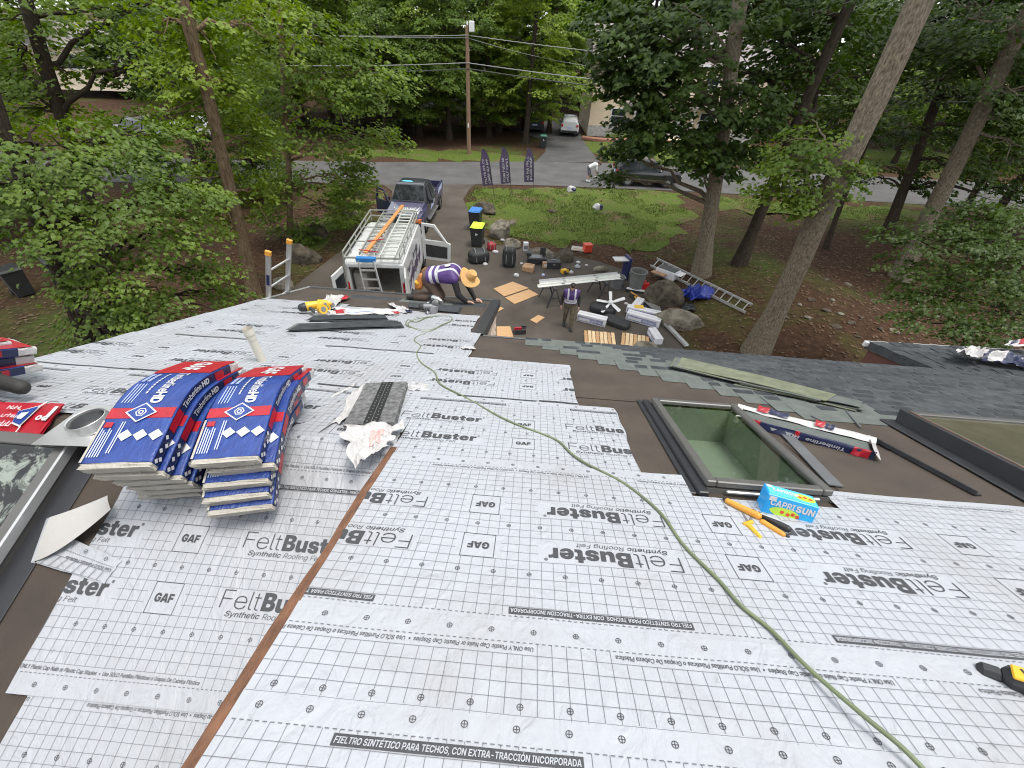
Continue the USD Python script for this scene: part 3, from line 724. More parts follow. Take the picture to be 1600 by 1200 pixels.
# plastic vent pipe through the far roof
b0 = R(411, 566); t0 = W(386, 513, b0[1])
mb = MB(); mb.tube([b0 - [0, 0, .05], t0 - (t0 - b0) * .12], 0.037, 16, cap=False); mb.tube([t0 - (t0 - b0) * .16, t0], [.047, .047], 16, cap=False); mb.tube([t0 + [0, 0, .0005], t0 - (t0 - b0) * .3], [.043, .040], 16, cap=False)
obj(house, 'vent_pipe', mb, 'pvc', smooth=40, label='cream plastic vent pipe standing on the felt behind the bundles')
# ------------------------------------------------------------------ ground, road, drives, lawns
mat('litter', (0.030, 0.018, 0.010), rough=0.95, scale=1.6, detail=8, bump=0.9, bscale=9.0, bdist=0.06, col2=(0.088, 0.052, 0.030), spec=0.2)
def mat_ground():
    N = {'co': ('geometry', {}), 'n1': ('noise_texture', {'scale': 0.16, 'detail': 5.0, 'roughness': 0.65}), 'n2': ('noise_texture', {'scale': 5.0, 'detail': 7.0, 'roughness': 0.7}),
         'r1': ('rgb_ramp', {'ramp': [(0.50, (0, 0, 0)), (0.68, (1, 1, 1))]}), 'litter': ('rgb_ramp', {'ramp': [(0.25, (0.024, 0.013, 0.008)), (0.55, (0.062, 0.034, 0.020)), (0.75, (0.130, 0.080, 0.046))]}),
         'green': ('rgb_ramp', {'ramp': [(0.3, (0.030, 0.044, 0.009)), (0.7, (0.075, 0.105, 0.02))]}), 'm': ('mix_color', {}), 'p': ('principled_bsdf', {'roughness': 0.95, 'specular_ior_level': 0.15}),
         'b': ('bump', {'strength': 0.9, 'distance': 0.05})}
    L = [('co.position', 'n1.vector'), ('co.position', 'n2.vector'), ('n1.fac', 'r1.fac'), ('n2.fac', 'litter.fac'), ('n2.fac', 'green.fac'), ('r1.color', 'm.fac'), ('litter.color', 'm.a'), ('green.color', 'm.b'), ('m.result', 'p.base_color'), ('n2.fac', 'b.height'), ('b.normal', 'p.normal')]
    usdkit.material(stage, '/World/Looks/forest_floor', N, L, surface='p.BSDF')
mat_ground()
mat('asphalt', (0.070, 0.069, 0.068), rough=0.9, scale=0.7, detail=8, bump=0.5, bscale=60.0, col2=(0.108, 0.106, 0.103), spec=0.25)
mat('driveway_asphalt', (0.056, 0.047, 0.038), rough=0.9, scale=0.6, detail=8, bump=0.5, bscale=60.0, col2=(0.098, 0.084, 0.069), spec=0.25)
mat('new_asphalt', (0.05, 0.049, 0.048), rough=0.85, scale=0.8, col2=(0.078, 0.076, 0.074))
usdkit.material(stage, '/World/Looks/lawn', {'co': ('geometry', {}), 'n1': ('noise_texture', {'scale': 0.55, 'detail': 7.0, 'roughness': 0.7}), 'n2': ('noise_texture', {'scale': 9.0, 'detail': 6.0, 'roughness': 0.7}),
    'r1': ('rgb_ramp', {'ramp': [(0.53, (0, 0, 0)), (0.66, (1, 1, 1))]}), 'gr': ('rgb_ramp', {'ramp': [(0.3, (0.034, 0.062, 0.010)), (0.5, (0.068, 0.102, 0.017)), (0.7, (0.140, 0.150, 0.034))]}), 'so': ('rgb_ramp', {'ramp': [(0.3, (0.06, 0.038, 0.022)), (0.7, (0.19, 0.13, 0.08))]}),
    'm': ('mix_color', {}), 'p': ('principled_bsdf', {'roughness': 0.95, 'specular_ior_level': 0.15}), 'b': ('bump', {'strength': 0.9, 'distance': 0.05})},
    [('co.position', 'n1.vector'), ('co.position', 'n2.vector'), ('n1.fac', 'r1.fac'), ('n2.fac', 'gr.fac'), ('n2.fac', 'so.fac'), ('r1.color', 'm.fac'), ('gr.color', 'm.a'), ('so.color', 'm.b'), ('m.result', 'p.base_color'), ('n2.fac', 'b.height'), ('b.normal', 'p.normal')], surface='p.BSDF')
mat('grass_blade', (0.045, 0.082, 0.012), rough=0.7, scale=0.8, col2=(0.140, 0.165, 0.034), spec=0.2)
mat('dead_leaf', (0.10, 0.055, 0.028), rough=0.8, scale=3.0, col2=(0.26, 0.17, 0.095), randvar=0.35)
mat('stone', (0.070, 0.060, 0.046), rough=0.92, scale=3.6, detail=8, bump=0.9, bscale=7.0, bdist=0.05, col2=(0.27, 0.245, 0.19), spec=0.2)
mat('stone_dark', (0.036, 0.030, 0.022), rough=0.92, scale=3.6, detail=8, bump=0.9, bscale=7.0, bdist=0.05, col2=(0.135, 0.115, 0.085), spec=0.2)
def drape(poly, lift, size=0.9, zf=mound):
    v, f = trimesh.creation.triangulate_polygon(Polygon(poly) if not isinstance(poly, Polygon) else poly, engine='earcut')
    v = np.c_[v, np.zeros(len(v))]; v, f = trimesh.remesh.subdivide_to_size(v, f, size, max_iter=14)
    v = np.array(v); v[:, 2] = zf(v[:, 0], v[:, 1]) + lift; return v, f
def gpoly(px): return [tuple(G(a, b)[:2]) for a, b in px]
road_near = [(-70, 21), (-25, 26.8), (-10.1, 29.9), (-4.4, 31.4), (0, 32.2), (9.5, 33.1), (20, 33.6), (34, 33.9), (90, 34.5)]
road_far = [(-70, 28), (-25, 33.2), (-11.8, 35.8), (0, 39.3), (10, 41.0), (25, 41.8), (45, 42.0), (90, 42.5)]
ROAD = Polygon(road_near + road_far[::-1]).buffer(0)
DRIVE = Polygon([(-10.6, 30.4), (-9.2, 28.6), (-8.55, 26), (-8.4, 21), (-8.9, 18.4), (-9.3, 15), (-9.6, 8)] + [(8, 7.5)] + gpoly([(1075, 556), (1050, 520), (1030, 505), (985, 425), (930, 408), (880, 398), (815, 386), (775, 384), (748, 366), (736, 345), (724, 312), (733, 297), (745, 287)])).buffer(0)
NDRIVE = Polygon(gpoly([(836, 254), (852, 238), (852, 229), (843, 217), (795, 203), (795, 190), (905, 187), (908, 214), (917, 229), (937, 254)])).buffer(0)
LAWN = Polygon(gpoly([(742, 293), (800, 297), (845, 296), (935, 291), (1060, 305), (1075, 335), (1040, 385), (1000, 398), (960, 385), (900, 380), (880, 388), (800, 372), (770, 352), (738, 342), (725, 310)])).buffer(0)
others = {'road': ROAD, 'driveway': DRIVE, 'neighbour_driveway': NDRIVE}
paved = shapely.union_all([ROAD, DRIVE, NDRIVE])
xs = np.r_[np.linspace(-260, -50, 16)[:-1], np.arange(-50, 50.1, .75), np.linspace(50, 260, 16)[1:]]; ys = np.r_[np.linspace(-120, -14, 10)[:-1], np.arange(-14, 75.1, .75), np.linspace(75, 330, 18)[1:]]
X, Y = np.meshgrid(xs, ys, indexing='ij'); pts = shapely.points(X.ravel(), Y.ravel()); dist = np.minimum(shapely.distance(paved, pts), 4).reshape(X.shape)
Z = mound(X, Y) + (meshkit.fbm(np.stack([X * .35, Y * .35, X * 0], -1), 4, 2) - .5) * .42 * np.clip((dist - .8) / 2.5, 0, 1) + .10 * np.clip(dist / 3, 0, 1) * (meshkit.noise(np.stack([X * .9, Y * .9, X * 0], -1), 8) - .3)
GZ_X, GZ_Y, GZ = xs, ys, Z
from scipy.interpolate import RegularGridInterpolator
_gi = RegularGridInterpolator((xs, ys), Z, bounds_error=False, fill_value=0)
def gz(x, y):
    q = _gi(np.stack([np.asarray(x, float), np.asarray(y, float)], -1)); return float(q[0]) if np.ndim(x) == 0 else q
obj(None, 'ground', MB().grid(np.stack([X, Y, Z], -1)), 'forest_floor', smooth=True, kind='structure')
obj(None, 'road', drape(ROAD, .030, 3.0), 'asphalt', kind='structure'); obj(None, 'driveway', drape(DRIVE.difference(ROAD), .034), 'driveway_asphalt', kind='structure'); obj(None, 'driveway', drape(NDRIVE.difference(ROAD.buffer(.01)), .034), 'new_asphalt', kind='structure')
lawns = [LAWN.difference(paved.buffer(.02)), Polygon(gpoly([(1062, 306), (1330, 322), (1520, 340), (1490, 352), (1380, 346), (1250, 336), (1120, 330)])), Polygon(gpoly([(560, 249), (830, 252), (836, 244), (700, 237), (560, 236)])), Polygon(gpoly([(946, 253), (1100, 258), (1180, 250), (1180, 226), (1000, 222), (920, 220), (917, 226)])),
         Polygon(gpoly([(1300, 262), (1500, 266), (1500, 240), (1400, 232), (1300, 234)])), Polygon(gpoly([(468, 396), (500, 360), (540, 330), (600, 298), (585, 318), (560, 345), (520, 372)]))]
gsoft = lambda x, y: np.maximum(gz(x, y), mound(x, y))
for k, L_ in enumerate(lawns):
    L_ = L_.difference(paved.buffer(.02)).buffer(0)
    def wob(c):
        q = c + (np.stack([meshkit.noise(np.c_[c * .9, 0 * c[:, :1] + k], 3), meshkit.noise(np.c_[c * .9, 0 * c[:, :1] + k + 20], 4)], 1) - .5) * 1.5 + (np.stack([meshkit.noise(np.c_[c * 3, 0 * c[:, :1] + k], 3), meshkit.noise(np.c_[c * 3, 0 * c[:, :1] + k + 20], 4)], 1) - .5) * .5
        return q
    L_ = shapely.transform(L_.segmentize(.35), wob).buffer(0).difference(paved.buffer(.02)).buffer(0)
    for g_ in getattr(L_, 'geoms', [L_]): 
        if g_.area > .5: obj(None, 'lawn', drape(g_.simplify(.05), .022, .7, gsoft), 'lawn', kind='structure')
# blades on the nearer lawn and dead leaves on the forest floor
rng = np.random.default_rng(21)
def scatter(poly, n, seed):
    r = np.random.default_rng(seed); x0, y0, x1, y1 = poly.bounds; p = np.c_[r.uniform(x0, x1, n * 3), r.uniform(y0, y1, n * 3)]
    p = p[shapely.contains(poly, shapely.points(p))]; return p[:n]
p = np.vstack([scatter(lawns[0], 17000, 1), scatter(lawns[1].intersection(shapely.box(5, 20, 25, 36)), 5000, 2), scatter(lawns[5], 2500, 3)])
dens = meshkit.fbm(np.c_[p * .7, 0 * p[:, 0]], 3, 4); p = p[dens > .44]
n = len(p); a = rng.uniform(0, 2 * np.pi, n); h = rng.uniform(.05, .13, n); w = rng.uniform(.012, .03, n); z = gsoft(p[:, 0], p[:, 1]) + .015
dx, dy = np.cos(a) * w, np.sin(a) * w; lean = rng.normal(size=(n, 2)) * .04
V = np.stack([np.c_[p[:, 0] - dx, p[:, 1] - dy, z], np.c_[p[:, 0] + dx, p[:, 1] + dy, z], np.c_[p[:, 0] + lean[:, 0], p[:, 1] + lean[:, 1], z + h]], 1).reshape(-1, 3)
g = obj(None, 'grass', (V, np.arange(3 * n).reshape(-1, 3)), 'grass_blade'); tag(g, 'short uneven grass blades growing over the lawns', 'grass', kind='stuff')
area = shapely.box(-26, 6, 30, 31).difference(paved.buffer(.1)).difference(lawns[0]); p = scatter(area, 15000, 5); n = len(p); z = gz(p[:, 0], p[:, 1]) + .02
a = rng.uniform(0, 2 * np.pi, n); s = rng.uniform(.03, .085, n); tl = rng.normal(size=(n, 2)) * .35
c, sn = np.cos(a), np.sin(a)
q = []
for u, v in ((-1, 0), (0, -.55), (1, 0), (0, .55)):
    ox, oy = (u * c - v * sn) * s, (u * sn + v * c) * s; q.append(np.c_[p[:, 0] + ox, p[:, 1] + oy, z + np.abs(ox * tl[:, 0] + oy * tl[:, 1])])
V = np.stack(q, 1).reshape(-1, 3); i = np.arange(n)[:, None] * 4
l = obj(None, 'dead_leaves', (V, np.vstack([i + [0, 1, 2], i + [0, 2, 3]])), 'dead_leaf'); tag(l, 'brown fallen leaves scattered over the forest floor', 'leaves', kind='stuff')

# ------------------------------------------------------------------ boulders and stones
for k, (px, py, sx, sy, sz, mt_, lb) in enumerate((
    (758, 334, 1.8, .9, .75, 'stone_dark', 'flat grey boulder on the lawn edge just behind the blue-lidded bin'), (782, 372, 1.45, 1.2, 1.05, 'stone', 'big lichen-grey boulder beside the lime-lidded bin'),
    (800, 388, 1.0, .8, .55, 'stone', 'low pale boulder behind the upright black bag'), (845, 403, 1.5, .8, .5, 'stone', 'low boulder behind the open black tool case'), (881, 410, 1.2, .9, .75, 'stone_dark', 'mossy boulder right of the black tool case'),
    (938, 425, .8, .5, .3, 'stone', 'small grey boulder behind the trestle-borne boards'), (1036, 478, 1.75, 1.2, 1.15, 'stone_dark', 'dark rough boulder below the open white box'), (1066, 512, 2.2, 1.2, .75, 'stone', 'broad flat boulder beside the long white cartons'),
    (545, 342, .95, .8, .75, 'stone', 'small brown boulder under shrubs left of the driveway'), (497, 375, 1.25, .9, .85, 'stone_dark', 'brown boulder on the left driveway verge, middle of three'), (472, 410, 1.9, 1.2, .9, 'stone_dark', 'wide dark boulder left of the driveway, behind the leaning ladder'),
    (440, 452, 1.1, .8, .5, 'stone', 'low grey boulder half hidden behind the leaning ladder'), (862, 333, .8, .45, .22, 'stone_dark', 'flat dark stone lying in the middle of the lawn'), (800, 352, .45, .4, .3, 'stone', 'small stone in grass right of the big lichen boulder'),
    (1010, 548, .9, .6, .3, 'stone', 'low gravelly rock close to the house between planks and carton'), (1480, 300, .9, .6, .5, 'stone', 'roadside stone between the right-hand trunks'))):
    P = G(px, py); p = obj(None, 'boulder', rock((sx * .88, sy * .88, sz * 1.15), 40 + k, 4), mt_, smooth=25); pr = UsdGeom.Mesh(stage.GetPrimAtPath(p)); pr.AddTranslateOp().Set(Gf.Vec3d(float(P[0]), float(P[1]) + sy * .2, float(max(P[2], gz(P[0], P[1]))) + sz * .22)); pr.AddRotateZOp().Set(float(37 * k % 50 - 25)); tag(p, lb, 'boulder')
stone_src = []
for k in range(3):
    t = thing('stone', 'fist to head sized pale stone on the shaded slope right of the big leaning trunk', 'stone', (0, 0, -3), group='stones on the shaded slope'); obj(t, 'stone_body', rock((.34, .24, .12), 90 + k, 2), 'stone' if k == 0 else 'stone_dark', smooth=25); stone_src.append(t)
spots = [(1240, 455), (1268, 470), (1290, 487), (1312, 492), (1330, 505), (1345, 498), (1262, 500), (1305, 512), (1375, 515), (1395, 520), (1340, 525), (1290, 440), (1325, 445), (1352, 436), (1365, 470), (1248, 478), (1225, 500), (1385, 500), (1300, 470), (1410, 508)]
for k, (a, b) in enumerate(spots):
    P = G(a, b); P[2] = gz(P[0], P[1]) + .03; src = stone_src[k % 3]
    if k < 3:
        pr = stage.GetPrimAtPath(src); pr.GetAttribute('xformOp:translate').Set(Gf.Vec3d(*map(float, P)))
    else: copy_of(src, 'fist to head sized pale stone on the shaded slope right of the big leaning trunk', P, (0, 0, 53 * k % 360), .6 + .7 * ((k * 7) % 5) / 5)

# ------------------------------------------------------------------ bins, bags, boxes and building material on the drive
mat('bin_black', (0.018, 0.020, 0.019), rough=0.5, var=0.2); mat('bin_blue', (0.02, 0.10, 0.36), rough=0.45, var=0.1); mat('lid_lime', (0.52, 0.72, 0.03), rough=0.45, var=0.06); mat('lid_blue', (0.03, 0.16, 0.45), rough=0.45, var=0.12); mat('lid_green', (0.05, 0.20, 0.13), rough=0.45, var=0.1)
mat('bag_black', (0.016, 0.017, 0.017), rough=0.6, var=0.3, bump=0.6, bscale=20); mat('bag_red', (0.28, 0.02, 0.025), rough=0.6, var=0.25)
mat('plywood', (0.40, 0.235, 0.105), rough=0.7, scale=3.0, col2=(0.48, 0.30, 0.15), stretch=(1, 6, 1)); mat('plank', (0.50, 0.36, 0.20), rough=0.7, scale=3.0, col2=(0.70, 0.52, 0.30), stretch=(5, 1, 1)); mat('cardboard', (0.36, 0.22, 0.12), rough=0.8, var=0.12)
mat('carton_white', (0.58, 0.58, 0.59), rough=0.5, var=0.05); mat('carton_print', (0.13, 0.14, 0.25), rough=0.5, col2=(0.34, 0.36, 0.46), scale=9); mat('plastic_grey', (0.13, 0.135, 0.125), rough=0.55, var=0.15); mat('tarp_blue', (0.010, 0.020, 0.17), rough=0.35, col2=(0.020, 0.040, 0.27), scale=5, bump=0.4, bscale=12)
mat('white_paint', (0.62, 0.62, 0.61), rough=0.35, var=0.04); mat('siding_white', (0.62, 0.63, 0.58), rough=0.45, var=0.06); mat('red_plastic', (0.45, 0.02, 0.02), rough=0.4, var=0.1); mat('orange_wood', (0.55, 0.26, 0.05), rough=0.6, var=0.15)
def wheelie(label, o, rz, lid='lid_lime', body='bin_black', mark=True):
    p = thing('wheelie_bin', label, 'bin', o, (0, 0, rz)); m = MB()
    q = hull([(sx * .24, sy * .26, .06) for sx in (-1, 1) for sy in (-1, 1)] + [(sx * .29, sy * .36, .95) for sx in (-1, 1) for sy in (-1, 1)]); obj(p, 'body', m.tm(q), body)
    m = MB(); m.box((0, 0, .965), (.62, .76, .04), bev=.012); m.box((0, .40, .96), (.5, .06, .04), bev=.01); obj(p, 'rim', m, body)
    m = MB(); m.tm(hull([(sx * .30, sy * .385, .988) for sx in (-1, 1) for sy in (-1, 1)] + [(sx * .26, sy * .33, 1.05) for sx in (-1, 1) for sy in (-1, 1)])); m.tm(hull([(sx * .15, -.41 + .06 * s, .99 + .03 * s) for sx in (-1, 1) for s in (0, 1)] + [(sx * .15, -.36, .985) for sx in (-1, 1)])); obj(p, 'lid', m, lid)
    for sx in (-1, 1): m = MB(); m.tm(trimesh.creation.cylinder(.11, .05, sections=18), rotm(0, 90, 0), (sx * .26, .32, .11)); obj(p, 'wheel', m, 'tool_black')
    if mark: m = MB(); m.tm(trimesh.creation.cylinder(.09, .004, sections=3), rotm(98, 0, 0), (0, -.335, .68)); obj(p, 'recycling_mark', m, 'print_white')
    return p
P = G(745, 388); wheelie('black wheelie bin with a lime green lid on the drive edge', P + [0, .3, 0], -4); P = G(741, 368); wheelie('wheelie bin with a blue lid behind the lime-lidded bin', P + [-.05, .9, 0], -6, 'lid_blue', 'bin_black', False)
P = G(848, 231); wheelie('dark wheelie bin with a green lid beside the neighbour\'s driveway', P, 5, 'lid_green')
wheelie('black wheelie bin in the shade at the left edge, partly cut off', (-18.25, 13.2, gz(-18.25, 13.2)), 60, 'bin_black', 'bin_black', False); wheelie('black wheelie bin in the shade at the left, right of the cut-off one', (-17.45, 14.1, gz(-17.45, 14.1)), 60, 'bin_black', 'bin_black', False)
def softbag(name, label, o, size, rz, material, straps=True, cat='bag', seed=0):
    p = thing(name, label, cat, o, (0, 0, rz)); sx, sy, sz = size
    t = trimesh.creation.icosphere(3); v = np.array(t.vertices); v = np.sign(v) * np.abs(v) ** .62; v *= 1 + .10 * (meshkit.fbm(v * 2 + seed, 3, seed)[:, None] - .5); v[:, 2] = np.maximum(v[:, 2], -.82)
    v = v * np.array([sx, sy, sz]) / 2 / np.abs(v).max(0); v[:, 2] += sz / 2 * .93; obj(p, 'body', (v, t.faces), material, smooth=True)
    if straps:
        m = MB()
        for d in (-.22, .22):
            a = np.linspace(0, np.pi, 9); m.tube(np.stack([np.full(9, d * sx), -np.cos(a) * sy * .52, sz * .25 + np.sin(a) * sz * .82], -1), .018, 5)
        obj(p, 'strap', m.__class__().add(*m.mesh()), 'tool_grey')
    return p
softbag('duffel_bag', 'round black duffel bag lying in front of the lime-lidded bin', G(748, 409), (.95, .75, .60), 25, 'bag_black', seed=1); softbag('tool_bag', 'tall black rucksack standing right of the round duffel bag', G(795, 417), (.62, .45, .95), 5, 'bag_black', seed=2); softbag('red_bag', 'small dark red bag between duffel bag and boulder', G(768, 391), (.42, .45, .42), 15, 'bag_red', seed=3)
def slabpoly(name, label, px, thick, material, cat, lift=.0, z=None):
    P = [G(a, b) if z is None else at(a, b, z) for a, b in px]; c = np.mean(P, 0); p = thing(name, label, cat, c + [0, 0, lift + .04]); m = MB(); m.prism([(q[0] - c[0], q[1] - c[1]) for q in P], 0, thick); obj(p, 'sheet', m, material); return p
slabpoly('plywood_sheet', 'square plywood sheet on the drive, the farther of two big sheets', [(771, 453), (801, 442), (826, 452), (788, 465)], .02, 'plywood', 'plywood'); slabpoly('plywood_sheet', 'square plywood sheet on the drive, nearer the house', [(789, 467), (826, 454), (841, 462), (804, 477)], .02, 'plywood', 'plywood')
slabpoly('plywood_offcut', 'small plywood offcut lying left of the walking man', [(828, 502), (841, 494), (851, 498), (838, 507)], .02, 'plywood', 'offcut'); slabpoly('plywood_offcut', 'tan offcut at the roof corner beside the drip edge', [(775, 478), (787, 484), (776, 490)], .02, 'plywood', 'offcut'); slabpoly('plywood_offcut', 'tan board below the roof corner, close to the house wall', [(776, 512), (797, 512), (802, 528), (776, 530)], .02, 'plywood', 'offcut')
def boxthing(name, label, px, size, rz, material, cat, lift=0.0, parts=(), tilt=0):
    P = G(*px); p = thing(name, label, cat, P + [0, 0, .035 + lift], (tilt, 0, rz)); m = MB(); m.box((0, 0, size[2] / 2), size, bev=min(size) * .08); obj(p, 'body', m, material)
    for nm, mt_, c, s in parts: m = MB(); m.box(c, s); obj(p, nm, m, mt_)
    return p
boxthing('tool_case', 'open black tool case with lid up in front of a low boulder', (838, 411), (.85, .5, .28), 5, 'tool_black', 'tool case', parts=(('lid', 'tool_black', (.28, .24, .42), (.25, .05, .35)), ('tray', 'tool_grey', (-.05, 0, .285), (.6, .36, .02)), ('lid', 'tool_black', (-.36, .1, .36), (.22, .25, .14))))
boxthing('tool_case', 'closed black tool case right of the open tool case', (864, 418), (.62, .45, .30), 8, 'tool_black', 'tool case', parts=(('latch', 'tool_grey', (0, -.23, .2), (.1, .02, .06)), ('handle', 'tool_grey', (0, 0, .32), (.22, .05, .04))))
boxthing('cardboard_box', 'brown cardboard box in front of the open tool case', (825, 424), (.5, .35, .22), -12, 'cardboard', 'box', parts=(('flap', 'cardboard', (.0, .2, .23), (.46, .1, .01)),))
boxthing('cardboard_box', 'small tan carton between the two black tool cases', (851, 419), (.22, .2, .26), 10, 'cardboard', 'box', parts=(('label', 'print_white', (0, -.102, .14), (.14, .004, .1)),))
boxthing('paint_can', 'white tub with dark label at the lawn edge above the tool cases', (821, 393), (.24, .2, .42), 5, 'carton_white', 'tub', parts=(('label', 'tool_grey', (0, -.102, .2), (.2, .006, .18)),))
boxthing('yellow_drill', 'yellow and black power tool on the drive right of the tool cases', (882, 427), (.34, .2, .16), 30, 'tool_yellow', 'power tool', parts=(('battery', 'tool_black', (.16, 0, .1), (.12, .16, .2)), ('grip', 'tool_black', (-.05, -.14, .08), (.08, .2, .08))))
boxthing('red_toolbox', 'orange red box on the pale rubble at the lawn\'s lower edge', (917, 394), (.38, .34, .34), 15, 'fruit_red', 'box', parts=(('lid', 'fruit_red', (0, 0, .36), (.40, .36, .04)),))
boxthing('white_board', 'dirty white board lying beside the orange red box', (907, 391), (.9, .5, .05), -8, 'torn_white', 'board', parts=(('strip', 'cardboard', (0, -.1, .055), (.7, .08, .01)),))
for k, (a, b, lb, c) in enumerate(((849, 431, 'clear plastic bag in front of the small tan carton', 'print_pale'), (903, 412, 'white plastic scrap nearest the boulder behind the trestles', 'white_wrap'), (902, 419, 'grey white scrap just in front of another scrap behind the trestles', 'felt'), (916, 416, 'round white scrap right of the scraps behind the trestles', 'white_wrap'), (785, 377, 'crumpled white plastic on the boulder beside the red bag', 'white_wrap'), (774, 396, 'white paper scrap right of the round duffel bag', 'white_wrap'), (815, 413, 'white paper scrap between rucksack and tool case', 'white_wrap'), (892, 427, 'white bottle scrap near the yellow power tool', 'white_wrap'), (967, 450, 'white foam cup shape beside the far trestle', 'white_wrap'), (1006, 436, 'white plastic bag right of the grey bin', 'white_wrap'), (758, 415, 'tiny white scrap in front of the round duffel bag', 'white_wrap'), (806, 433, 'flat white scrap on the open drive behind plywood', 'white_wrap'), (978, 476, 'white dome-shaped cover next to the orange strips', 'white_wrap'))):
    P = G(a, b); r = .075 + .03 * (k % 3); t = rock((r * 2.2, r * 1.8, r * 1.5), 200 + k, 2); p = obj(None, 'plastic_scrap', t, c, smooth=30); x = UsdGeom.Mesh(stage.GetPrimAtPath(p)); x.AddTranslateOp().Set(Gf.Vec3d(float(P[0]), float(P[1]), float(P[2] + r * .6))); tag(p, lb, 'scrap')
# trestles carrying long boards
def trestle(label, o, rz):
    p = thing('trestle', label, 'trestle', o, (0, 0, rz)); m = MB(); m.box((0, 0, .74), (.10, .95, .07), bev=.01); obj(p, 'beam', m, 'tool_black')
    for sx in (-1, 1):
        for sy in (-1, 1): m = MB(); m.bar((sx * .04, sy * .38, .72), (sx * .30, sy * .46, 0), .045, .03); obj(p, 'leg', m, 'tool_black')
    for sy in (-1, 1): m = MB(); m.bar((-.17, sy * .42, .36), (.17, sy * .42, .36), .03, .02); obj(p, 'brace', m, 'tool_black')
    return p
A_, B_ = at(838, 446, .80), at(972, 432, .80); dA = (B_ - A_) / np.linalg.norm(B_ - A_); rz = math.degrees(math.atan2(dA[1], dA[0]))
for f, lb in ((.17, 'black folding trestle under the left end of the long boards'), (.76, 'black folding trestle under the right end of the long boards')): o = A_ + (B_ - A_) * f; o[2] = .035; trestle(lb, o, rz)
up = np.array([0, 0, 1.0]); sd = np.cross(up, dA)
for k, (f0, f1, off, zz, w, mt_, lb) in enumerate(((0, .95, -.16, .80, .14, 'siding_white', 'long cream board on the trestles, nearest the walking man'), (.04, .98, .02, .80, .13, 'siding_white', 'long cream board on the trestles, middle one'), (.05, .97, .19, .82, .10, 'aluminium', 'long grey metal board on the trestles, farthest one'))):
    t = thing('long_board', lb, 'board', A_ + (B_ - A_) * (f0 + f1) / 2 + sd * off + [0, 0, zz - .80 + .015], (0, 0, rz)); L_ = np.linalg.norm(B_ - A_) * (f1 - f0); m = MB(); m.box((0, 0, .01), (L_, w, .02), bev=.004); m.box((0, w / 2 - .01, .04), (L_, .015, .06)); obj(t, 'profile', m, mt_); m = MB(); m.box((L_ * .2, 0, .0225), (.12, w * .7, .004)); m.box((-L_ * .2, 0, .0225), (.12, w * .7, .004)); obj(t, 'clip', m, 'tool_grey')
boxthing('foam_board', 'white board lying over the right end of the long boards', (966, 436), (.75, .4, .04), 10, 'white_paint', 'board', lift=.86)  # plain white panel laid over the long boards
boxthing('dark_board', 'dark upright board standing behind the right trestle', (975, 436), (.10, .5, 1.0), 20, 'wrap_navy', 'board')
# round bins
def tub(label, o, r0, r1, h, material, name='rubbish_bin', cat='bin', lid=False):
    p = thing(name, label, cat, o); m = MB(); m.lathe([(0, .0), (r0, 0), (r1, h * .94), (r1 + .03, h * .94), (r1 + .03, h), (r1 - .01, h), (r0 - .015, .03), (0, .03)], sides=22); obj(p, 'body', m, material, smooth=40)
    for sx in (-1, 1): m = MB(); m.box((sx * (r1 + .03), 0, h * .86), (.05, .16, .05), bev=.01); obj(p, 'handle', m, material)
    return p
tub('tall grey round rubbish bin right of the trestles', G(992, 453), .26, .32, .85, 'plastic_grey'); tub('dark grey round tub under the right end of the boards', G(963, 449), .24, .28, .5, 'tool_grey', 'tub', 'tub')
boxthing('fuel_can', 'red fuel can between grey bin and dark boulder', (1005, 453), (.34, .22, .32), 10, 'red_plastic', 'fuel can', parts=(('spout', 'tool_black', (.1, 0, .36), (.06, .06, .1)), ('handle', 'red_plastic', (-.05, 0, .36), (.16, .05, .05))))
boxthing('framed_panel', 'white panel with black frame leaning low beside the red fuel can', (992, 457), (.80, .24, .10), -14, 'tool_black', 'panel', parts=(('panel', 'white_paint', (0, 0, .103), (.72, .18, .006)),))
for k, (a, b, lb) in enumerate((((984, 463), (1012, 478), 'long orange strip lying over the grey sheet'), ((990, 470), (1006, 491), 'short orange strip crossing the carton beside the grey sheet'))):
    t = thing('wood_strip', lb, 'wood strip'); m = MB(); m.bar(G(*a) + [0, 0, .2], G(*b) + [0, 0, .12], .05, .025); obj(t, 'strip', m, 'orange_wood')
slabpoly('grey_sheet', 'light grey sheet lying between dark boulder and cartons', [(1003, 474), (1030, 483), (1032, 490), (1022, 490)], .03, 'aluminium', 'sheet', lift=.06); slabpoly('black_sheet', 'black sheet under the light grey sheet at the boulder foot', [(982, 464), (1000, 466), (1040, 478), (1030, 492), (1000, 480)], .03, 'tool_black', 'sheet')
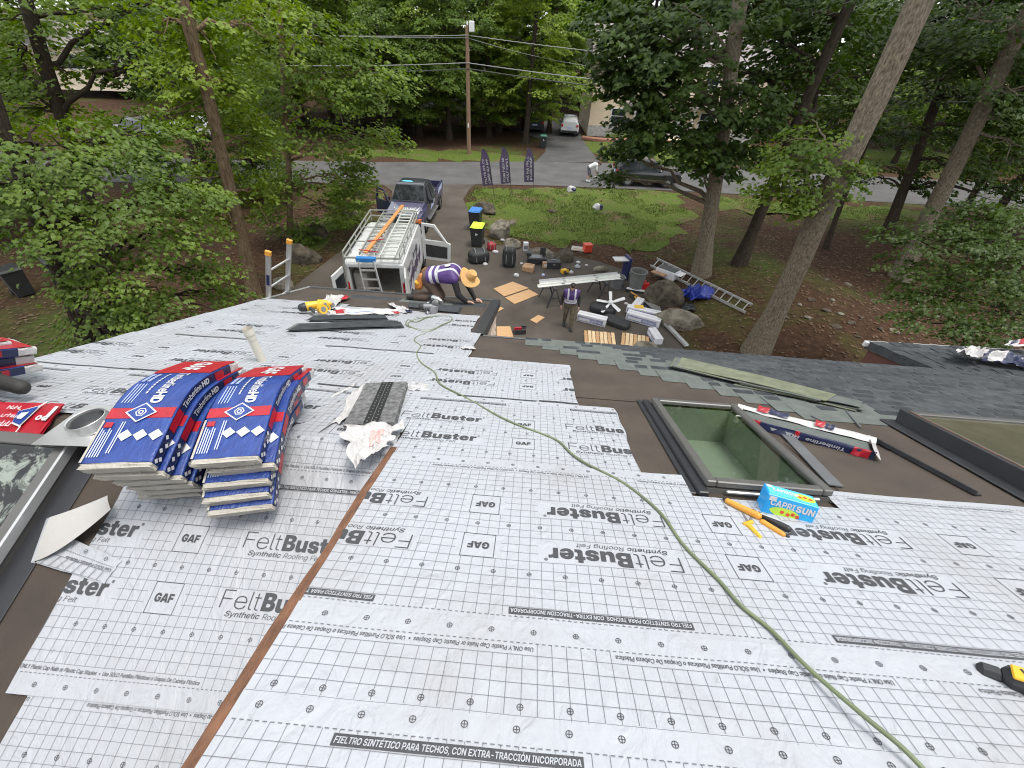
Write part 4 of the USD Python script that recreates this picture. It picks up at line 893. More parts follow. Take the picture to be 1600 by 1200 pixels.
def longbox(label, a, b, w, h, lift=0.0, mt_='carton_white'):
    A, B = G(*a), G(*b); d = B - A; L_ = np.linalg.norm(d[:2]); t = thing('long_carton', label, 'carton', (A + B) / 2 + [0, 0, .04 + lift], (0, 0, math.degrees(math.atan2(d[1], d[0])))); m = MB(); m.box((0, 0, h / 2), (L_, w, h), bev=.008); obj(t, 'carton', m, mt_)
    m = MB(); m.box((0, -w / 2 - .001, h * .45), (L_ * .94, .004, h * .66)); obj(t, 'printed_side', m, 'carton_print')
    m = MB(); m.box((-L_ * .24, -w / 2 - .004, h * .42), (L_ * .40, .003, h * .36)); m.box((L_ * .45, -w / 2 - .004, h * .5), (L_ * .08, .003, h * .5)); scribble(m, (-L_ * .40, -w / 2 - .0065, h * .40), (1, 0, 0), (0, 0, 1), h * .0001, .001, 3); scribble(m, (L_ * .03, -w / 2 - .0045, h * .34), (1, 0, 0), (0, 0, 1), h * .2, L_ * .36, int(L_ * 100)); obj(t, 'print_panel', m, 'carton_white')
    m = MB(); m.box((0, 0, h + .001), (L_ * .98, w * .08, .003)); obj(t, 'tape', m, 'aluminium'); return t
longbox('long white carton with dark printed side, left of the white fan blades', (902, 500), (946, 510), .30, .30); longbox('long white carton on the drive, the nearer of the stacked pair beside flat boulder', (978, 499), (1030, 511), .32, .30); longbox('long white carton behind and on top of its stacked neighbour', (977, 492), (1033, 502), .26, .24, .1); longbox('printed carton standing away from the house behind the stacked pair', (986, 492), (1000, 474), .30, .22); longbox('narrow printed carton pointing at the roof edge, right of the planks', (1016, 522), (1028, 540), .28, .24)
boxthing('yellow_sheet', 'small yellow card on the stacked cartons', (995, 494), (.34, .24, .02), 0, 'tool_yellow', 'card', lift=.36)
fp = thing('ceiling_fan', 'white fan with five long blades lying on black bags', 'fan', G(951, 488) + [0, 0, .42], (20, -14, 0), .74); m = MB(); m.lathe([(0, .12), (.09, .11), (.14, .05), (.14, -.03), (.08, -.08), (0, -.08)], sides=18); obj(fp, 'motor', m, 'white_paint', smooth=50)
for k in range(5): m = MB(); m.prism([(.12, -.04), (.25, -.075), (.72, -.085), (.75, -.05), (.75, .05), (.72, .085), (.25, .075), (.12, .04)], -.008, .008, rotm(10, 0, 72 * k + 12)); obj(fp, 'blade', m, 'white_paint')
softbag('black_bag', 'black rubbish bag under the white fan blades', G(941, 490) + [0, .1, 0], (1.0, .6, .34), -20, 'bag_black', False, seed=5); softbag('black_bag', 'flat black rubbish bag lying in front of the white fan', G(962, 508), (1.1, .55, .30), -35, 'bag_black', False, seed=6)
for k, (a, b, n, lb) in enumerate((((912, 529), (961, 533), 8, 'row of pale planks lying along the house, left one'), ((970, 532), (1014, 538), 7, 'row of pale planks lying along the house, right one'))):
    A, B = G(*a), G(*b); d = B - A; t = thing('plank_row', lb, 'planks', A + [0, 0, .05], (0, 0, math.degrees(math.atan2(d[1], d[0])))); L_ = np.linalg.norm(d[:2])
    for i in range(n): m = MB(); m.box((L_ * (i + .5) / n, -.02 + .015 * (i % 2), .03 + .004 * (i % 3)), (L_ / n - .022, .85, .03), bev=.004); obj(t, 'plank', m, 'plank' if i % 3 else 'plywood')
    m = MB(); m.box((L_ / 2, .2, .008), (L_, .07, .014)); m.box((L_ / 2, -.3, .008), (L_, .07, .014)); obj(t, 'batten', m, 'plank')
t = thing('metal_channel', 'long grey metal channel pointing at the house on soil right of the cartons', 'channel'); m = MB(); a, b = G(1039, 512) + [0, 0, .12], G(1071, 545) + [0, 0, .1]; m.bar(a, b, .14, .02); obj(t, 'web', m, 'aluminium'); m = MB(); m.bar(a + [-.07, 0, .04], b + [-.07, 0, .04], .01, .08); m.bar(a + [.07, 0, .04], b + [.07, 0, .04], .01, .08); obj(t, 'flange', m, 'aluminium')
boxthing('open_carton', 'open white box with black inside lying on the far end of the ladder', (1040, 437), (.9, .55, .35), -40, 'carton_white', 'box', lift=.12, parts=(('inside', 'tool_black', (.0, 0, .353), (.8, .45, .01)), ('flap', 'carton_white', (.55, 0, .30), (.3, .5, .02)), ('flap', 'cardboard', (-.2, -.4, .2), (.6, .3, .02))))
# ladder lying on the ground
a1, a2, b1, b2 = G(1025, 409), G(1173, 482), G(1015, 420), G(1162, 494)
lp = thing('ground_ladder', 'aluminium ladder lying on the ground beside the blue tarpaulin', 'ladder')
for A, B in ((a1, a2), (b1, b2)): m = MB(); m.bar(A + [0, 0, .16], B + [0, 0, .16], .035, .09); obj(lp, 'rail', m, 'aluminium')
for k in range(15): f = .03 + .94 * k / 14; m = MB(); m.tube([a1 * (1 - f) + a2 * f + [0, 0, .16], b1 * (1 - f) + b2 * f + [0, 0, .16]], .022, 7); obj(lp, 'rung', m, 'aluminium')
q = [G(1054, 472), G(1096, 478), G(1108, 462), G(1072, 455)]; P = patch_quad(*q, n=30, amp=.42, seed=31, ragged=.45, freq=2.6); tp = obj(None, 'tarpaulin', MB().grid(P[::-1]), 'tarp_blue', smooth=30); tag(tp, 'crumpled dark blue tarpaulin beside the ladder on the ground', 'tarpaulin')
q = [G(1062, 490), G(1086, 490), G(1084, 480), G(1068, 478)]; p = obj(None, 'black_sheet', MB().grid(patch_quad(*q, n=12, amp=.2, seed=33, ragged=.2)[::-1]), 'tool_black', smooth=30); tag(p, 'crumpled black sheet just below the blue tarpaulin', 'sheet')
boxthing('saw', 'dark circular saw on the drive at the house wall', (812, 521), (.4, .28, .2), 10, 'tool_black', 'saw', parts=(('blade_guard', 'wrap_dark_red', (-.08, -.1, .2), (.26, .06, .16)), ('handle', 'tool_black', (.12, 0, .26), (.2, .06, .06))))
# litter on the lawn
def sack(px, lb, seed):
    P = G(*px); p = thing('white_sack', lb, 'sack', P + [0, 0, .16]); obj(p, 'sack', rock((.62, .45, .46), seed, 3), 'white_wrap', smooth=25); m = MB(); m.tm(rock((.40, .30, .30), seed + 1, 2), None, (.14, -.09, .04)); obj(p, 'blue_print', m, 'wrap_navy', smooth=25)
sack((892, 300), 'white sack with navy print near the road edge of the lawn', 61); sack((933, 328), 'white sack with navy print in the middle of the lawn, nearer the house', 64)
# feather flags
mat('flag_purple', (0.085, 0.060, 0.115), rough=0.6, var=0.25)
for k, (bx, tx, ty, ang, lb) in enumerate((((772, 305), 752, 229, 14, 'leftmost of three purple feather flags with white lettering by the road'), ((799, 302), 787, 227, 14, 'middle one of three purple feather flags with white lettering by the road'), ((834, 300), 829, 230, 14, 'rightmost of three purple feather flags with white lettering by the road'))):
    o = G(*bx); T = W(tx, ty, o[1]); H_ = T[2] - o[2]; tilt = math.degrees(math.atan2(T[0] - o[0], H_)); t = thing('feather_flag', lb, 'flag', o, (0, tilt * .55, (0, 8, -4)[k]))
    zz = np.linspace(0, H_, 10); m = MB(); m.tube(np.stack([np.where(zz > H_ * .75, -(zz - H_ * .75) ** 2 * .55, 0), 0 * zz, zz], -1), .014, 6); obj(t, 'pole', m, 'tool_black')
    vv = np.linspace(0, 1, 16); uu = np.linspace(0, 1, 6); U, V_ = np.meshgrid(uu, vv, indexing='ij'); z = .62 + V_ * (H_ - .66); sp = np.where(z > H_ * .75, -(z - H_ * .75) ** 2 * .55, 0); wdt = .62 * np.clip((H_ + .06 - z) / .9, .12, 1) ** .6
    P = np.stack([sp - U * wdt, .03 * np.sin(U * 4 + V_ * 6), z], -1); fl_ = obj(t, 'banner', MB().grid(P), 'flag_purple', smooth=True); m = MB()
    for j in range(2): scribble(m, (-.10 - .22 * j, -.045, .75), (0, 0, 1), (-1, 0, 0), .155, 1.40, 70 + 5 * k + j)
    obj(fl_, 'lettering', m, 'print_white')
    m = MB(); m.box((0, 0, .02), (.35, .06, .03)); m.box((0, 0, .02), (.06, .35, .029)); obj(t, 'foot', m, 'tool_black')
# utility pole and wires
mat('pole_wood', (0.20, 0.125, 0.075), rough=0.85, var=0.25, scale=4, stretch=(6, 6, .6), bump=.5, bscale=12); mat('wire', (0.22, 0.22, 0.21), rough=0.5, var=0.1); mat('wire_black', (0.03, 0.03, 0.03), rough=0.5)
ub = G(733, 243); utop = W(739.5, 40, ub[1])[2]
up_ = thing('utility_pole', 'wooden utility pole across the road carrying wires and a pale box', 'utility pole', ub); m = MB(); m.tube([(0, 0, -.2), (.0, 0, utop * .5), (0, 0, utop)], [.17, .15, .12], 12); obj(up_, 'post', m, 'pole_wood', smooth=40)
m = MB(); m.box((.34, -.05, utop - .05), (.36, .30, .62), bev=.04); obj(up_, 'pale_box', m, 'white_paint'); m = MB(); m.box((.26, 0, utop - .35), (.3, .05, .05)); obj(up_, 'bracket', m, 'tool_grey')
m = MB(); m.lathe([(0, .2), (.05, .18), (.06, .05), (.03, 0), (0, 0)], (0.02, 0, utop), 10); obj(up_, 'insulator', m, 'white_paint'); m = MB(); m.box((0, -.15, 2.2), (.10, .03, .3)); obj(up_, 'number_plate', m, 'white_paint')
def wire(label, z0, d1, d2, sag_, r, mt_='wire', y=0):
    a = ub + np.array([.0, -.16, z0]); pts = []
    for far, s in ((d1, -1), (d2, 1)):
        far = np.asarray(far, float); u = np.linspace(0, 1, 16); q = a * (1 - u)[:, None] + far * u[:, None]; q[:, 2] -= sag_ * 4 * u * (1 - u); pts.append(q if s > 0 else q[::-1][:-1])
    p = obj(None, 'overhead_wire', MB().tube(np.vstack(pts), r, 5), mt_); tag(p, label, 'wire')
wire('topmost overhead wire on the utility pole', utop - .55, (-45, 33, utop - .3), (38, 47.0, utop - .9), .7, .022); wire('pale overhead wire at the pole\'s middle height', utop - 2.15, (-45, 33, utop - 2), (38, 47, utop - 2.6), .8, .028); wire('thick dark overhead cable just below the pale middle wire', utop - 2.5, (-45, 33, utop - 2.4), (38, 47, utop - 3.0), .9, .035, 'wire_black')
wire('thin wire dropping from the pole towards the beige house', utop - .7, (-38, 34, utop - .6), (9, 52, utop - 2.6), .4, .016)
# ladder leaning on the left rake
lp = thing('roof_ladder', 'aluminium ladder with orange caps standing above the far left roof edge', 'ladder'); tA, tB = at(419, 397, 5.42), at(452, 379, 5.42); fA, fB = np.array([-5.7, tA[1] + .02, .1]), np.array([-5.7, tB[1] + .02, .1])
for A, B in ((fA, tA), (fB, tB)):
    m = MB(); m.bar(A, B, .075, .034, up=(0, 1, 0)); r_ = obj(lp, 'rail', m, 'aluminium'); d = (B - A) / np.linalg.norm(B - A); m = MB(); m.bar(B - d * .02, B + d * .05, .085, .05, up=(0, 1, 0)); obj(r_, 'orange_cap', m, 'tool_orange')
m = MB(); 
for z0, z1 in ((.3, .46),): m.bar(tA - (tA - fA) * .22 * .3 + [.0, -.02, 0], tA - (tA - fA) * .10 + [.0, -.02, 0], .05, .003, up=(0, 1, 0))
obj(lp, 'warning_label', m, 'wrap_navy')
for k in range(15): f = 1 - .055 - k * .0565; m = MB(); m.tube([fA * (1 - f) + tA * f, fB * (1 - f) + tB * f], .018, 8); obj(lp, 'rung', m, 'aluminium')
# ------------------------------------------------------------------ trees
def leaf_mat(name, lo, hi, trans, thr=.32, sc=0.8):
    N = {'co': ('texture_coordinate', {}), 'n': ('noise_texture', {'scale': sc, 'detail': 3.0}), 'g': ('geometry', {}), 'oi': ('object_info', {}),
         'a': ('math', {'math_type': 'multiply', 'value2': 0.55}), 'b': ('math', {'math_type': 'add'}), 'c': ('math', {'math_type': 'multiply_add', 'value2': 0.22}), 'r': ('rgb_ramp', {'ramp': [(0.30, lo), (0.95, hi)]}),
         'd': ('principled_bsdf', {'roughness': 0.48, 'specular_ior_level': 0.35}), 't': ('translucent_bsdf', {}), 'hv': ('hsv', {'value': 1.0, 'saturation': 1.15}), 'm': ('mix_closure', {'fac': trans})}
    L = [('co.object', 'n.vector'), ('g.random_per_island', 'a.value1'), ('a.value', 'b.value1'), ('n.fac', 'b.value2'), ('oi.random', 'c.value1'), ('b.value', 'c.value3'), ('c.value', 'r.fac'), ('r.color', 'd.base_color'), ('r.color', 'hv.color'), ('hv.color', 't.color'), ('d.BSDF', 'm.closure1'), ('t.BSDF', 'm.closure2')]
    usdkit.material(stage, '/World/Looks/' + name, N, L, surface='m.closure')
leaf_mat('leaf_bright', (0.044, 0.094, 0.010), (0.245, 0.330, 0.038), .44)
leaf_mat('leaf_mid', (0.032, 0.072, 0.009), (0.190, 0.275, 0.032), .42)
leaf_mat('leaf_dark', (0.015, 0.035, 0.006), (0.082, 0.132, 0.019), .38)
mat('bark', (0.060, 0.048, 0.036), rough=0.92, scale=9.0, detail=9, bump=1.0, bscale=7.0, bdist=0.06, col2=(0.29, 0.245, 0.175), stretch=(3, 3, 1.2), spec=0.15)
mat('bark_warm', (0.080, 0.052, 0.030), rough=0.92, scale=5.0, detail=9, bump=1.0, bscale=7.0, bdist=0.05, col2=(0.255, 0.185, 0.115), stretch=(5, 5, 1.1), spec=0.15)
mat('bark_dark', (0.020, 0.016, 0.012), rough=0.92, scale=5.0, detail=9, bump=1.0, bscale=7.0, bdist=0.05, col2=(0.075, 0.058, 0.042), stretch=(5, 5, 1.1), spec=0.15)
MAPLE = np.array([(0, 0), (.22, .30), (.10, .52), (.50, .36), (.62, .16), (1.0, 0), (.62, -.16), (.50, -.36), (.10, -.52), (.22, -.30)])
def leaf_cloud(centers, outs, R_, per, size, seed, lobed=False, droop=.25, thick=.07):
    """sprays of leaves: each spray a loose drooping plate of leaves around its centre, pointing outward"""
    r = np.random.default_rng(seed); n = len(centers); N = n * per
    c = np.repeat(centers, per, 0); o = np.repeat(outs, per, 0); RR = np.repeat(np.broadcast_to(R_, (n,)), per)
    o = o.copy(); o[:, 2] *= .35; o /= np.linalg.norm(o, axis=1, keepdims=True) + 1e-9
    s = np.cross(np.array([0, 0, 1.0]), o); s /= np.linalg.norm(s, axis=1, keepdims=True) + 1e-9
    a = r.beta(1.5, 1.1, N) * 1.35 - .35; b = r.normal(size=N) * .36 * (1.15 - .55 * np.clip(a, 0, 1))
    tilt = np.repeat(r.normal(size=n) * .35, per)
    pos = c + o * (a * RR)[:, None] + s * (b * RR)[:, None]
    pos[:, 2] += (-droop * np.clip(a, 0, 1) ** 2 + tilt * b + r.normal(size=N) * thick) * RR
    d = o * (.6 + .5 * r.random(N))[:, None] + s * (np.sign(b) * .5 + r.normal(size=N) * .5)[:, None]; d[:, 2] -= .25 + .5 * r.random(N) * .9
    d /= np.linalg.norm(d, axis=1, keepdims=True); up = np.array([0, 0, 1.0]) + r.normal(size=(N, 3)) * .42
    w = np.cross(d, up); w /= np.linalg.norm(w, axis=1, keepdims=True); nn = np.cross(w, d)
    L = size * (.6 + .8 * r.random(N)); 
    if lobed:
        q = MAPLE; V = pos[:, None] + d[:, None] * (q[None, :, 0] * L[:, None])[..., None] + w[:, None] * (q[None, :, 1] * L[:, None])[..., None] - nn[:, None] * ((np.abs(q[None, :, 1]) * .35 + q[None, :, 0] ** 2 * .18) * L[:, None])[..., None]
        k = len(q); F_ = np.array([[0, i, i + 1] for i in range(1, k - 1)]); F_ = (np.arange(N)[:, None, None] * k + F_[None]).reshape(-1, 3)
        return V.reshape(-1, 3), F_[:, ::-1]
    q = np.array([(0, 0), (.48, .36), (1, 0), (.48, -.36)])
    V = pos[:, None] + d[:, None] * (q[None, :, 0] * L[:, None])[..., None] + w[:, None] * (q[None, :, 1] * L[:, None])[..., None] - nn[:, None] * (np.abs(q[None, :, 1]) * .4 * L[:, None])[..., None]
    F_ = np.array([[0, 1, 2], [0, 2, 3]]); F_ = (np.arange(N)[:, None, None] * 4 + F_[None]).reshape(-1, 3); return V.reshape(-1, 3), F_[:, ::-1]
def sprays(blobs, seed, axis=None, shell=.45):
    """spray centres inside ellipsoid blobs (cx, cy, cz, rx, ry, rz, n)"""
    r = np.random.default_rng(seed); C, O = [], []
    for cx, cy, cz, rx, ry, rz, n in blobs:
        u = r.normal(size=(n, 3)); u /= np.linalg.norm(u, axis=1, keepdims=True); u *= (r.random(n) ** shell)[:, None]
        # layered plates: pull heights towards a few tiers
        p = u * np.array([rx, ry, rz]); tier = max(.35, rz / 3.2); p[:, 2] = p[:, 2] * .45 + np.round(p[:, 2] / tier) * tier * .55
        o = u * np.array([1, 1, .3]) + r.normal(size=(n, 3)) * .25
        if axis is not None:
            o2 = p + np.array([cx, cy, cz]) - axis; o2[:, 2] = 0; o2 /= np.linalg.norm(o2, axis=1, keepdims=True) + 1e-6; o = o * .6 + o2
        C.append(p + np.array([cx, cy, cz])); O.append(o)
    return np.vstack(C), np.vstack(O)
def trunk_mesh(base, top, r0, r1, seed, sides=12, n=14, flare=.45):
    r = np.random.default_rng(seed); f = np.linspace(0, 1, n); base, top = np.asarray(base, float), np.asarray(top, float)
    p = base + (top - base) * f[:, None]; h = np.linalg.norm(top - base)
    wob = np.cumsum(r.normal(size=(n, 3)) * .012 * h / n * 2, 0); wob[:, 2] = 0; wob -= f[:, None] * wob[-1]; p = p + wob
    rad = r0 + (r1 - r0) * f ** .8; rad = rad * (1 + flare * np.exp(-f * h / .45)); m = MB()
    m.tube(np.vstack([p[0] - [0, 0, .3], p]), np.r_[rad[0] * 1.12, rad], sides)
    v, fc = m.mesh(); v = v + (meshkit.noise(v * np.array([6, 6, 1.6]) + seed, 4)[:, None] - .5) * np.minimum(.09, r0 * .22) * np.array([1, 1, 0]); return (v, fc), p, rad
def limb(m, a, b, r0, r1, seed, droop=0.0):
    r = np.random.default_rng(seed); u = np.linspace(0, 1, 7); a = np.asarray(a); b = np.asarray(b); p = a + (b - a) * u[:, None]; p[:, 2] += (u * (1 - u)) * np.linalg.norm(b - a) * .22 - droop * u ** 2; p[1:-1] += r.normal(size=(5, 3)) * .03 * np.linalg.norm(b - a); m.tube(p, r0 + (r1 - r0) * u, 6)
def tree(name, label, base, top, r0, blobs, leaf, size, per, seed, lobed=False, bark='bark', group=None, r_top=None, rad=(.55, .95), cat='tree', droop=.25, upper=None, limbs=None):
    """base and top: trunk ends in the world; blobs: (centre, rx, ry, rz, sprays) in the world"""
    base = np.asarray(base, float); t = thing(name, label, cat, base, group=group); top = np.asarray(top, float) - base
    tm_, p, rd = trunk_mesh((0, 0, 0), top, r0, r_top or r0 * .45, seed); obj(t, 'trunk', tm_, bark, smooth=60)
    bl = [tuple(np.asarray(c, float) - base) + (rx, ry, rz, n) for c, rx, ry, rz, n in blobs]
    if bl:
        lm = MB(); r = np.random.default_rng(seed + 5)
        for i, b in enumerate(bl):
            c = np.array(b[:3]); k = int(np.argmin(np.abs(p[:, 2] - (c[2] - 0.25 * np.hypot(c[0], c[1]))))); k = min(max(k, 2), len(p) - 2); r_l = min(rd[k] * .5, .05 + .012 * np.linalg.norm(c - p[k]))
            limb(lm, p[k], c, r_l, .018, seed + i)
            for j in range(3): e = c + r.normal(size=3) * np.array(b[3:6]) * .6; limb(lm, p[k] * .35 + c * .65 + [0, 0, .1], e, r_l * .45, .008, seed + i * 7 + j)
        obj(t, 'limbs', lm, bark, smooth=60, kind='stuff')
        C, O = sprays(bl, seed, axis=np.array([p[len(p) // 2][0], p[len(p) // 2][1], 0])); R_ = np.random.default_rng(seed + 2).uniform(*rad, len(C))
        obj(t, 'crown', leaf_cloud(C, O, R_, per, size, seed + 3, lobed, droop), leaf)
    if upper:
        C, O = sprays([tuple(np.asarray(c, float) - base) + (rx, ry, rz, n) for c, rx, ry, rz, n in upper], seed + 9); obj(t, 'crown', leaf_cloud(C, O, np.random.default_rng(seed).uniform(.9, 1.5, len(C)), 46, .30, seed + 11, False, .3), leaf)
    return t
def top_of(px, py, base, h):
    """the trunk goes from base through the direction (px, py), staying in the plane y = base y, up to height h"""
    T = W(px, py, base[1]); d = T - base; return base + d * (h / d[2])
def B_(px, py, y, rx, rz, n, ry=None): return (W(px, py, y), rx, ry or rx, rz, n)
def base_at(px, py): P = G(px, py); P[2] = float(gz(P[0], P[1])); return P
# near left tree whose branches hang beside the roof
b = np.array([-11.6, 8.6, float(gz(-11.6, 8.6))])
tree('maple_tree', 'nearest tree at the left, its layered branches hanging beside the roof', b, W(38, -30, 9.5) + [0, 0, 5], .19,
     [B_(40, 235, 8.8, 1.2, .35, 24), B_(120, 275, 8.6, 1.2, .30, 24), B_(20, 315, 8.2, 1.1, .30, 20), B_(190, 245, 9.4, 1.1, .28, 20), B_(225, 310, 9.0, 1.1, .28, 22), B_(130, 350, 8.2, 1.0, .26, 18), B_(265, 365, 9.0, .9, .24, 18), B_(180, 410, 8.2, .9, .24, 16), B_(305, 415, 9.4, .75, .2, 13), B_(215, 462, 8.0, .75, .2, 12), B_(325, 455, 9.4, .5, .16, 8), B_(170, 490, 7.4, .5, .2, 7), B_(185, 530, 7.4, .55, .18, 7), B_(250, 505, 8.0, .5, .18, 6), B_(60, 195, 10.5, 1.4, .35, 22), B_(-60, 280, 8.4, 1.2, .5, 20), B_(215, 200, 10.6, 1.1, .26, 16), B_(300, 300, 9.8, .7, .2, 10), B_(150, 215, 11, 1.2, .3, 18), B_(150, 440, 7.8, .6, .2, 6)],
     'leaf_mid', .090, 40, 101, True, 'bark_dark', rad=(.45, .85), upper=[((-13, 9, 14), 3.5, 3.5, 2.2, 30)])
b = base_at(402, 474)
tree('oak_tree', 'slim leaning tree with a warm trunk standing left of the roof ladder', b, top_of(286, -20, b, 17), .21,
     [B_(330, 60, 14.4, 1.3, .9, 26), B_(395, 40, 15, 1.3, .9, 26), B_(255, 30, 14, 1.2, .9, 20), B_(330, 160, 14.2, 1.1, .6, 22), B_(380, 215, 14.5, 1.1, .6, 22), B_(300, 120, 13.6, .9, .5, 14), B_(345, 275, 14, .9, .5, 18), B_(400, 300, 14.3, .8, .5, 16), B_(370, 345, 14.0, .5, .35, 8), B_(350, 330, 13.8, .5, .3, 8)],
     'leaf_bright', .115, 36, 111, True, 'bark_warm', rad=(.5, .9), upper=[((-14, 14, 14.5), 3.5, 3.5, 2.2, 30)])
b = base_at(456, 380)
tree('young_tree', 'thin upright tree with spreading leafy branches left of the ladder-topped van', b, top_of(438, -20, b, 15), .13,
     [B_(470, 110, 19.5, 1.7, .8, 34), B_(540, 140, 19.5, 1.6, .8, 32), B_(590, 110, 20, 1.3, .7, 22), B_(430, 170, 19, 1.5, .7, 26), B_(500, 215, 19.5, 1.6, .7, 32), B_(535, 262, 20, 1.1, .6, 24), B_(470, 285, 19.5, 1.4, .7, 28), B_(520, 300, 20.5, 1.0, .5, 18), B_(430, 330, 19, 1.0, .6, 16), B_(585, 215, 20.5, 1.0, .5, 14), B_(500, 40, 20, 1.6, .9, 28), B_(420, 30, 19, 1.6, .9, 24), B_(545, 290, 21.5, .9, .5, 14), B_(520, 330, 20, .8, .5, 10)],
     'leaf_bright', .17, 30, 121, False, 'bark_warm', rad=(.6, 1.05), upper=[((-9, 20, 14), 3.5, 3.5, 2.2, 26)])
b = base_at(328, 340)
tree('young_tree', 'thin dark tree behind the slim leaning tree at the left', b, top_of(300, 240, b, 15), .15, [B_(270, 190, 25, 1.9, 1.0, 34), B_(350, 120, 25, 1.8, 1.0, 30), B_(285, 115, 24, 1.5, .9, 24), B_(350, 262, 27, 1.3, .4, 16), B_(250, 285, 25, 1.4, .4, 16), B_(420, 255, 26, 1.4, .4, 16), B_(200, 240, 26, 1.4, .4, 16), B_(390, 290, 24, 1.0, .35, 12), B_(300, 320, 23, 1.2, .35, 12), B_(300, 60, 25, 2.2, 1.2, 34)], 'leaf_mid', .19, 30, 131, False, 'bark_dark', rad=(.7, 1.2), upper=[((-20, 25, 14), 4, 4, 2.5, 50)])
b = base_at(165, 400)
tree('oak_tree', 'dark tall trunk at the upper left behind hanging branches', b, top_of(30, -20, b, 17), .27, [B_(80, 25, 17, 1.6, .8, 22), B_(30, 70, 17, 1.6, .9, 24), B_(112, 112, 17, .7, .3, 9), B_(232, 92, 17, .8, .4, 11), B_(215, 10, 18, 1.4, .7, 20), B_(150, 20, 18, 1.4, .6, 18), B_(20, 130, 16, 1.6, .8, 22), B_(60, 170, 17, 1.3, .5, 16)], 'leaf_mid', .18, 30, 141, False, 'bark_dark', rad=(.7, 1.1), upper=[((-21, 18, 14), 4, 4, 2.5, 50)])
# right-hand trees
b = base_at(1183, 548)
tree('oak_tree', 'big pale leaning trunk at the right, rising behind the roof with a leafy sprig', b, top_of(1441, -5, b, 19), .31,
     [B_(1262, 225, 12.4, .75, .45, 14), B_(1240, 262, 12.2, .8, .4, 15), B_(1295, 285, 12.4, .65, .35, 12), B_(1225, 300, 12.0, .55, .3, 9), B_(1320, 255, 12.6, .5, .3, 7), B_(1268, 310, 12.0, .45, .25, 6)], 'leaf_bright', .105, 40, 151, True, 'bark', rad=(.40, .70), r_top=.20, upper=[((11, 13, 17), 4, 4, 2.2, 50)])
b = base_at(1093, 432)
tree('oak_tree', 'straight thick trunk rising beside the ladder on the ground, dark branches around it', b, top_of(1153, 40, b, 19), .31,
     [B_(1010, 60, 18.5, 1.9, 1.0, 38), B_(1005, 95, 18.5, 1.1, .6, 22), B_(1060, 130, 17.8, 1.8, .8, 36), B_(1040, 160, 18.5, 1.0, .4, 18), B_(992, 125, 18.5, .8, .5, 16), B_(1000, 190, 19, .6, .3, 9), B_(1075, 200, 17.8, 1.6, .7, 32), B_(1020, 228, 18.5, 1.0, .4, 14), B_(1120, 240, 17.6, 1.3, .6, 26), B_(980, 30, 19, 1.4, .8, 22), B_(1100, 30, 18, 2.0, 1.0, 36), B_(1165, 160, 17.6, 1.3, .7, 24), B_(978, 240, 20.5, .6, .3, 10), B_(972, 278, 21, .6, .25, 10), B_(1095, 262, 19.5, .9, .3, 14), B_(1050, 80, 18, 1.6, .8, 28)],
     'leaf_dark', .18, 32, 161, True, 'bark', rad=(.6, 1.05), upper=[((7, 18, 14.5), 4.5, 4.5, 2.4, 70), ((7.5, 24, 13), 4.5, 4.5, 2.2, 70)])
b = base_at(1152, 418)
tree('oak_tree', 'thinner dark trunk leaning right, just behind the straight thick trunk', b, top_of(1300, 70, b, 18), .24, [B_(1210, 60, 20, 1.9, .9, 32), B_(1250, 120, 20, 1.7, .8, 28), B_(1200, 180, 20, 1.4, .6, 20), B_(1290, 40, 20, 1.7, .9, 26), B_(1180, 235, 21, 1.2, .6, 16), B_(1230, 215, 22, 1.5, .5, 22), B_(1320, 110, 22, 1.8, .7, 26), B_(1180, 110, 21, 1.7, .7, 26), B_(1300, 190, 23, 1.6, .5, 20), B_(1230, 20, 20, 2.0, .9, 30), B_(1340, 200, 24, 1.3, .5, 14)], 'leaf_dark', .19, 30, 171, False, 'bark_dark', rad=(.6, 1.1), upper=[((14, 20, 14), 4, 4, 2.4, 60)])
b = base_at(1290, 388)
tree('young_tree', 'thin black trunk right behind the big pale leaning trunk', b, top_of(1402, 100, b, 15), .13, [B_(1370, 80, 25, 2.0, 1.0, 28), B_(1330, 170, 25, 1.5, .7, 16)], 'leaf_dark', .2, 28, 181, False, 'bark_dark', rad=(.7, 1.1), upper=[((20, 24, 13), 4, 4, 2.4, 40)])
b = base_at(1383, 372)
tree('oak_tree', 'dark forked trunk between big pale trunk and far right trunk', b, top_of(1480, 110, b, 17), .27, [B_(1480, 60, 26, 2.2, 1.1, 30), B_(1430, 130, 26, 1.8, .9, 22), B_(1530, 110, 26, 1.8, .9, 22), B_(1470, 190, 27, 1.8, .7, 20), B_(1400, 60, 27, 2.2, 1.0, 26), B_(1540, 190, 27, 1.7, .7, 18), B_(1400, 262, 27, 1.2, .35, 12), B_(1470, 250, 27, 1.3, .4, 14), B_(1530, 275, 26, 1.3, .4, 14), B_(1585, 300, 25, 1.2, .4, 12), B_(1440, 285, 26, 1.0, .3, 10), B_(1360, 275, 27, .9, .3, 10), B_(1500, 262, 24, 1.0, .3, 12), B_(1350, 30, 27, 2.2, 1.0, 34), B_(1440, 20, 25, 2.2, 1.0, 34), B_(1500, 150, 25, 1.7, .6, 24), B_(1420, 200, 26, 1.5, .5, 18), B_(1500, 215, 26, 1.5, .5, 18), B_(1560, 60, 24, 2.0, .9, 34)], 'leaf_dark', .2, 28, 191, False, 'bark_dark', rad=(.7, 1.2), upper=[((24, 25, 14), 4, 4, 2.4, 40)])
b = base_at(1403, 436)
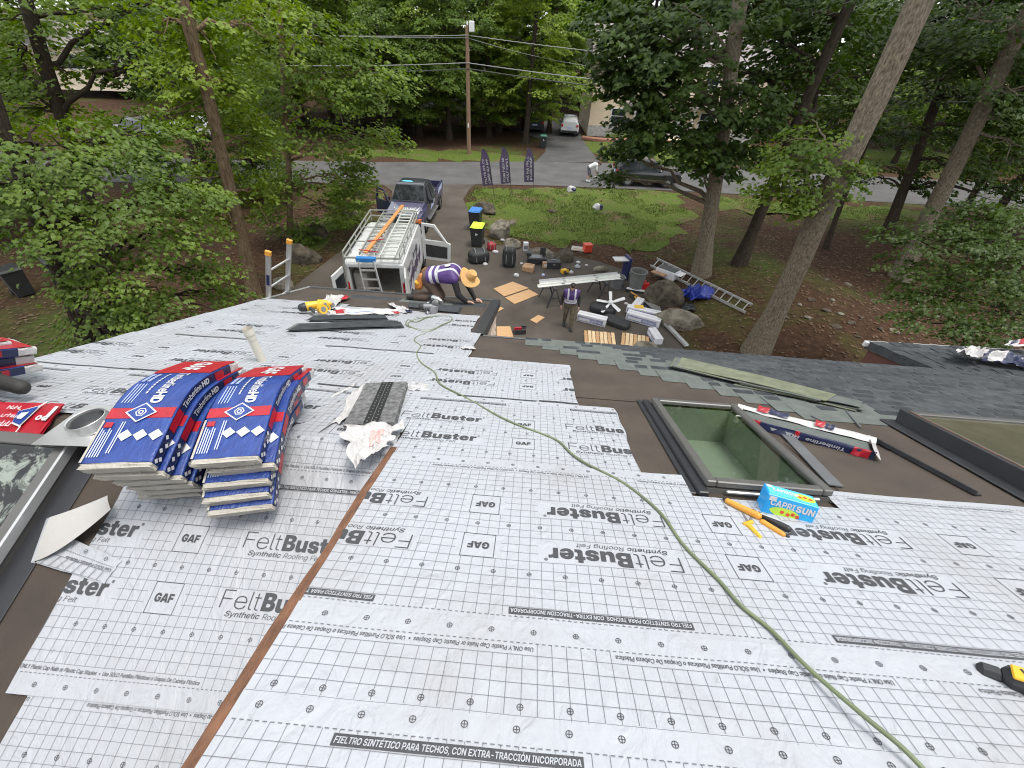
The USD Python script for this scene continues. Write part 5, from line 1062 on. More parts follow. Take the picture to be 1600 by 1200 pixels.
tree('oak_tree', 'brown leaning trunk at the far right above leafy undergrowth', b, top_of(1597, 40, b, 19), .36, [B_(1560, 50, 20, 1.8, .9, 26), B_(1590, 150, 19, 1.5, .8, 20), B_(1500, 20, 20, 1.6, .9, 20), B_(1540, 100, 21, 1.7, .7, 22), B_(1600, 230, 19, 1.2, .4, 14), B_(1590, 90, 21, 1.8, .8, 34), B_(1560, 180, 22, 1.5, .5, 22), B_(1480, 70, 22, 1.7, .7, 26), B_(1610, 150, 20, 1.5, .6, 22)], 'leaf_dark', .19, 28, 201, False, 'bark', rad=(.6, 1.1), upper=[((24, 20, 15), 4.5, 4.5, 2.4, 50)])
b = base_at(1498, 345)
tree('young_tree', 'dark trunk near the right picture edge beside the road', b, top_of(1640, 100, b, 15), .2, [B_(1590, 210, 26, 1.4, .7, 16), B_(1560, 250, 26, 1.3, .5, 14)], 'leaf_mid', .2, 28, 211, False, 'bark_dark', rad=(.7, 1.1))
# undergrowth at the right
b = np.array([14.2, 10.2, float(gz(14.2, 10.2))])
tree('maple_sapling', 'spreading leafy undergrowth at the right edge above the lower roof', b, b + [.6, .2, 4.2], .07, [B_(1430, 372, 11.4, .8, .2, 11), B_(1500, 365, 11.2, 1.0, .22, 17), B_(1570, 375, 10.6, 1.0, .24, 18), B_(1470, 425, 10.8, 1.0, .2, 15), B_(1545, 440, 10.4, 1.0, .22, 17), B_(1605, 430, 9.8, .9, .24, 16), B_(1425, 455, 10.6, .6, .16, 8), B_(1500, 482, 9.8, .8, .2, 12), B_(1575, 490, 9.4, .8, .2, 13), B_(1595, 335, 11.0, .9, .22, 14), B_(1535, 335, 11.8, .9, .2, 13), B_(1455, 505, 9.6, .5, .14, 6), B_(1535, 520, 9.2, .6, .16, 8)], 'leaf_dark', .085, 42, 221, True, 'bark_dark', rad=(.40, .75), cat='sapling')
# across the road: bright maples, then the wood behind
protos = []
r = np.random.default_rng(77)
def proto(name, label, loc, hgt, spread, low, leaf, seed, n=210, per=62, size=.21, bark='bark_dark'):
    base = np.array([loc[0], loc[1], float(gz(loc[0], loc[1]))]); rr = np.random.default_rng(seed); bl = []
    for k in range(9):
        f = k / 8.0; a = 2.4 * k + rr.uniform(0, 1); z = low + (hgt - low) * (.12 + .80 * f); d = spread * .55 * math.sin(math.pi * min(1, .28 + .72 * f)) ; s = spread * (.50 + .18 * rr.random()) * (1.05 - .45 * f)
        bl.append((base + [d * math.cos(a), d * math.sin(a), z], s, s, (hgt - low) * .16, n // 9))
    return tree(name, label, base, base + [rr.normal() * .4, rr.normal() * .4, hgt * .92], .17 + .008 * hgt, bl, leaf, size, per, seed, False, bark, rad=(.7, 1.25))
protos.append(proto('maple_tree', 'bright green maple right beside the utility pole across the road', (-1.6, 46.5), 13, 4.6, 2.0, 'leaf_bright', 301, 260, 66, .20))
protos.append(proto('maple_tree', 'bushy maple across the road, left of the utility pole', (-8.6, 45.5), 12, 4.4, 1.8, 'leaf_mid', 302, 260, 64, .20))
protos.append(proto('maple_tree', 'low spreading maple at the roadside behind the pickup truck', (-13.8, 43.0), 9, 4.2, 1.6, 'leaf_mid', 303, 230, 60, .19))
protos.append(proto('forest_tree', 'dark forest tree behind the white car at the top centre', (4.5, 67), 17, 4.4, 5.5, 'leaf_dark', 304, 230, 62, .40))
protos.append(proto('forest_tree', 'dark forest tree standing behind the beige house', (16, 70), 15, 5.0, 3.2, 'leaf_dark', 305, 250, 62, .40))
POS = [(0, (-20, 46.5), 1.05, 'leafy maple across the road beyond the young tree at the left'), (1, (-27, 44), 1.0, 'leafy maple far left across the road'), (2, (-34, 46), 1.2, 'spreading tree across the road at the left edge'), (2, (-22.5, 38.8), .62, 'small shrubby tree on the far verge left of the road'),
       (1, (-4.6, 51), 1.1, 'maple just behind the utility pole'), (3, (-8, 57), 1.0, None), (4, (-14, 55), 1.0, None), (3, (-20, 57), 1.05, None), (4, (-27, 55), 1.1, None), (3, (-34, 57), 1.1, None), (4, (-42, 58), 1.1, None), (3, (-58, 56), 1.1, None), (4, (-2, 60), 1.05, None), (3, (0.2, 69), 1.0, None), (4, (8, 72), 1.1, None), (3, (12, 66), 1.0, None), (4, (22, 68), 1.1, None), (3, (27, 64), 1.0, None), (4, (33, 60), 1.1, None), (3, (38, 55), 1.0, None), (4, (45, 60), 1.2, None), (3, (50, 52), 1.1, None), (4, (57, 56), 1.2, None), (3, (64, 50), 1.2, None),
       (4, (-10, 74), 1.3, None), (3, (-20, 78), 1.4, None), (4, (-32, 76), 1.4, None), (3, (-45, 74), 1.4, None), (4, (-58, 66), 1.4, None), (3, (3, 82), 1.4, None), (4, (14, 84), 1.4, None), (3, (26, 82), 1.4, None), (4, (38, 78), 1.4, None), (3, (52, 72), 1.4, None), (4, (66, 68), 1.5, None), (3, (-70, 60), 1.5, None),
       (2, (25.5, 46.5), .75, 'small tree on the far side of the road at the right'), (1, (33, 47.5), .9, 'leafy tree across the road at the far right'), (2, (41, 48), 1.0, None), (4, (52, 46), .9, None),
       (1, (-30, 23), .95, 'maple in the left wood on the near side of the road'), (2, (-24.5, 17), .9, 'low spreading tree in the left wood beside the black bins'), (3, (-34, 14), .9, 'tall tree deep in the left wood'), (4, (-40, 26), 1.0, None), (3, (-21, 29), .8, 'tall tree by the road bend at the left'), (2, (-15.8, 25.5), .62, 'small spreading tree beside the left verge of the driveway'),
       (4, (29, 22), .85, 'tree in the right wood behind the far right trunk'), (3, (34, 28), .95, 'tall tree near the road at the right edge'), (4, (38, 20), 1.0, None), (3, (27, 28.5), .8, 'tall tree beside the road in the right wood'), (4, (45, 26), 1.0, None),
       (4, (-5, 98), 1.9, None), (4, (8, 102), 1.9, None), (3, (20, 99), 1.9, None), (4, (33, 96), 1.9, None), (3, (47, 92), 1.9, None), (4, (60, 88), 1.9, None), (3, (-18, 98), 1.9, None), (4, (-32, 97), 1.9, None), (3, (-47, 93), 1.9, None), (4, (-62, 86), 1.9, None), (4, (76, 78), 1.9, None), (3, (-78, 76), 1.9, None), (0, (-5.2, 48.2), .95, 'bright maple crowded between the pole and the bushy maple'), (0, (-11.5, 46.2), 1.0, 'bright maple left of the bushy maple'), (0, (-17.5, 44.8), .95, 'bright maple right behind the low roadside tree'), (1, (-23.5, 48), 1.1, 'leafy maple behind the shrubby verge tree'), (0, (.6, 52.5), .9, 'narrow maple above the dark green car'), (0, (-30.5, 49), 1.1, 'bright maple between two far left maples'), (1, (-12.5, 48.5), 1.0, 'maple between the low roadside tree and the bushy maple'), (0, (-16.5, 51), 1.15, 'tall bright maple behind the low roadside tree'), (1, (-2.0, 53.5), 1.1, 'maple in the second row behind the utility pole'),
       (3, (-6, -9), 1.0, 'tall tree behind the house, left'), (4, (4, -12), 1.1, 'tall tree behind the house, middle'), (3, (13, -7), 1.0, 'tall tree behind the house, right'), (4, (-14, -3), 1.0, 'tall tree beside the house, outside the frame')]
for k, (pi, (x, y), s, lb) in enumerate(POS):
    if pi in (3, 4) and lb is None and x < 3 and 50 < y < 80: pi, s = k % 2, s * 1.22
    grp = None if lb else 'dense trees of the wood beyond the road'
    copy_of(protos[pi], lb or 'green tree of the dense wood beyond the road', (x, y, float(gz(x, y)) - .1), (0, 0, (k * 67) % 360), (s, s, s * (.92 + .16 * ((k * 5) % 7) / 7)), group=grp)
# low bushes at the drive and under the utility pole
def bush(label, loc, w, h, leaf, seed, size=.10, n=34, name='shrub'):
    b = np.array([loc[0], loc[1], float(gz(*loc[:2]))]); return tree(name, label, b, b + [.05, .05, h * .8], .03, [(b + [0, 0, h * .55], w, w * .9, h * .42, n)], leaf, size, 26, seed, False, 'bark_dark', rad=(.25, .5), cat='shrub')
bush('bright leafy shrub left of the driveway beside the pickup', (-10.6, 25.0), 1.1, 1.7, 'leaf_bright', 401, .14, 46); bush('low green shrub on the driveway verge beside the small brown boulder', (-9.9, 22.3), .9, 1.1, 'leaf_bright', 402, .12, 34); bush('low green shrub between the brown boulders left of the drive', (-11.0, 19.6), 1.0, 1.1, 'leaf_mid', 403, .12, 34)
bush('round shrub at the beige house\'s corner', (7.2, 50.6), .9, 1.1, 'leaf_bright', 404, .12, 30); bush('dark shrub beside the steps of the beige house', (10.2, 51.0), 1.2, 1.4, 'leaf_mid', 405, .12, 34); bush('leafy shrub in the left wood below the hanging branches', (-13.0, 11.0), 1.2, 1.0, 'leaf_mid', 406, .11, 36); bush('small fern-like shrub beside the left roof edge', (-9.6, 8.8), 1.0, .8, 'leaf_mid', 407, .10, 30)
# ------------------------------------------------------------------ houses across the road
mat('siding_cream', (0.72, 0.62, 0.46), rough=0.7, var=0.06, scale=2); mat('siding_pink', (0.72, 0.58, 0.42), rough=0.7, var=0.06, scale=2); mat('roof_grey', (0.22, 0.20, 0.19), rough=0.9, var=0.25, scale=6); mat('window_glass', (0.014, 0.017, 0.019), rough=0.06, var=0.2, spec=0.4); mat('stone_wall', (0.40, 0.38, 0.35), rough=0.85, var=0.3, scale=5); mat('brick_edge', (0.26, 0.12, 0.08), rough=0.85, var=0.25, scale=8)
mat('siding_grey', (0.30, 0.31, 0.32), rough=0.7, var=0.08, scale=2); mat('fence_wood', (0.09, 0.05, 0.035), rough=0.85, var=0.25, scale=3)
def far_house(label, o, rz, w, d, h, siding, roof_h=2.4, windows=(), name='far_house', base=None, door=None):
    p = thing(name, label, 'house', o, (0, 0, rz)); m = MB(); m.box((w / 2, d / 2, h / 2 - .2), (w, d, h + .4)); wl = obj(p, 'wall', m, siding)
    for k in range(int(h / .28)): m = MB(); m.box((w / 2, -.012, .28 * k + .14), (w - .02, .02, .255), rotm(3, 0, 0)); obj(wl, 'clapboard', m, siding)
    m = MB(); m.prism([(-.5, 0), (d + .5, 0), (d / 2, roof_h)], 0, w + .8, np.array([[0, 0, 1.0], [1, 0, 0], [0, 1, 0]]), (-.4, 0, h)); obj(p, 'roof', m, 'roof_grey')
    m = MB(); m.box((w / 2, -.55, h + .0), (w + .8, .10, .16)); obj(p, 'gutter', m, 'white_paint')
    if base: m = MB(); m.box((w / 2, -.04, base / 2), (w + .1, .1, base)); obj(p, 'stone_base', m, 'stone_wall')
    for cx, z, ww, wh in windows:
        m = MB()
        for dx, dz, sx, sz in ((-ww / 2, 0, .09, wh + .18), (ww / 2, 0, .09, wh + .18), (0, wh / 2, ww - .08, .09), (0, -wh / 2, ww - .08, .09), (0, 0, ww - .08, .05)): m.box((cx + dx, -.045, z + dz), (sx, .06, sz))
        wd = obj(p, 'window', m, 'white_paint'); m = MB(); m.box((cx, -.03, z), (ww - .05, .03, wh)); obj(wd, 'pane', m, 'window_glass')
    if door: m = MB(); m.box((door[0], -.04, door[1] + 1.05), (1.0, .08, 2.1)); dr = obj(p, 'door', m, 'white_paint'); m = MB(); m.box((door[0] + .38, -.10, door[1] + 1.0), (.05, .06, .12)); obj(dr, 'handle', m, 'tool_black')
    return p
hb = far_house('beige two storey house with porch steps across the road, behind dark branches', (4.6, 52.5, 0), 3, 17, 9, 6.4, 'siding_pink', 2.8, [(2.9, 1.9, 1.5, 1.3), (5.2, 1.9, 1.2, 1.3), (2.4, 4.9, 1.3, 1.3), (6, 4.9, 1.3, 1.3), (11.5, 4.9, 1.3, 1.3), (12, 1.9, 1.6, 1.3), (15, 4.9, 1.2, 1.3)], base=1.0, door=(9.3, .8))
m = MB(); m.box((8.2, -.9, 3.05), (9.5, 1.8, .18)); obj(hb, 'porch_roof', m, 'roof_grey')
for k in range(4): m = MB(); m.box((8.7, -2.2 + .32 * k, .12 + .17 * k), (2.2, .34, .17)); obj(hb, 'porch_step', m, 'siding_cream')
m = MB(); m.box((9.0, -.85, .35), (8, 1.6, .68)); obj(hb, 'porch_floor', m, 'stone_wall')
for k in range(4): m = MB(); m.box((4.2 + 2.9 * k, -1.55, 1.85), (.16, .16, 2.3)); obj(hb, 'porch_post', m, 'white_paint')
for sx in (7.5, 9.9):
    m = MB(); m.bar((sx, -2.4, 1.05), (sx, -1.2, 1.6), .06, .06); [m.box((sx, -2.3 + .22 * j, .75 + .1 * j), (.04, .04, .62)) for j in range(5)]; obj(hb, 'stair_railing', m, 'white_paint')
m = MB(); a = np.linspace(0, 1, 20); pts = np.stack([-.8 + 9.5 * a, -2.6 - .7 * np.sin(np.pi * np.clip(a * 2.2, 0, 1)), 0 * a + .18], -1); m.tube(pts, .22, 6); obj(hb, 'bed_edging', m, 'brick_edge')
far_house('cream house with a grey roof glimpsed through leaves at the upper left', (-56, 55.5, 1.2), 12, 16, 8, 3.6, 'siding_cream', 2.2, [(4, 2.2, 1.6, 1.3), (8, 2.2, 1.6, 1.3), (12, 2.2, 1.6, 1.3)])
far_house('grey house behind the maples left of the utility pole', (-21, 62, 0), 4, 12, 8, 4.8, 'siding_grey', 2.4, [(2.5, 2, 1.4, 1.2), (6, 2, 1.4, 1.2), (9.5, 2, 1.4, 1.2)])
t = thing('board_fence', 'dark wooden fence in the shade behind the maples left of the white car', 'fence', (-8.5, 54, 0))
for k in range(50): m = MB(); m.box((.17 * k, 0, .85), (.15, .025, 1.75 + .02 * (k % 3))); obj(t, 'board', m, 'fence_wood')
m = MB(); m.box((4.2, .04, 1.4), (8.5, .05, .09)); m.box((4.2, .04, .4), (8.5, .05, .09)); obj(t, 'rail', m, 'fence_wood')

# ------------------------------------------------------------------ vehicles
mat('van_white', (0.52, 0.53, 0.52), rough=0.3, var=0.05, scale=2, coat=.3); mat('truck_purple', (0.030, 0.028, 0.070), rough=0.22, var=0.12, scale=2, coat=.6); mat('truck_dark', (0.020, 0.021, 0.026), rough=0.25, var=0.1, coat=.5); mat('suv_white', (0.68, 0.68, 0.68), rough=0.22, var=0.02, coat=.5); mat('suv_black', (0.012, 0.012, 0.013), rough=0.18, var=0.1, coat=.7); mat('tyre', (0.018, 0.018, 0.018), rough=0.85, var=0.2); mat('lamp_red', (0.42, 0.012, 0.012), rough=0.2, var=0.1); mat('lamp_clear', (0.60, 0.61, 0.62), rough=0.15, var=0.1); mat('lamp_amber', (0.60, 0.16, 0.05), rough=0.2, var=0.1); mat('rim_metal', (0.42, 0.42, 0.43), rough=0.3, metallic=.8); mat('rack_metal', (0.33, 0.34, 0.31), rough=0.4, metallic=.35, var=0.1); mat('fibreglass', (0.45, 0.47, 0.43), rough=0.4, var=0.08); mat('lumber', (0.50, 0.22, 0.07), rough=0.7, var=0.2, scale=5); mat('ladder_blue', (0.02, 0.16, 0.42), rough=0.4, var=0.1); mat('van_inside', (0.40, 0.38, 0.34), rough=0.7, var=0.2, scale=4); mat('carpet_dark', (0.03, 0.028, 0.028), rough=0.9, var=0.3); mat('door_trim', (0.50, 0.50, 0.48), rough=0.5, var=0.05)
def wheel(p, c, r=.37, w=.24):
    m = MB(); m.lathe([(r * .62, -w / 2), (r * .93, -w / 2), (r, -w * .36), (r, w * .36), (r * .93, w / 2), (r * .62, w / 2)], (0, 0, 0), 26); m.xf(rotm(0, 90, 0), c); q = obj(p, 'wheel', m, 'tyre', smooth=40)
    m = MB(); m.tm(trimesh.creation.cylinder(r * .63, w * .7, sections=20), rotm(0, 90, 0), c); obj(q, 'rim', m, 'rim_metal')
    m = MB()
    for k in range(5):
        for sx in (-1, 1): m.box(np.array(c) + [sx * w * .37, .0, 0] + rotm(72 * k, 0, 0) @ np.array([0, 0, r * .33]), (.02, .07, r * .5), rotm(72 * k, 0, 0))
    obj(q, 'spokes', m, 'rim_metal')
def loft(stations, n_side=7):
    """body from stations (y, half width low, half width belt, half width roof, z bottom, z belt, z roof): a closed skin"""
    rings = []
    for y, wl, wb, wr_, z0, zb, zr in stations:
        pr = [(wl * .80, z0), (wl, z0 + .10), (wb, z0 + (zb - z0) * .55), (wb * .985, zb), (wr_ + (wb - wr_) * .12, zr - .12), (wr_ * .93, zr - .02), (wr_ * .6, zr)]
        ring = [(x, y, z) for x, z in pr] + [(-x, y, z) for x, z in pr[::-1]]; rings.append(ring)
    P = np.array(rings); m = MB(); Q = np.concatenate([P, P[:, :1]], 1); m.grid(Q[:, ::-1])
    for e, flip in ((P[0], False), (P[-1], True)):
        c = e.mean(0); k = len(e); f = [[i, (i + 1) % k, k] for i in range(k)]; m.add(np.vstack([e, c]), f if flip else [q[::-1] for q in f])
    return m
def panel(m, pts, off=0.0): m.add(np.array(pts, float), [[0, 1, 2, 3]] if len(pts) == 4 else [[0, 1, 2]])
# white cargo van seen from behind and above
VO = np.array([-5.22, 13.35, .04]); vt_ = thing('cargo_van', 'white cargo van with open rear, ladder rack and open front door on the driveway', 'van', VO, (0, 0, 6.0)); vw, vh, vl = .98, 2.08, 5.45
side = Polygon([(0.02, .42), (4.9, .42), (vl, .5), (vl, 1.02), (5.25, 1.12), (4.55, 1.20), (4.05, 1.95), (3.9, vh - .03), (3.7, vh), (.08, vh), (0, 1.6)])
for sx in (-1, 1):
    m = MB(); m.prism(side, 0, .07, np.array([[0, 0, 1.0], [1, 0, 0], [0, 1, 0]]), (sx * vw - (.07 if sx > 0 else 0), 0, 0)); obj(vt_, 'side_panel', m, 'van_white')
m = MB(); m.box((0, 1.95, vh + .006), (2 * vw - .16, 3.75, .05), bev=.02); obj(vt_, 'roof', m, 'van_white'); m = MB()
for k in range(7): m.box((-.66 + .22 * k, 1.95, vh + .036), (.09, 3.5, .018), bev=.006)
obj(vt_, 'roof_rib', m, 'van_white', kind='stuff')
m = MB(); m.box((0, 2.3, .50), (2 * vw - .15, 4.5, .06)); obj(vt_, 'load_floor', m, 'van_inside'); m = MB(); m.box((0, 4.2, 1.25), (2 * vw - .16, .05, 1.5)); obj(vt_, 'bulkhead', m, 'carpet_dark')
m = MB(); m.box((0, 5.0, .85), (2 * vw - .16, .85, .56), bev=.08); obj(vt_, 'bonnet', m, 'van_white'); m = MB(); panel(m, [(-vw + .12, 4.02, 1.98), (vw - .12, 4.02, 1.98), (vw - .10, 4.6, 1.22), (-vw + .10, 4.6, 1.22)]); obj(vt_, 'windscreen', m, 'window_glass')
m = MB(); 
for sx in (-1, 1): m.box((sx * (vw - .085), .03, 1.25), (.15, .10, 1.55), bev=.03)
m.box((0, .03, vh - .07), (2 * vw - .02, .12, .14), bev=.03); m.box((0, -.03, .44), (2 * vw, .18, .16), bev=.04); obj(vt_, 'rear_frame', m, 'van_white', smooth=30)
for sx in (-1, 1): m = MB(); m.box((sx * (vw - .05), -.02, 1.18), (.10, .05, .52), bev=.02); obj(vt_, 'tail_light', m, 'lamp_red')
for sx in (-1, 1):                                            # rear doors swung wide open along the sides
    m = MB(); m.box((sx * (vw + .10), -.42, 1.25), (.06, .78, 1.50), rotm(0, 0, sx * 10), bev=.02); d_ = obj(vt_, 'rear_door', m, 'van_white'); m = MB(); m.box((sx * (vw + .055), -.40, 1.55), (.02, .58, .5), rotm(0, 0, sx * 10)); obj(d_, 'door_window', m, 'window_glass')
m = MB(); m.box((-.62, 1.6, 1.05), (.45, 2.4, 1.0), bev=.02); obj(vt_, 'shelf_unit', m, 'van_inside'); m = MB()
for k in range(9): m.box((-.2 + .12 * (k % 5), .35 + .22 * (k // 3), .58 + .03 * (k % 3)), (.16, .5, .10), rotm(0, 0, 13 * k), bev=.02)
obj(vt_, 'cargo', m, 'plank'); m = MB(); m.box((-.5, .3, .78), (.35, .4, .45), bev=.03); obj(vt_, 'cargo_tub', m, 'torn_white')
for sx in (-1, 1):
    for y in (.95, 4.55): wheel(vt_, (sx * (vw - .10), y, .36))
m = MB()                                                      # side lettering and graphics
for k in range(14): y0 = .7 + .2 * k; panel(m, [(vw + .003, y0, .75 + .1 * (k % 4)), (vw + .003, y0 + .32, .85 + .1 * (k % 3)), (vw + .003, y0 + .28, 1.05 + .12 * (k % 5)), (vw + .003, y0 - .04, .95 + .1 * (k % 4))])
obj(vt_, 'side_graphic', m, 'flag_purple'); m = MB(); scribble(m, (vw + .008, .55, 1.42), (0, 1, 0), (0, 0, 1), .32, 2.6, 5); scribble(m, (vw + .008, .55, 1.08), (0, 1, 0), (0, 0, 1), .16, 2.2, 6); obj(vt_, 'side_lettering', m, 'truck_purple')
# open front door on the driver's far side
Ro = rotm(0, 0, 76)
m = MB(); dp = Polygon([(0, .5), (1.15, .5), (1.2, 1.25), (1.05, 1.30), (.55, 1.98), (.0, 2.0)]).difference(Polygon([(.10, 1.32), (.98, 1.32), (.52, 1.88), (.10, 1.9)]))
q = trimesh.creation.extrude_polygon(dp, .09, engine='earcut'); v = np.array(q.vertices); v = np.stack([v[:, 2] - .045, -v[:, 0], v[:, 1]], -1); m.add(v @ Ro.T + np.array([vw + .05, 4.25, 0]), q.faces); dr = obj(vt_, 'front_door', m, 'van_white'); m = MB()
v = np.array([(-.05, -.12, .62), (-.05, -1.05, .62), (-.05, -1.08, 1.12), (-.05, -.12, 1.15)]); m.add(v @ Ro.T + np.array([vw + .05, 4.25, 0]), [[0, 1, 2, 3]]); obj(dr, 'door_pocket', m, 'carpet_dark'); m = MB(); v = np.array([(-.048, -.06, 1.16), (-.048, -1.12, 1.14), (-.048, -1.1, 1.3), (-.048, -.06, 1.32)]); m.add(v @ Ro.T + np.array([vw + .05, 4.25, 0]), [[0, 1, 2, 3]]); obj(dr, 'door_trim', m, 'door_trim')
# rack
rk = MB(); zr_ = vh + .22
rack_parts = []
def rbar(a, b, w=.036): m = MB(); m.bar(a, b, w, w); obj(rack, 'rack_bar', m, 'rack_metal')
rack = obj(vt_, 'ladder_rack', MB().bar((-.88, -.05, zr_), (.88, -.05, zr_), .06, .05), 'rack_metal')
for y in (1.4, 2.8, 4.1): rbar((-.88, y, zr_ - .02), (.88, y, zr_ - .02))
for sx in (-.9, .9):
    rbar((sx, -.05, zr_ + .19), (sx, 4.15, zr_ + .19)); rbar((sx, -.05, zr_), (sx, 4.15, zr_))
    for y in (-.05, .8, 1.6, 2.4, 3.2, 4.1): rbar((sx, y, vh if y in (.8, 2.4, 4.1) else zr_), (sx, y, zr_ + .19), .032)
rbar((-.9, 4.15, zr_ + .18), (.9, 4.15, zr_ + .18)); rbar((-.9, -.05, zr_ + .0), (-.98, -.1, .6), .04)
def flat_ladder(label, x0, x1, y0, y1, z, n, mt_, blue_end=False):
    t = thing('rack_ladder', label, 'ladder', VO, (0, 0, 6.0))
    for x in (x0, x1): m = MB(); m.bar((x, y0, z), (x, y1, z), .03, .09); obj(t, 'rail', m, mt_)
    for k in range(n): f = (k + .5) / n; m = MB(); m.box(((x0 + x1) / 2, y0 + (y1 - y0) * f, z), (x1 - x0 - .03, .075, .03)); obj(t, 'rung', m, mt_)
    return t
flat_ladder('pale ladder lying on the right half of the van\'s rack', .30, .76, -.1, 4.75, zr_ + .09, 15, 'fibreglass'); flat_ladder('grey ladder lying flat in the middle of the van\'s rack', -.42, .10, .1, 4.3, zr_ + .07, 12, 'rack_metal')
t = thing('rack_plank', 'orange brown plank strapped along the van\'s rack', 'plank', VO, (0, 0, 6.0)); m = MB(); m.bar((-.18, -.05, zr_ + .17), (.24, 4.85, zr_ + .17), .13, .05); obj(t, 'board', m, 'lumber'); m = MB(); m.bar((-.30, .85, zr_ + .20), (.2, 1.1, zr_ + .20), .04, .02); m.bar((-.42, .12, zr_ + .20), (.25, -.02, zr_ + .20), .04, .02); obj(t, 'strap', m, 'wrap_dark_red')
t = thing('roof_hook_ladder', 'aluminium ladder with a blue top standing in the van\'s open rear', 'ladder', VO, (0, 0, 6.0))
for dx in (-.24, .24): m = MB(); m.bar((-.15 + dx * 1.0, -.28, zr_ - .0), (.10 + dx * 1.25, -.62, .45), .035, .09); obj(t, 'rail', m, 'aluminium')
for k in range(6): f = .16 + .155 * k; c = np.array((-.15, -.28, zr_)) * (1 - f) + np.array((.10, -.62, .45)) * f; m = MB(); m.box(c, (.48 + .1 * f, .08, .035)); obj(t, 'step', m, 'aluminium')
m = MB(); m.box((-.15, -.22, zr_ + .03), (.62, .16, .15), bev=.02); obj(t, 'blue_top', m, 'ladder_blue')
# dark purple pickup facing the house
PO = np.array([-6.50, 21.15, .04]); pk_ = thing('pickup_truck', 'dark purple pickup truck with pale graphics and open door behind the van', 'pickup truck', PO, (0, 0, 1.0))
st = [(0.0, .82, .86, .80, .45, .85, 1.02), (.12, .92, .95, .86, .40, .95, 1.10), (.9, .96, .98, .88, .38, 1.02, 1.18), (1.45, .97, .99, .90, .38, 1.06, 1.24), (1.55, .97, .99, .90, .38, 1.08, 1.26)]
obj(pk_, 'bonnet', loft(st), 'truck_purple', smooth=35)
st = [(1.50, .97, .99, .84, .38, 1.12, 1.28), (2.20, .97, .99, .73, .38, 1.12, 1.86), (2.45, .97, .99, .72, .38, 1.12, 1.93), (3.35, .97, .99, .72, .38, 1.12, 1.92), (3.70, .97, .99, .74, .38, 1.12, 1.80), (3.86, .97, .99, .80, .38, 1.12, 1.30)]
cab = obj(pk_, 'cab', loft(st), 'truck_dark', smooth=30)
m = MB(); m.box((0, 4.85, .62), (1.9, 2.0, .5), bev=.05)
for sx in (-1, 1): m.box((sx * .93, 4.85, 1.02), (.11, 2.0, .52), bev=.03)
m.box((0, 5.83, .98), (1.84, .08, .5), bev=.02); m.box((0, 3.92, 1.0), (1.8, .06, .5)); obj(pk_, 'bed', m, 'truck_purple', smooth=30)
m = MB(); m.box((0, 4.85, .885), (1.7, 1.8, .02)); obj(pk_, 'bed_liner', m, 'tool_black')
m = MB(); panel(m, [(-.80, 1.585, 1.31), (.80, 1.585, 1.31), (.70, 2.17, 1.865), (-.70, 2.17, 1.865)]); v = np.array(m.mesh()[0]) + [0, -.03, .03]; m = MB(); m.add(v, [[0, 1, 2, 3]]); obj(pk_, 'windscreen', m, 'window_glass')
for k, (a, b_) in enumerate(((1.75, 2.55), (2.68, 3.45))):
    for sx in (-1, 1): m = MB(); x1_, x2_ = sx * .985, sx * .775; panel(m, [(x1_, a + .15 - .1 * k, 1.17), (x1_, b_, 1.17), (x2_, b_ - .05, 1.78), (x2_, a + .55 - .42 * k, 1.78)]); obj(pk_, 'side_window', m, 'window_glass')
for sx in (-1, 1): m = MB(); m.box((sx * .74, .0, .82), (.34, .12, .2), bev=.03); m.box((sx * .90, .12, .82), (.08, .25, .2), bev=.02); obj(pk_, 'headlight', m, 'lamp_amber' if sx > 0 else 'lamp_clear')
m = MB(); m.box((0, -.03, .80), (1.1, .08, .32), bev=.02); obj(pk_, 'grille', m, 'tool_black'); m = MB(); m.box((0, -.06, .48), (1.86, .2, .2), bev=.05); obj(pk_, 'bumper', m, 'tool_grey')
for sx in (-1, 1):
    m = MB(); m.box((sx * 1.12, 1.78, 1.28), (.22, .12, .2), bev=.03); obj(pk_, 'mirror', m, 'truck_dark')
    for y in (.95, 4.75): wheel(pk_, (sx * .88, y, .39), .39, .27)
m = MB(); m.bar((.985, 1.55, .42), (.985, 3.9, .42), .14, .05); obj(pk_, 'running_board', m, 'rim_metal')
def hz(x, y): return 1.115 + .055 * y + .02
m = MB(); scribble(m, (-.52, .62, hz(0, .55) + .01), (1, 0, 0), np.array([0, 1, .07]) / 1.002, .26, 1.1, 8); scribble(m, (-.42, .36, hz(0, .3) + .012), (1, 0, 0), np.array([0, 1, .07]) / 1.002, .16, .9, 9); panel(m, [(.50, .25, 1.14), (.60, .25, 1.135), (.82, 1.15, 1.16), (.74, 1.15, 1.19)]); panel(m, [(.64, .2, 1.12), (.74, .2, 1.10), (.86, .8, 1.12), (.80, .8, 1.15)]); panel(m, [(-.62, .04, 1.09), (.2, .04, 1.10), (.2, .10, 1.115), (-.62, .10, 1.105)]); obj(pk_, 'bonnet_lettering', m, 'print_white')
m = MB(); panel(m, [(.998, 4.1, .95), (.998, 5.3, 1.0), (.998, 5.5, 1.24), (.998, 4.5, 1.20)]); panel(m, [(.998, 2.0, .75), (.998, 3.0, .8), (.998, 3.2, 1.05), (.998, 2.4, 1.0)]); obj(pk_, 'side_graphic', m, 'print_pale'); m = MB(); panel(m, [(-.55, 2.55, 1.945), (.1, 2.5, 1.945), (-.05, 2.75, 1.945), (-.42, 2.8, 1.945)]); obj(pk_, 'roof_graphic', m, 'box_cyan')
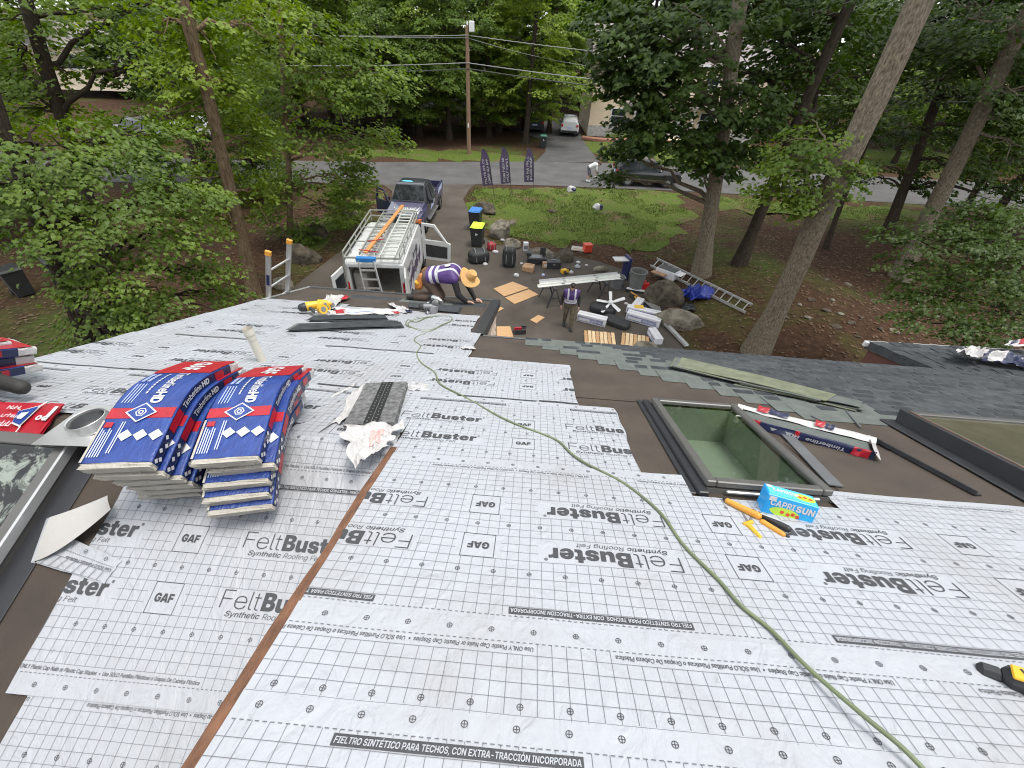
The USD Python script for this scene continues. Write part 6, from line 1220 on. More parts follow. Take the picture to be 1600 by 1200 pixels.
m = MB(); dp = Polygon([(0, .45), (1.05, .45), (1.05, 1.12), (.85, 1.75), (.35, 1.72), (0, 1.15)]).difference(Polygon([(.12, 1.16), (.95, 1.16), (.80, 1.66), (.40, 1.64)])); q = trimesh.creation.extrude_polygon(dp, .07, engine='earcut'); v = np.array(q.vertices); v = np.stack([v[:, 2] - .07, v[:, 0], v[:, 1]], -1); m.add(v @ rotm(0, 0, 55).T + np.array([-.97, 1.62, 0]), q.faces); obj(pk_, 'front_door', m, 'truck_purple')
# white suv far away, and dark vehicles
def suv(name, label, o, rz, paint, rear_cam=True, scale=1.0):
    p = thing(name, label, 'car', o, (0, 0, rz), scale); st = [(0, .80, .84, .70, .40, .95, 1.30), (.10, .88, .92, .68, .34, 1.0, 1.52), (.5, .91, .95, .66, .30, 1.0, 1.66), (1.6, .92, .96, .66, .28, 1.0, 1.70), (2.6, .92, .96, .63, .28, 1.0, 1.66), (3.35, .92, .96, .78, .28, .98, 1.12), (4.2, .90, .93, .80, .30, .92, 1.02), (4.55, .80, .84, .72, .38, .80, .90)]
    obj(p, 'body', loft(st), paint, smooth=35); m = MB(); panel(m, [(-.70, .10, 1.05), (.70, .10, 1.05), (.58, .36, 1.50), (-.58, .36, 1.50)]); v = m.mesh()[0] + np.array([0, -.085, .02]); m = MB(); m.add(v, [[0, 1, 2, 3]]); obj(p, 'rear_window', m, 'window_glass')
    m = MB(); panel(m, [(-.78, 3.30, 1.14), (.78, 3.30, 1.14), (.62, 2.62, 1.64), (-.62, 2.62, 1.64)]); v = m.mesh()[0] + np.array([0, .04, .03]); m = MB(); m.add(v, [[0, 1, 2, 3]]); obj(p, 'windscreen', m, 'window_glass')
    for sx in (-1, 1):
        for a, b_ in ((.45, 1.35), (1.45, 2.3), (2.4, 3.0)): m = MB(); x1_, x2_ = sx * .962, sx * .745; panel(m, [(x1_, a, 1.05), (x1_, b_ + .05, 1.05), (x2_, b_ - (.15 if a < 2 else .45), 1.55), (x2_, a + .05, 1.55)]); obj(p, 'side_window', m, 'window_glass')
    for sx in (-1, 1):
        m = MB(); m.box((sx * .76, .0, .98), (.22, .10, .22), bev=.03); obj(p, 'tail_light', m, 'lamp_red'); m = MB(); m.box((sx * .66, 4.53, .74), (.28, .08, .14), bev=.02); obj(p, 'headlight', m, 'lamp_clear')
        m = MB(); m.box((sx * 1.02, 2.95, 1.08), (.16, .1, .14), bev=.03); obj(p, 'mirror', m, paint)
        for y in (.85, 3.6): wheel(p, (sx * .84, y, .36))
    m = MB(); m.box((0, -.03, .48), (1.6, .12, .18), bev=.03); m.box((0, 4.55, .45), (1.5, .1, .2), bev=.03); obj(p, 'bumper', m, 'tool_black'); m = MB(); m.box((0, -.03, .80), (.5, .03, .13)); obj(p, 'number_plate', m, 'print_pale'); m = MB()
    for sx in (-1, 1): m.bar((sx * .56, .7, 1.72), (sx * .56, 2.4, 1.72), .03, .03)
    obj(p, 'roof_rail', m, 'rim_metal'); return p
suv('white_suv', 'white car seen from behind on the neighbour\'s driveway', (2.62, 50.9, .04), -2, 'suv_white'); suv('dark_suv', 'dark green car under trees left of the white car', (-.9, 51.5, .04), 4, 'truck_dark')
suv('black_suv', 'black car parked on the near side of the road behind dark branches', (5.3, 34.3, .04), -88, 'suv_black', scale=1.0); suv('dark_suv', 'dark car parked across the road, glimpsed through leaves at the left', (-30, 37.2, .0), 70, 'suv_black'); suv('white_suv', 'pale car beyond the road, glimpsed through leaves at the left', (-27.0, 40.0, .0), 75, 'suv_white')
# ------------------------------------------------------------------ things lying on the roof
BL, BW, BT = 0.97, 0.337, 0.068
def sag(s): return -0.345 * (np.sqrt((s * BL) ** 2 + .16 ** 2) - .16)
def bsurf(x, s, z):
    """bundle coordinates: x across, s along (-.5 .. .5), z off the bundle's mid layer"""
    x, s, z = np.broadcast_arrays(*map(lambda q: np.asarray(q, float), (x, s, z)))
    sl = np.gradient(sag(np.linspace(-.5, .5, 101)), BL / 100); k = np.interp(s, np.linspace(-.5, .5, 101), sl)
    nz = 1 / np.sqrt(1 + k * k); ny = -k * nz
    return np.stack([x, s * BL * .965 + z * ny, sag(s) + z * nz], -1)
def bundle_parts(p, seed=0, plain_end=.075):
    rng = np.random.default_rng(seed)
    def tube_section(s0, s1, grow, n=22, amp=.002):
        ss = np.linspace(s0, s1, n); w, t, r = BW / 2 + grow, BT / 2 + grow, .012
        ring = []
        for cx, cz, a0 in ((w - r, t - r, 0), (-w + r, t - r, 90), (-w + r, -t + r, 180), (w - r, -t + r, 270)):
            for a in (0, 45, 90): ring.append((cx + r * math.cos(math.radians(a0 + a)), cz + r * math.sin(math.radians(a0 + a))))
        ring = np.array(ring); extra = []
        for i in range(len(ring)):                      # a few points along the long faces, for soft dents
            a, b = ring[i], ring[(i + 1) % len(ring)]; extra.append(a)
            if np.hypot(*(b - a)) > .1: extra += [a + (b - a) * f for f in (.2, .4, .6, .8)]
        ring = np.array(extra)
        X = np.repeat(ring[None, :, 0], n, 0); Z = np.repeat(ring[None, :, 1], n, 0); S = np.repeat(ss[:, None], len(ring), 1)
        nz = meshkit.noise(np.stack([X * 14, S * 11, Z * 20 + seed], -1), 9) - .5
        Z = Z + amp * 2 * nz * np.sign(Z); P = bsurf(X, S, Z); P[..., 2] += .006 * (meshkit.noise(np.stack([X * 3, S * 5, X * 0 + seed * 3], -1), 2) - .5)
        return np.concatenate([P, P[:, :1]], 1)
    m = MB(); m.grid(tube_section(-.5, .5 - plain_end, 0.0)); obj(p, 'wrapper', m, 'wrap_blue', smooth=50)
    # torn white ends
    for e, (s0, s1) in enumerate(((-.524, -.4995), (.4995 - plain_end, .535))):
        m = MB(); n = 6; P = tube_section(s0, s1, -.002, n, .004)
        sc = np.linspace(.80, 1, n) if e == 0 else np.linspace(1, .86, n)
        c = P.mean(1, keepdims=True); P = c + (P - c) * np.concatenate([np.ones((n, 1, 1)), np.ones((n, 1, 1)), sc[:, None, None]], -1)
        P = P + rng.normal(size=P.shape) * .0022; P[:, -1] = P[:, 0]; m.grid(P)
        k = 0 if e == 0 else n - 1; ctr = P[k].mean(0); ring = P[k]; N = len(ring)
        m.add(np.vstack([ring, ctr]), [[i, i + 1, N] for i in range(N - 1)]); obj(p, 'torn_end', m, 'torn_white' if e == 0 else 'white_wrap', smooth=40)
    def patch(name, material, x0, x1, s0, s1, top=True, side=0, off=.0016, n=10):
        m = MB(); ss = np.linspace(s0, s1, n)
        if top:
            xs = np.linspace(x0, x1, 7); X, S = np.meshgrid(xs, ss, indexing='ij')
            nz = meshkit.noise(np.stack([X * 14, S * 11, X * 0 + BT / 2 * 20 + seed], -1), 9) - .5
            m.grid(bsurf(X, S, BT / 2 + off + .004 * nz * 1.0 + .0005 + .006 * (meshkit.noise(np.stack([X * 3, S * 5, X * 0 + seed * 3], -1), 2) - .5))[::-1])
        else:
            zs = np.linspace(x0, x1, 3); Z, S = np.meshgrid(zs, ss, indexing='ij')
            m.grid(bsurf(side * (BW / 2 + off) + 0 * Z, S, Z)[::int(side)])
        return obj(p, name, m, material, smooth=60)
    E = .5 - plain_end
    patch('red_panel', 'wrap_red', -BW / 2 + .004, BW / 2 - .004, .205, .515)
    patch('red_band', 'wrap_red', -BW / 2 + .004, BW / 2 - .004, -.235, -.165)
    sd = patch('side_panel', 'wrap_navy', -BT / 2 + .008, BT / 2 - .006, -.495, E, top=False, side=1, n=20)
    sd2 = patch('side_panel', 'wrap_navy', -BT / 2 + .008, BT / 2 - .006, -.495, E, top=False, side=-1, n=20)
    patch('side_red_block', 'wrap_dark_red', -BT / 2 + .010, BT / 2 - .008, -.30, -.165, top=False, side=1, off=.0028)
    patch('side_label', 'wrap_red', -BT / 2 + .014, BT / 2 - .012, .235, .335, top=False, side=1, off=.0028)
    # lettering and marks (top: reads towards the near end)
    def top_text(m, text, x, s, h, width=None, weight=700, off=.0042, italic=0.0):
        V, F_ = lettering(text, weight, italic); sx = h if width is None else width / V[:, 0].max()
        X = x + V[:, 1] * h; S = s - V[:, 0] * sx / BL
        nz = meshkit.noise(np.stack([X * 14, S * 11, X * 0 + BT / 2 * 20 + seed], -1), 9) - .5
        m.add(bsurf(X, S, BT / 2 + off + .004 * nz + .006 * (meshkit.noise(np.stack([X * 3, S * 5, X * 0 + seed * 3], -1), 2) - .5)), F_)
    def side_text(m, text, s, z, h, width=None, weight=700, off=.0042):
        V, F_ = lettering(text, weight); sx = h if width is None else width / V[:, 0].max()
        m.add(bsurf(BW / 2 + off + 0 * V[:, 0], s + V[:, 0] * sx / BL, z + V[:, 1] * h), F_)
    w = MB()
    top_text(w, 'GAF', -.05, .465, .105, .20, 900)
    top_text(w, 'Timberline', .005, .190, .058, .225, 600); top_text(w, 'HD', .005, -.045, .058, .085, 900)
    [w.add(bsurf(np.array([-.045, -.036, -.036, -.045]), np.array([s_, s_, s_ + .017, s_ + .017]), BT / 2 + .0068), [[0, 1, 2, 3]]) for s_ in np.arange(-.06, .17, .024)]
    side_text(w, 'Timberline', -.135, -.016, .034, .20, 500); side_text(w, 'HD', .085, -.016, .034, .075, 900)
    for k in range(3):
        cx, cs, r = -.02 + .075 * k, -.345, .034
        q = np.array([(cx - r * 1.05, cs), (cx, cs - r / BL), (cx + r * 1.05, cs), (cx, cs + r / BL)]); nz = meshkit.noise(np.stack([q[:, 0] * 14, q[:, 1] * 11, q[:, 0] * 0 + BT / 2 * 20 + seed], -1), 9) - .5
        w.add(bsurf(q[:, 0], q[:, 1], BT / 2 + .0066 + .004 * nz), [[0, 1, 2, 3]])
    for k, (z, s) in enumerate(((.010, -.345), (-.012, -.385), (.010, -.425), (-.012, -.465), (.010, -.485))):
        r = .015; q = np.array([(z - r, s), (z, s - r), (z + r, s), (z, s + r)]); w.add(bsurf(BW / 2 + .0036 + 0 * q[:, 0], q[:, 1], q[:, 0]), [[0, 1, 2, 3]])
    obj(p, 'lettering', w, 'print_white')
    d = MB(); r = .062
    def loop(r, hgt):
        q = np.array([(-r * 1.25, -.2), (0, -.2 - r / BL * 1.0), (r * 1.25, -.2), (0, -.2 + r / BL)]); q[:, 0] += .0
        return bsurf(q[:, 0], q[:, 1], BT / 2 + hgt + .003)
    d.add(loop(.064, .0052), [[0, 1, 2, 3]]); em = obj(p, 'emblem', d, 'print_white')
    d = MB(); d.add(loop(.055, .0060), [[0, 1, 2, 3]]); obj(em, 'emblem_field', d, 'wrap_blue')
    d = MB(); a = np.linspace(0, 2 * np.pi, 7)[:-1]
    for r0, r1 in ((.028, .022), (.014, .008)):
        o_ = bsurf(r0 * np.cos(a), -.2 + r0 * np.sin(a) / BL, BT / 2 + .0098); i_ = bsurf(r1 * np.cos(a), -.2 + r1 * np.sin(a) / BL, BT / 2 + .0098)
        m2 = np.concatenate([o_, i_]); d.add(m2, [[k, (k + 1) % 6, 6 + (k + 1) % 6, 6 + k] for k in range(6)])
    obj(em, 'emblem_mark', d, 'print_white')
    pl = MB()                                               # rows of small print on the near end and the middle
    for k in range(7):
        x = -.145 + .012 * k
        q = np.array([(x, -.47), (x + .005, -.47), (x + .005, -.30 - .012 * (k % 3)), (x, -.30 - .012 * (k % 3))]) if k < 5 else np.array([(x + .02, -.45), (x + .025, -.45), (x + .025, -.26), (x + .02, -.26)])
        pl.add(bsurf(q[:, 0], q[:, 1], BT / 2 + .0066), [[0, 1, 2, 3]])
    for k in range(4):
        x = -.135 + .016 * k; q = np.array([(x, -.13), (x + .004, -.13), (x + .004, .03), (x, .03)]); pl.add(bsurf(q[:, 0], q[:, 1], BT / 2 + .0066), [[0, 1, 2, 3]])
    for k in range(9):
        for x in (-.135, -.105): s_ = .06 + .013 * k; pl.add(bsurf(np.array([x, x + .018, x + .018, x]), np.array([s_, s_, s_ + .006, s_ + .008]), BT / 2 + .0066), [[0, 1, 2, 3]])
    q = np.array([(-BW / 2 + .004, -.499), (-BW / 2 + .016, -.499), (-BW / 2 + .014, -.25), (-BW / 2 + .004, -.25)]); obj(p, 'white_edge', MB().add(bsurf(q[:, 0], q[:, 1], BT / 2 + .006), [[0, 1, 2, 3]]), 'torn_white')
    obj(p, 'small_print', pl, 'print_pale')
    sh = MB()
    for x0 in (-.155, ):
        q = np.array([(x0 + .01, -.295), (x0 + .05, -.295), (x0 + .05, -.262), (x0 + .01, -.262)]); sh.add(bsurf(q[:, 0], q[:, 1], BT / 2 + .0068), [[0, 1, 2, 3]])
    obj(p, 'price_tag', sh, 'wrap_red')
ZR0 = zR(Y_RIDGE)
bund = thing('shingle_bundle', 'top blue and red shingle bundle of the left pair\'s first stack, beside the metal vent', 'bundle', (-2.055, 1.79, ZR0 + .425), (-5, 0, 8.6), group=None)
bundle_parts(bund, 1)
bund2 = thing('shingle_bundle', 'top blue and red shingle bundle of the middle stack, beside the open black shingles', 'bundle', (-1.630, 1.92, ZR0 + .350), (-7, 0, 12.0))
bundle_parts(bund2, 2)
order = ['second from the top', 'third from the top', 'fourth from the top', 'second from the bottom', 'bottom']
for k, (dx, dy, rz) in enumerate(((.022, .015, 8.2), (.040, .05, 9.5), (.050, .08, 9), (.02, .11, 10.5), (-.03, .13, 11))):
    copy_of((bund2, bund)[k % 2], 'blue shingle bundle, %s in the stack beside the round metal vent' % order[k], (-2.055 + dx, 1.79 + dy, ZR0 + .425 - .072 * (k + 1) - .002 * k), (-4 + k, 0, rz))
for k, (dx, dy, rz) in enumerate(((.035, .015, 12.6), (.005, -.04, 13), (-.012, -.08, 14), (.0, -.11, 14.5))):
    copy_of((bund, bund2)[k % 2], 'blue shingle bundle, %s in the stack nearest the wooden roof edge' % order[k], (-1.625 + dx, 1.93 + dy, ZR0 + .350 - .064 * (k + 1)), (-5 + 1.2 * k, 0, rz))
for k, (dx, dy, rz) in enumerate(((0, 0, -16), (.12, .03, -15), (.07, .01, -17), (.14, -.03, -12))):
    copy_of((bund, bund2)[k % 2], 'shingle bundle at the left picture edge, %s of its stack' % (['topmost'] + order)[k], (-4.12 + dx, 2.06 + dy, ZR0 + .33 - .072 * k), (-8 + k, 0, rz))

# opened bundle of black shingles in torn white paper
a = thing('open_shingles', 'stack of dark grey shingles lying face down with two tar strips, in torn white paper', 'shingles', R(592, 629, .045), (-19.0, 0, 10.5))
for k in range(5):
    m = MB(); m.box((0.004 * (k % 2), .003 * ((k * 3) % 2), -.036 + .012 * k), (.345 - .002 * k, .83, .0105), rotm(0, 0, .6 * ((k % 3) - 1))); obj(a, 'shingle', m, 'shingle_back')
for x0 in (-.016, .036):
    m = MB(); m.box((x0, 0, .0185), (.046, .825, .002)); t = obj(a, 'tar_strip', m, 'tar')
    m = MB()
    for k in range(15): m.tm(trimesh.creation.cylinder(.006, .0015, sections=7), t=(x0 + .002 * (k % 3 - 1), -.38 + .054 * k, .0203))
    obj(t, 'tar_dots', m, 'tool_grey')
q = [R(513, 668, .006), R(567, 655, .006), R(585, 598, .006), R(562, 606, .006)]
pa = obj(None, 'torn_wrapper', MB().grid(patch_quad(*q, n=24, amp=.035, seed=3, ragged=.3)[::-1]), 'white_wrap', smooth=30)
tag(pa, 'torn white paper wrapper sticking out left of the open black shingles', 'wrapper')
q = [R(548, 727, .02), R(600, 708, .03), R(634, 668, .04), R(540, 661, .05)]
P = patch_quad(*q, n=30, amp=.05, seed=8, ragged=.35)
pa = obj(None, 'torn_wrapper', MB().grid(P[::-1]), 'white_wrap', smooth=30); tag(pa, 'crumpled white wrapper with pinkish print hanging over the top of the wooden roof edge', 'wrapper')
mat('faded_print', (0.66, 0.36, 0.34), rough=0.5, var=0.35, scale=30)
m = MB(); m.grid(P[14:22, 8:22][::-1] + [0, .0, .004]); obj(pa, 'faded_red_print', m, 'faded_print', smooth=30)
q = [R(638, 613, .006), R(670, 612, .004), R(670, 602, .004), R(640, 598, .006)]
pa = obj(None, 'torn_wrapper', MB().grid(patch_quad(*q, n=14, amp=.02, seed=5, ragged=.3)[::-1]), 'white_wrap', smooth=30); tag(pa, 'small torn white paper flap to the right of the open black shingles', 'wrapper')
q = [R(516, 620, .006), R(523, 621, .006), R(558, 602, .006), R(555, 600, .006)]
pa = obj(None, 'paper_strip', MB().grid(patch_quad(*q, n=8, amp=.012, seed=6, ragged=.2)[::-1]), 'white_wrap', smooth=30); tag(pa, 'narrow white paper strip lying on felt left of the open black shingles', 'paper')

# red package and the metal vent at the left
q = [Lr(-40, 684, .07), Lr(58, 690, .07), R(103, 632, .06), R(-10, 628, .06)]
pk = obj(None, 'red_package', MB().grid(patch_quad(*q, n=18, amp=.008, seed=2, ragged=.02)[::-1]), 'wrap_red', smooth=50); tag(pk, 'flat red packaging with a blue diamond emblem lying above the large left skylight', 'package')
def quadp(u, v, lift=.012):
    b = (q[0] * (1 - u) + q[1] * u) * (1 - v) + (q[3] * (1 - u) + q[2] * u) * v; return b + np.array([0, 0, .012 + lift])
def quad_poly(pts, lift): return MB().add(np.array([quadp(u, v, lift) for u, v in pts]), [[0, 1, 2, 3]])
obj(pk, 'dark_red_panel', quad_poly([(.66, .02), (.995, .02), (.995, .98), (.80, .98)], .004), 'wrap_dark_red')
obj(pk, 'emblem', quad_poly([(.48, .36), (.63, .28), (.735, .90), (.46, .70)], .010), 'print_white')
obj(pk, 'emblem_field', quad_poly([(.495, .39), (.625, .32), (.715, .84), (.475, .67)], .016), 'wrap_blue')
obj(pk, 'emblem_mark', quad_poly([(.54, .46), (.61, .46), (.655, .66), (.55, .62)], .022), 'print_white')
obj(pk, 'white_stripe', quad_poly([(.62, .02), (.64, .02), (.655, .30), (.635, .30)], .012), 'print_white')
obj(pk, 'white_stripe', quad_poly([(.715, .88), (.735, .86), (.79, .99), (.76, .99)], .012), 'print_white')
obj(pk, 'white_label', quad_poly([(.90, .45), (.965, .45), (.995, .85), (.945, .85)], .018), 'print_white')
m = MB(); ux = (q[1] - q[0]); ux /= np.linalg.norm(ux); uy = q[3] - q[0]; uy -= ux * (uy @ ux); uy /= np.linalg.norm(uy)
text_at(m, 'oc', quadp(.79, .46, .02), ux, uy, .05, weight=800); scribble(m, quadp(.30, .72, .02), ux, uy, .03, .12, 21); scribble(m, quadp(.28, .50, .02), ux, uy, .03, .13, 22); scribble(m, quadp(.27, .26, .02), ux, uy, .04, .12, 23); obj(pk, 'lettering', m, 'print_white')
vt = thing('metal_vent', 'shiny metal roof vent with a round collar lying between red packaging and bundles', 'roof vent', R(137, 666, .03), (-6, 0, 0), (.8, .8, .55))
m = MB(); m.box((0.0, .02, 0), (.46, .50, .004), rotm(0, 0, 4), bev=.001); obj(vt, 'flange', m, 'aluminium')
m = MB(); m.lathe([(.155, .003), (.150, .012), (.135, .10), (.130, .105), (.124, .10), (.120, .02)], (0.02, .02, 0), 32, rotm(6, -10, 0)); obj(vt, 'collar', m, 'aluminium', smooth=40)
m = MB(); m.lathe([(0.0, .118), (.05, .114), (.09, .098), (.118, .060), (.119, .02)], (.018, .02, 0), 28, rotm(6, -10, 0)); obj(vt, 'dark_dome', m, 'tool_black', smooth=60)

# felt offcut folded over itself
fo = thing('felt_offcut', 'folded strip of white felt lying on dark membrane beside the large left skylight', 'felt strip')
q = [Lr(54, 880, .02), Lr(163, 912, .018), Lr(191, 876, .02), Lr(112, 842, .03)]
obj(fo, 'printed_side', MB().grid(patch_quad(*q, n=16, amp=.006, seed=4, ragged=.03)[::-1]), 'felt', smooth=60)
m = MB(); l2 = MB()
def fq(u, v, l=.012): 
    b = (q[0] * (1 - u) + q[1] * u) * (1 - v) + (q[3] * (1 - u) + q[2] * u) * v; return b + np.array([0, 0, l])
for k in range(8):
    u = .08 + .115 * k; l2.add(np.array([fq(u, .02), fq(u + .008, .02), fq(u + .008, .40), fq(u, .40)]), [[0, 1, 2, 3]])
for v in (.02, .40): l2.add(np.array([fq(.04, v, .0125), fq(.96, v, .0125), fq(.96, v + .012, .0125), fq(.04, v + .012, .0125)]), [[0, 1, 2, 3]])
for k in range(26): l2.add(np.array([fq(.12 + .033 * k, .62), fq(.138 + .033 * k, .62), fq(.138 + .033 * k, .64), fq(.12 + .033 * k, .64)]), [[0, 1, 2, 3]])
ux = q[1] - q[0]; ux /= np.linalg.norm(ux); uy = q[3] - q[0]; uy -= ux * (uy @ ux); uy /= np.linalg.norm(uy)
text_at(m, 'Use SÓLO Puntillas Plásticas', fq(.97, .56), -ux, -uy, .016, weight=500)
for u, v in ((.42, .80), (.78, .82)):
    c = fq(u, v, .013); a = np.linspace(0, 2 * np.pi, 13); m.grid(np.stack([c + .008 * (np.cos(a)[:, None] * ux + np.sin(a)[:, None] * uy), c + .0105 * (np.cos(a)[:, None] * ux + np.sin(a)[:, None] * uy)], 0)); m.add(np.array([c - .008 * ux - .001 * uy, c + .008 * ux - .001 * uy, c + .008 * ux + .001 * uy, c - .008 * ux + .001 * uy]), [[0, 1, 2, 3]])
obj(fo, 'grid_print', l2, 'felt_line'); obj(fo, 'lettering', m, 'felt_ink')
c = [Lr(54, 876, .03), Lr(118, 850, .085), Lr(173, 796, .12), Lr(168, 774, .13), Lr(78, 808, .06)]
uvs = np.linspace(0, 1, 18); low = np.array([Lr(54 + 64 * s * 1.0 + 55 * max(0, s - .0) ** 2 * 1.0, 877 - 20 * s - 61 * s ** 2.2, .03 + .085 * s) for s in uvs]); upp = np.array([Lr(78 + 90 * s, 808 - 28 * s - 6 * s * s, .05 + .075 * s) for s in uvs])
P = np.stack([low * (1 - k) + upp * k + np.array([0, 0, .02 * math.sin(math.pi * k) * .6]) for k in np.linspace(0, 1, 8)], 0)
obj(fo, 'blank_side', MB().grid(P), 'felt_back', smooth=60)
e0 = np.stack([low[:1].repeat(1, 0)[0] * (1 - k) + upp[0] * k for k in np.linspace(0, 1, 8)]); e1 = np.stack([q[0] * (1 - k) + q[3] * k * .0 + (Lr(78, 812, .012)) * k for k in np.linspace(0, 1, 8)])
bul = (e0 + e1) / 2 + np.array([-.018, -.004, 0]); obj(fo, 'fold', MB().grid(np.stack([e0, bul, e1], 0)), 'felt', smooth=60)

# green air hose
hp = [(676, 495, .02), (660, 497, .012), (645, 512, .012), (668, 516, .012), (690, 508, .02), (706, 500, .012), (700, 494, .015), (678, 494, .02), (662, 498, .02), (648, 503, .012), (640, 500, .012), (634, 505, .012), (648, 514, .015), (668, 519, .012), (682, 513, .012), (664, 521, .012), (650, 527, .012), (649, 534, .012), (657, 540, .012), (653, 548, .012), (652, 557, .012), (662, 570, .012), (680, 583, .012), (686, 598, .012), (712, 613, .012), (745, 631, .012),
      (785, 653, .014), (810, 664, .014), (850, 679, .014), (872, 689, .016), (890, 706, .016), (925, 729, .016), (965, 749, .016), (1006, 778, .018), (1036, 806, .018), (1066, 849, .018), (1096, 880, .018), (1130, 914, .018), (1160, 948, .020), (1200, 980, .02), (1240, 1021, .03), (1290, 1068, .045), (1330, 1102, .055), (1372, 1137, .055), (1412, 1170, .05), (1452, 1212, .04), (1500, 1260, .03)]
pts = np.array([R(a, b, c + .006) for a, b, c in hp])
from scipy.interpolate import CubicSpline
dd = np.r_[0, np.cumsum(np.linalg.norm(np.diff(pts, axis=0), axis=1))]; cs = CubicSpline(dd, pts); pp = cs(np.linspace(0, dd[-1], 420))
h = obj(None, 'air_hose', MB().tube(pp, .0076, 8), 'hose_green', smooth=60); tag(h, 'green air hose running from the far nail gun diagonally across the felt', 'hose')

# juice carton
a0, b0 = R(1187, 803, 0), R(1268, 822, 0); ang = math.degrees(math.atan2(b0[1] - a0[1], b0[0] - a0[0])); cw = np.linalg.norm(b0 - a0)
cb = thing('juice_carton', 'bright blue drink carton with white lettering standing on felt below the small skylight', 'carton', (a0 + b0) / 2, (-19, 0, ang))
W_, D_, H_ = cw, .115, .125
m = MB(); m.box((0, D_ / 2, H_ / 2), (W_, D_, H_), bev=.004); obj(cb, 'carton', m, 'box_blue')
m = MB(); m.box((0, D_ / 2, H_ + .0006), (W_ - .02, D_ - .02, .0015)); obj(cb, 'top_print', m, 'box_cyan')
m = MB(); poly_at(m, [(-.05 + .07 * math.cos(t) * (1 if math.cos(t) > 0 else 1.1), .028 * math.sin(t)) for t in np.linspace(0, 2 * np.pi, 20)[:-1]], (0.035, -.0008, .038), (1, 0, 0), (0, 0, 1), 0.0006)
poly_at(m, [(.052 * math.cos(t), .036 * math.sin(t)) for t in np.linspace(0, 2 * np.pi, 20)[:-1]], (W_ * .27, D_ * .5, H_ + .0016), (1, 0, 0), (0, 1, 0), 0.0006); obj(cb, 'fruit_panel', m, 'lime')
m = MB()
for k, (x, z) in enumerate(((-.03, .04), (.0, .034), (.022, .042), (.045, .036))): m.tm(trimesh.creation.cylinder(.010, .001, sections=12), rotm(90, 0, 0), (x, -.0022, z))
for k, (x, y) in enumerate(((W_ * .27 - .025, .45), (W_ * .27 + .0, .52), (W_ * .27 + .026, .46))): m.tm(trimesh.creation.cylinder(.010, .001, sections=12), None, (x, D_ * y, H_ + .003))
obj(cb, 'fruit_print', m, 'fruit_red')
m = MB(); V, F_ = lettering('CAPRISUN', 900); text_at(m, 'CAPRI', (-W_ * .40, -.0012, .066), (1, 0, 0), (0, 0, 1), .036, .118, 800, 0, .001); text_at(m, 'SUN', (-W_ * .40 + .124, -.0012, .064), (1, 0, 0), (0, 0, 1), .038, .088, 900, 0, .001)
text_at(m, 'CAPRISUN', (-W_ * .36, D_ * .42, H_ + .002), (1, 0, 0), (0, 1, 0), .032, .13, 900, 0, .001)
m.box((-W_ / 2 + .03, -.0008, H_ - .022), (.034, .001, .026)); m.box((-W_ / 2 + .022, D_ - .022, H_ + .0018), (.03, .024, .001)); m.box((W_ / 2 - .03, -.0008, .016), (.03, .001, .014)); obj(cb, 'lettering', m, 'print_white')

# hand tools beside the carton
cu = thing('cutter', 'long orange handled cutter with dark jaws lying against the blue drink carton', 'cutter')
A = [R(x, y, hh) for x, y, hh in ((1137, 783, .03), (1184, 806, .03), (1192, 816, .02), (1223, 835, .02), (1236, 828, .03), (1186, 803, .03))]
obj(cu, 'handle', MB().tm(smooth_man(bone(A[0], .016, A[1], .021), .012, 4)), 'tool_orange', smooth=60)
obj(cu, 'handle', MB().tm(smooth_man(bone(A[2], .016, A[3], .014), .012, 4)), 'tool_orange', smooth=60)
m = MB(); m.tm(bone(A[5] + [0, 0, .0], .013, R(1230, 826, .03), .019)); m.tm(bone(R(1182, 808, .012), .008, R(1230, 838, .015), .012)); obj(cu, 'jaw', m, 'tool_black', smooth=40)
m = MB(); m.bar(R(1188, 802, .046), R(1222, 815, .046), .008, .004); obj(cu, 'blade', m, 'aluminium')
m = MB(); m.tm(bone(R(1132, 779, .028), .011, A[0], .013)); obj(cu, 'end_cap', m, 'tool_black', smooth=40)
kn = thing('pliers', 'small pliers with a yellow grip and dark head on felt below the orange handle', 'pliers')
obj(kn, 'grip', MB().tm(smooth_man(union([bone(R(1168, 820, .016), .016, R(1187, 839, .014), .011), bone(R(1164, 819, .016), .012, R(1174, 816, .016), .012)]), .01, 4)), 'tool_yellow', smooth=60)
m = MB(); m.tm(bone(R(1158, 799, .012), .007, R(1168, 816, .012), .009)); m.tm(bone(R(1176, 806, .012), .006, R(1170, 816, .012), .008)); m.tm(bone(R(1158, 799, .012), .006, R(1186, 810, .012), .008)); obj(kn, 'head', m, 'tool_grey', smooth=40)

# power tool at the right picture edge
b0 = R(1578, 1071, .0)
pt = thing('nailer_battery', 'black and yellow tool body cut off by the right picture edge on felt', 'power tool', b0, (-19, 0, 62))
m = MB(); m.box((.0, -.07, .040), (.072, .20, .080), bev=.020); obj(pt, 'body', m, 'tool_black', smooth=30)
m = MB(); m.box((0.0, -.07, .0805), (.052, .165, .012), bev=.004); obj(pt, 'yellow_plate', m, 'tool_yellow')
m = MB()
for k in range(5): m.box((.004 * (k % 2), -.13 + .028 * k, .0875), (.045 - .012 * (k % 3), .006, .002), rotm(0, 0, 28))
obj(pt, 'plate_marks', m, 'tool_black')
m = MB(); m.tm(trimesh.creation.cylinder(.004, .004, sections=10), rotm(0, 90, 0), (-.037, -.10, .03)); m.tm(trimesh.creation.cylinder(.005, .004, sections=10), rotm(0, 90, 0), (-.037, -.145, .028)); obj(pt, 'screw', m, 'aluminium')
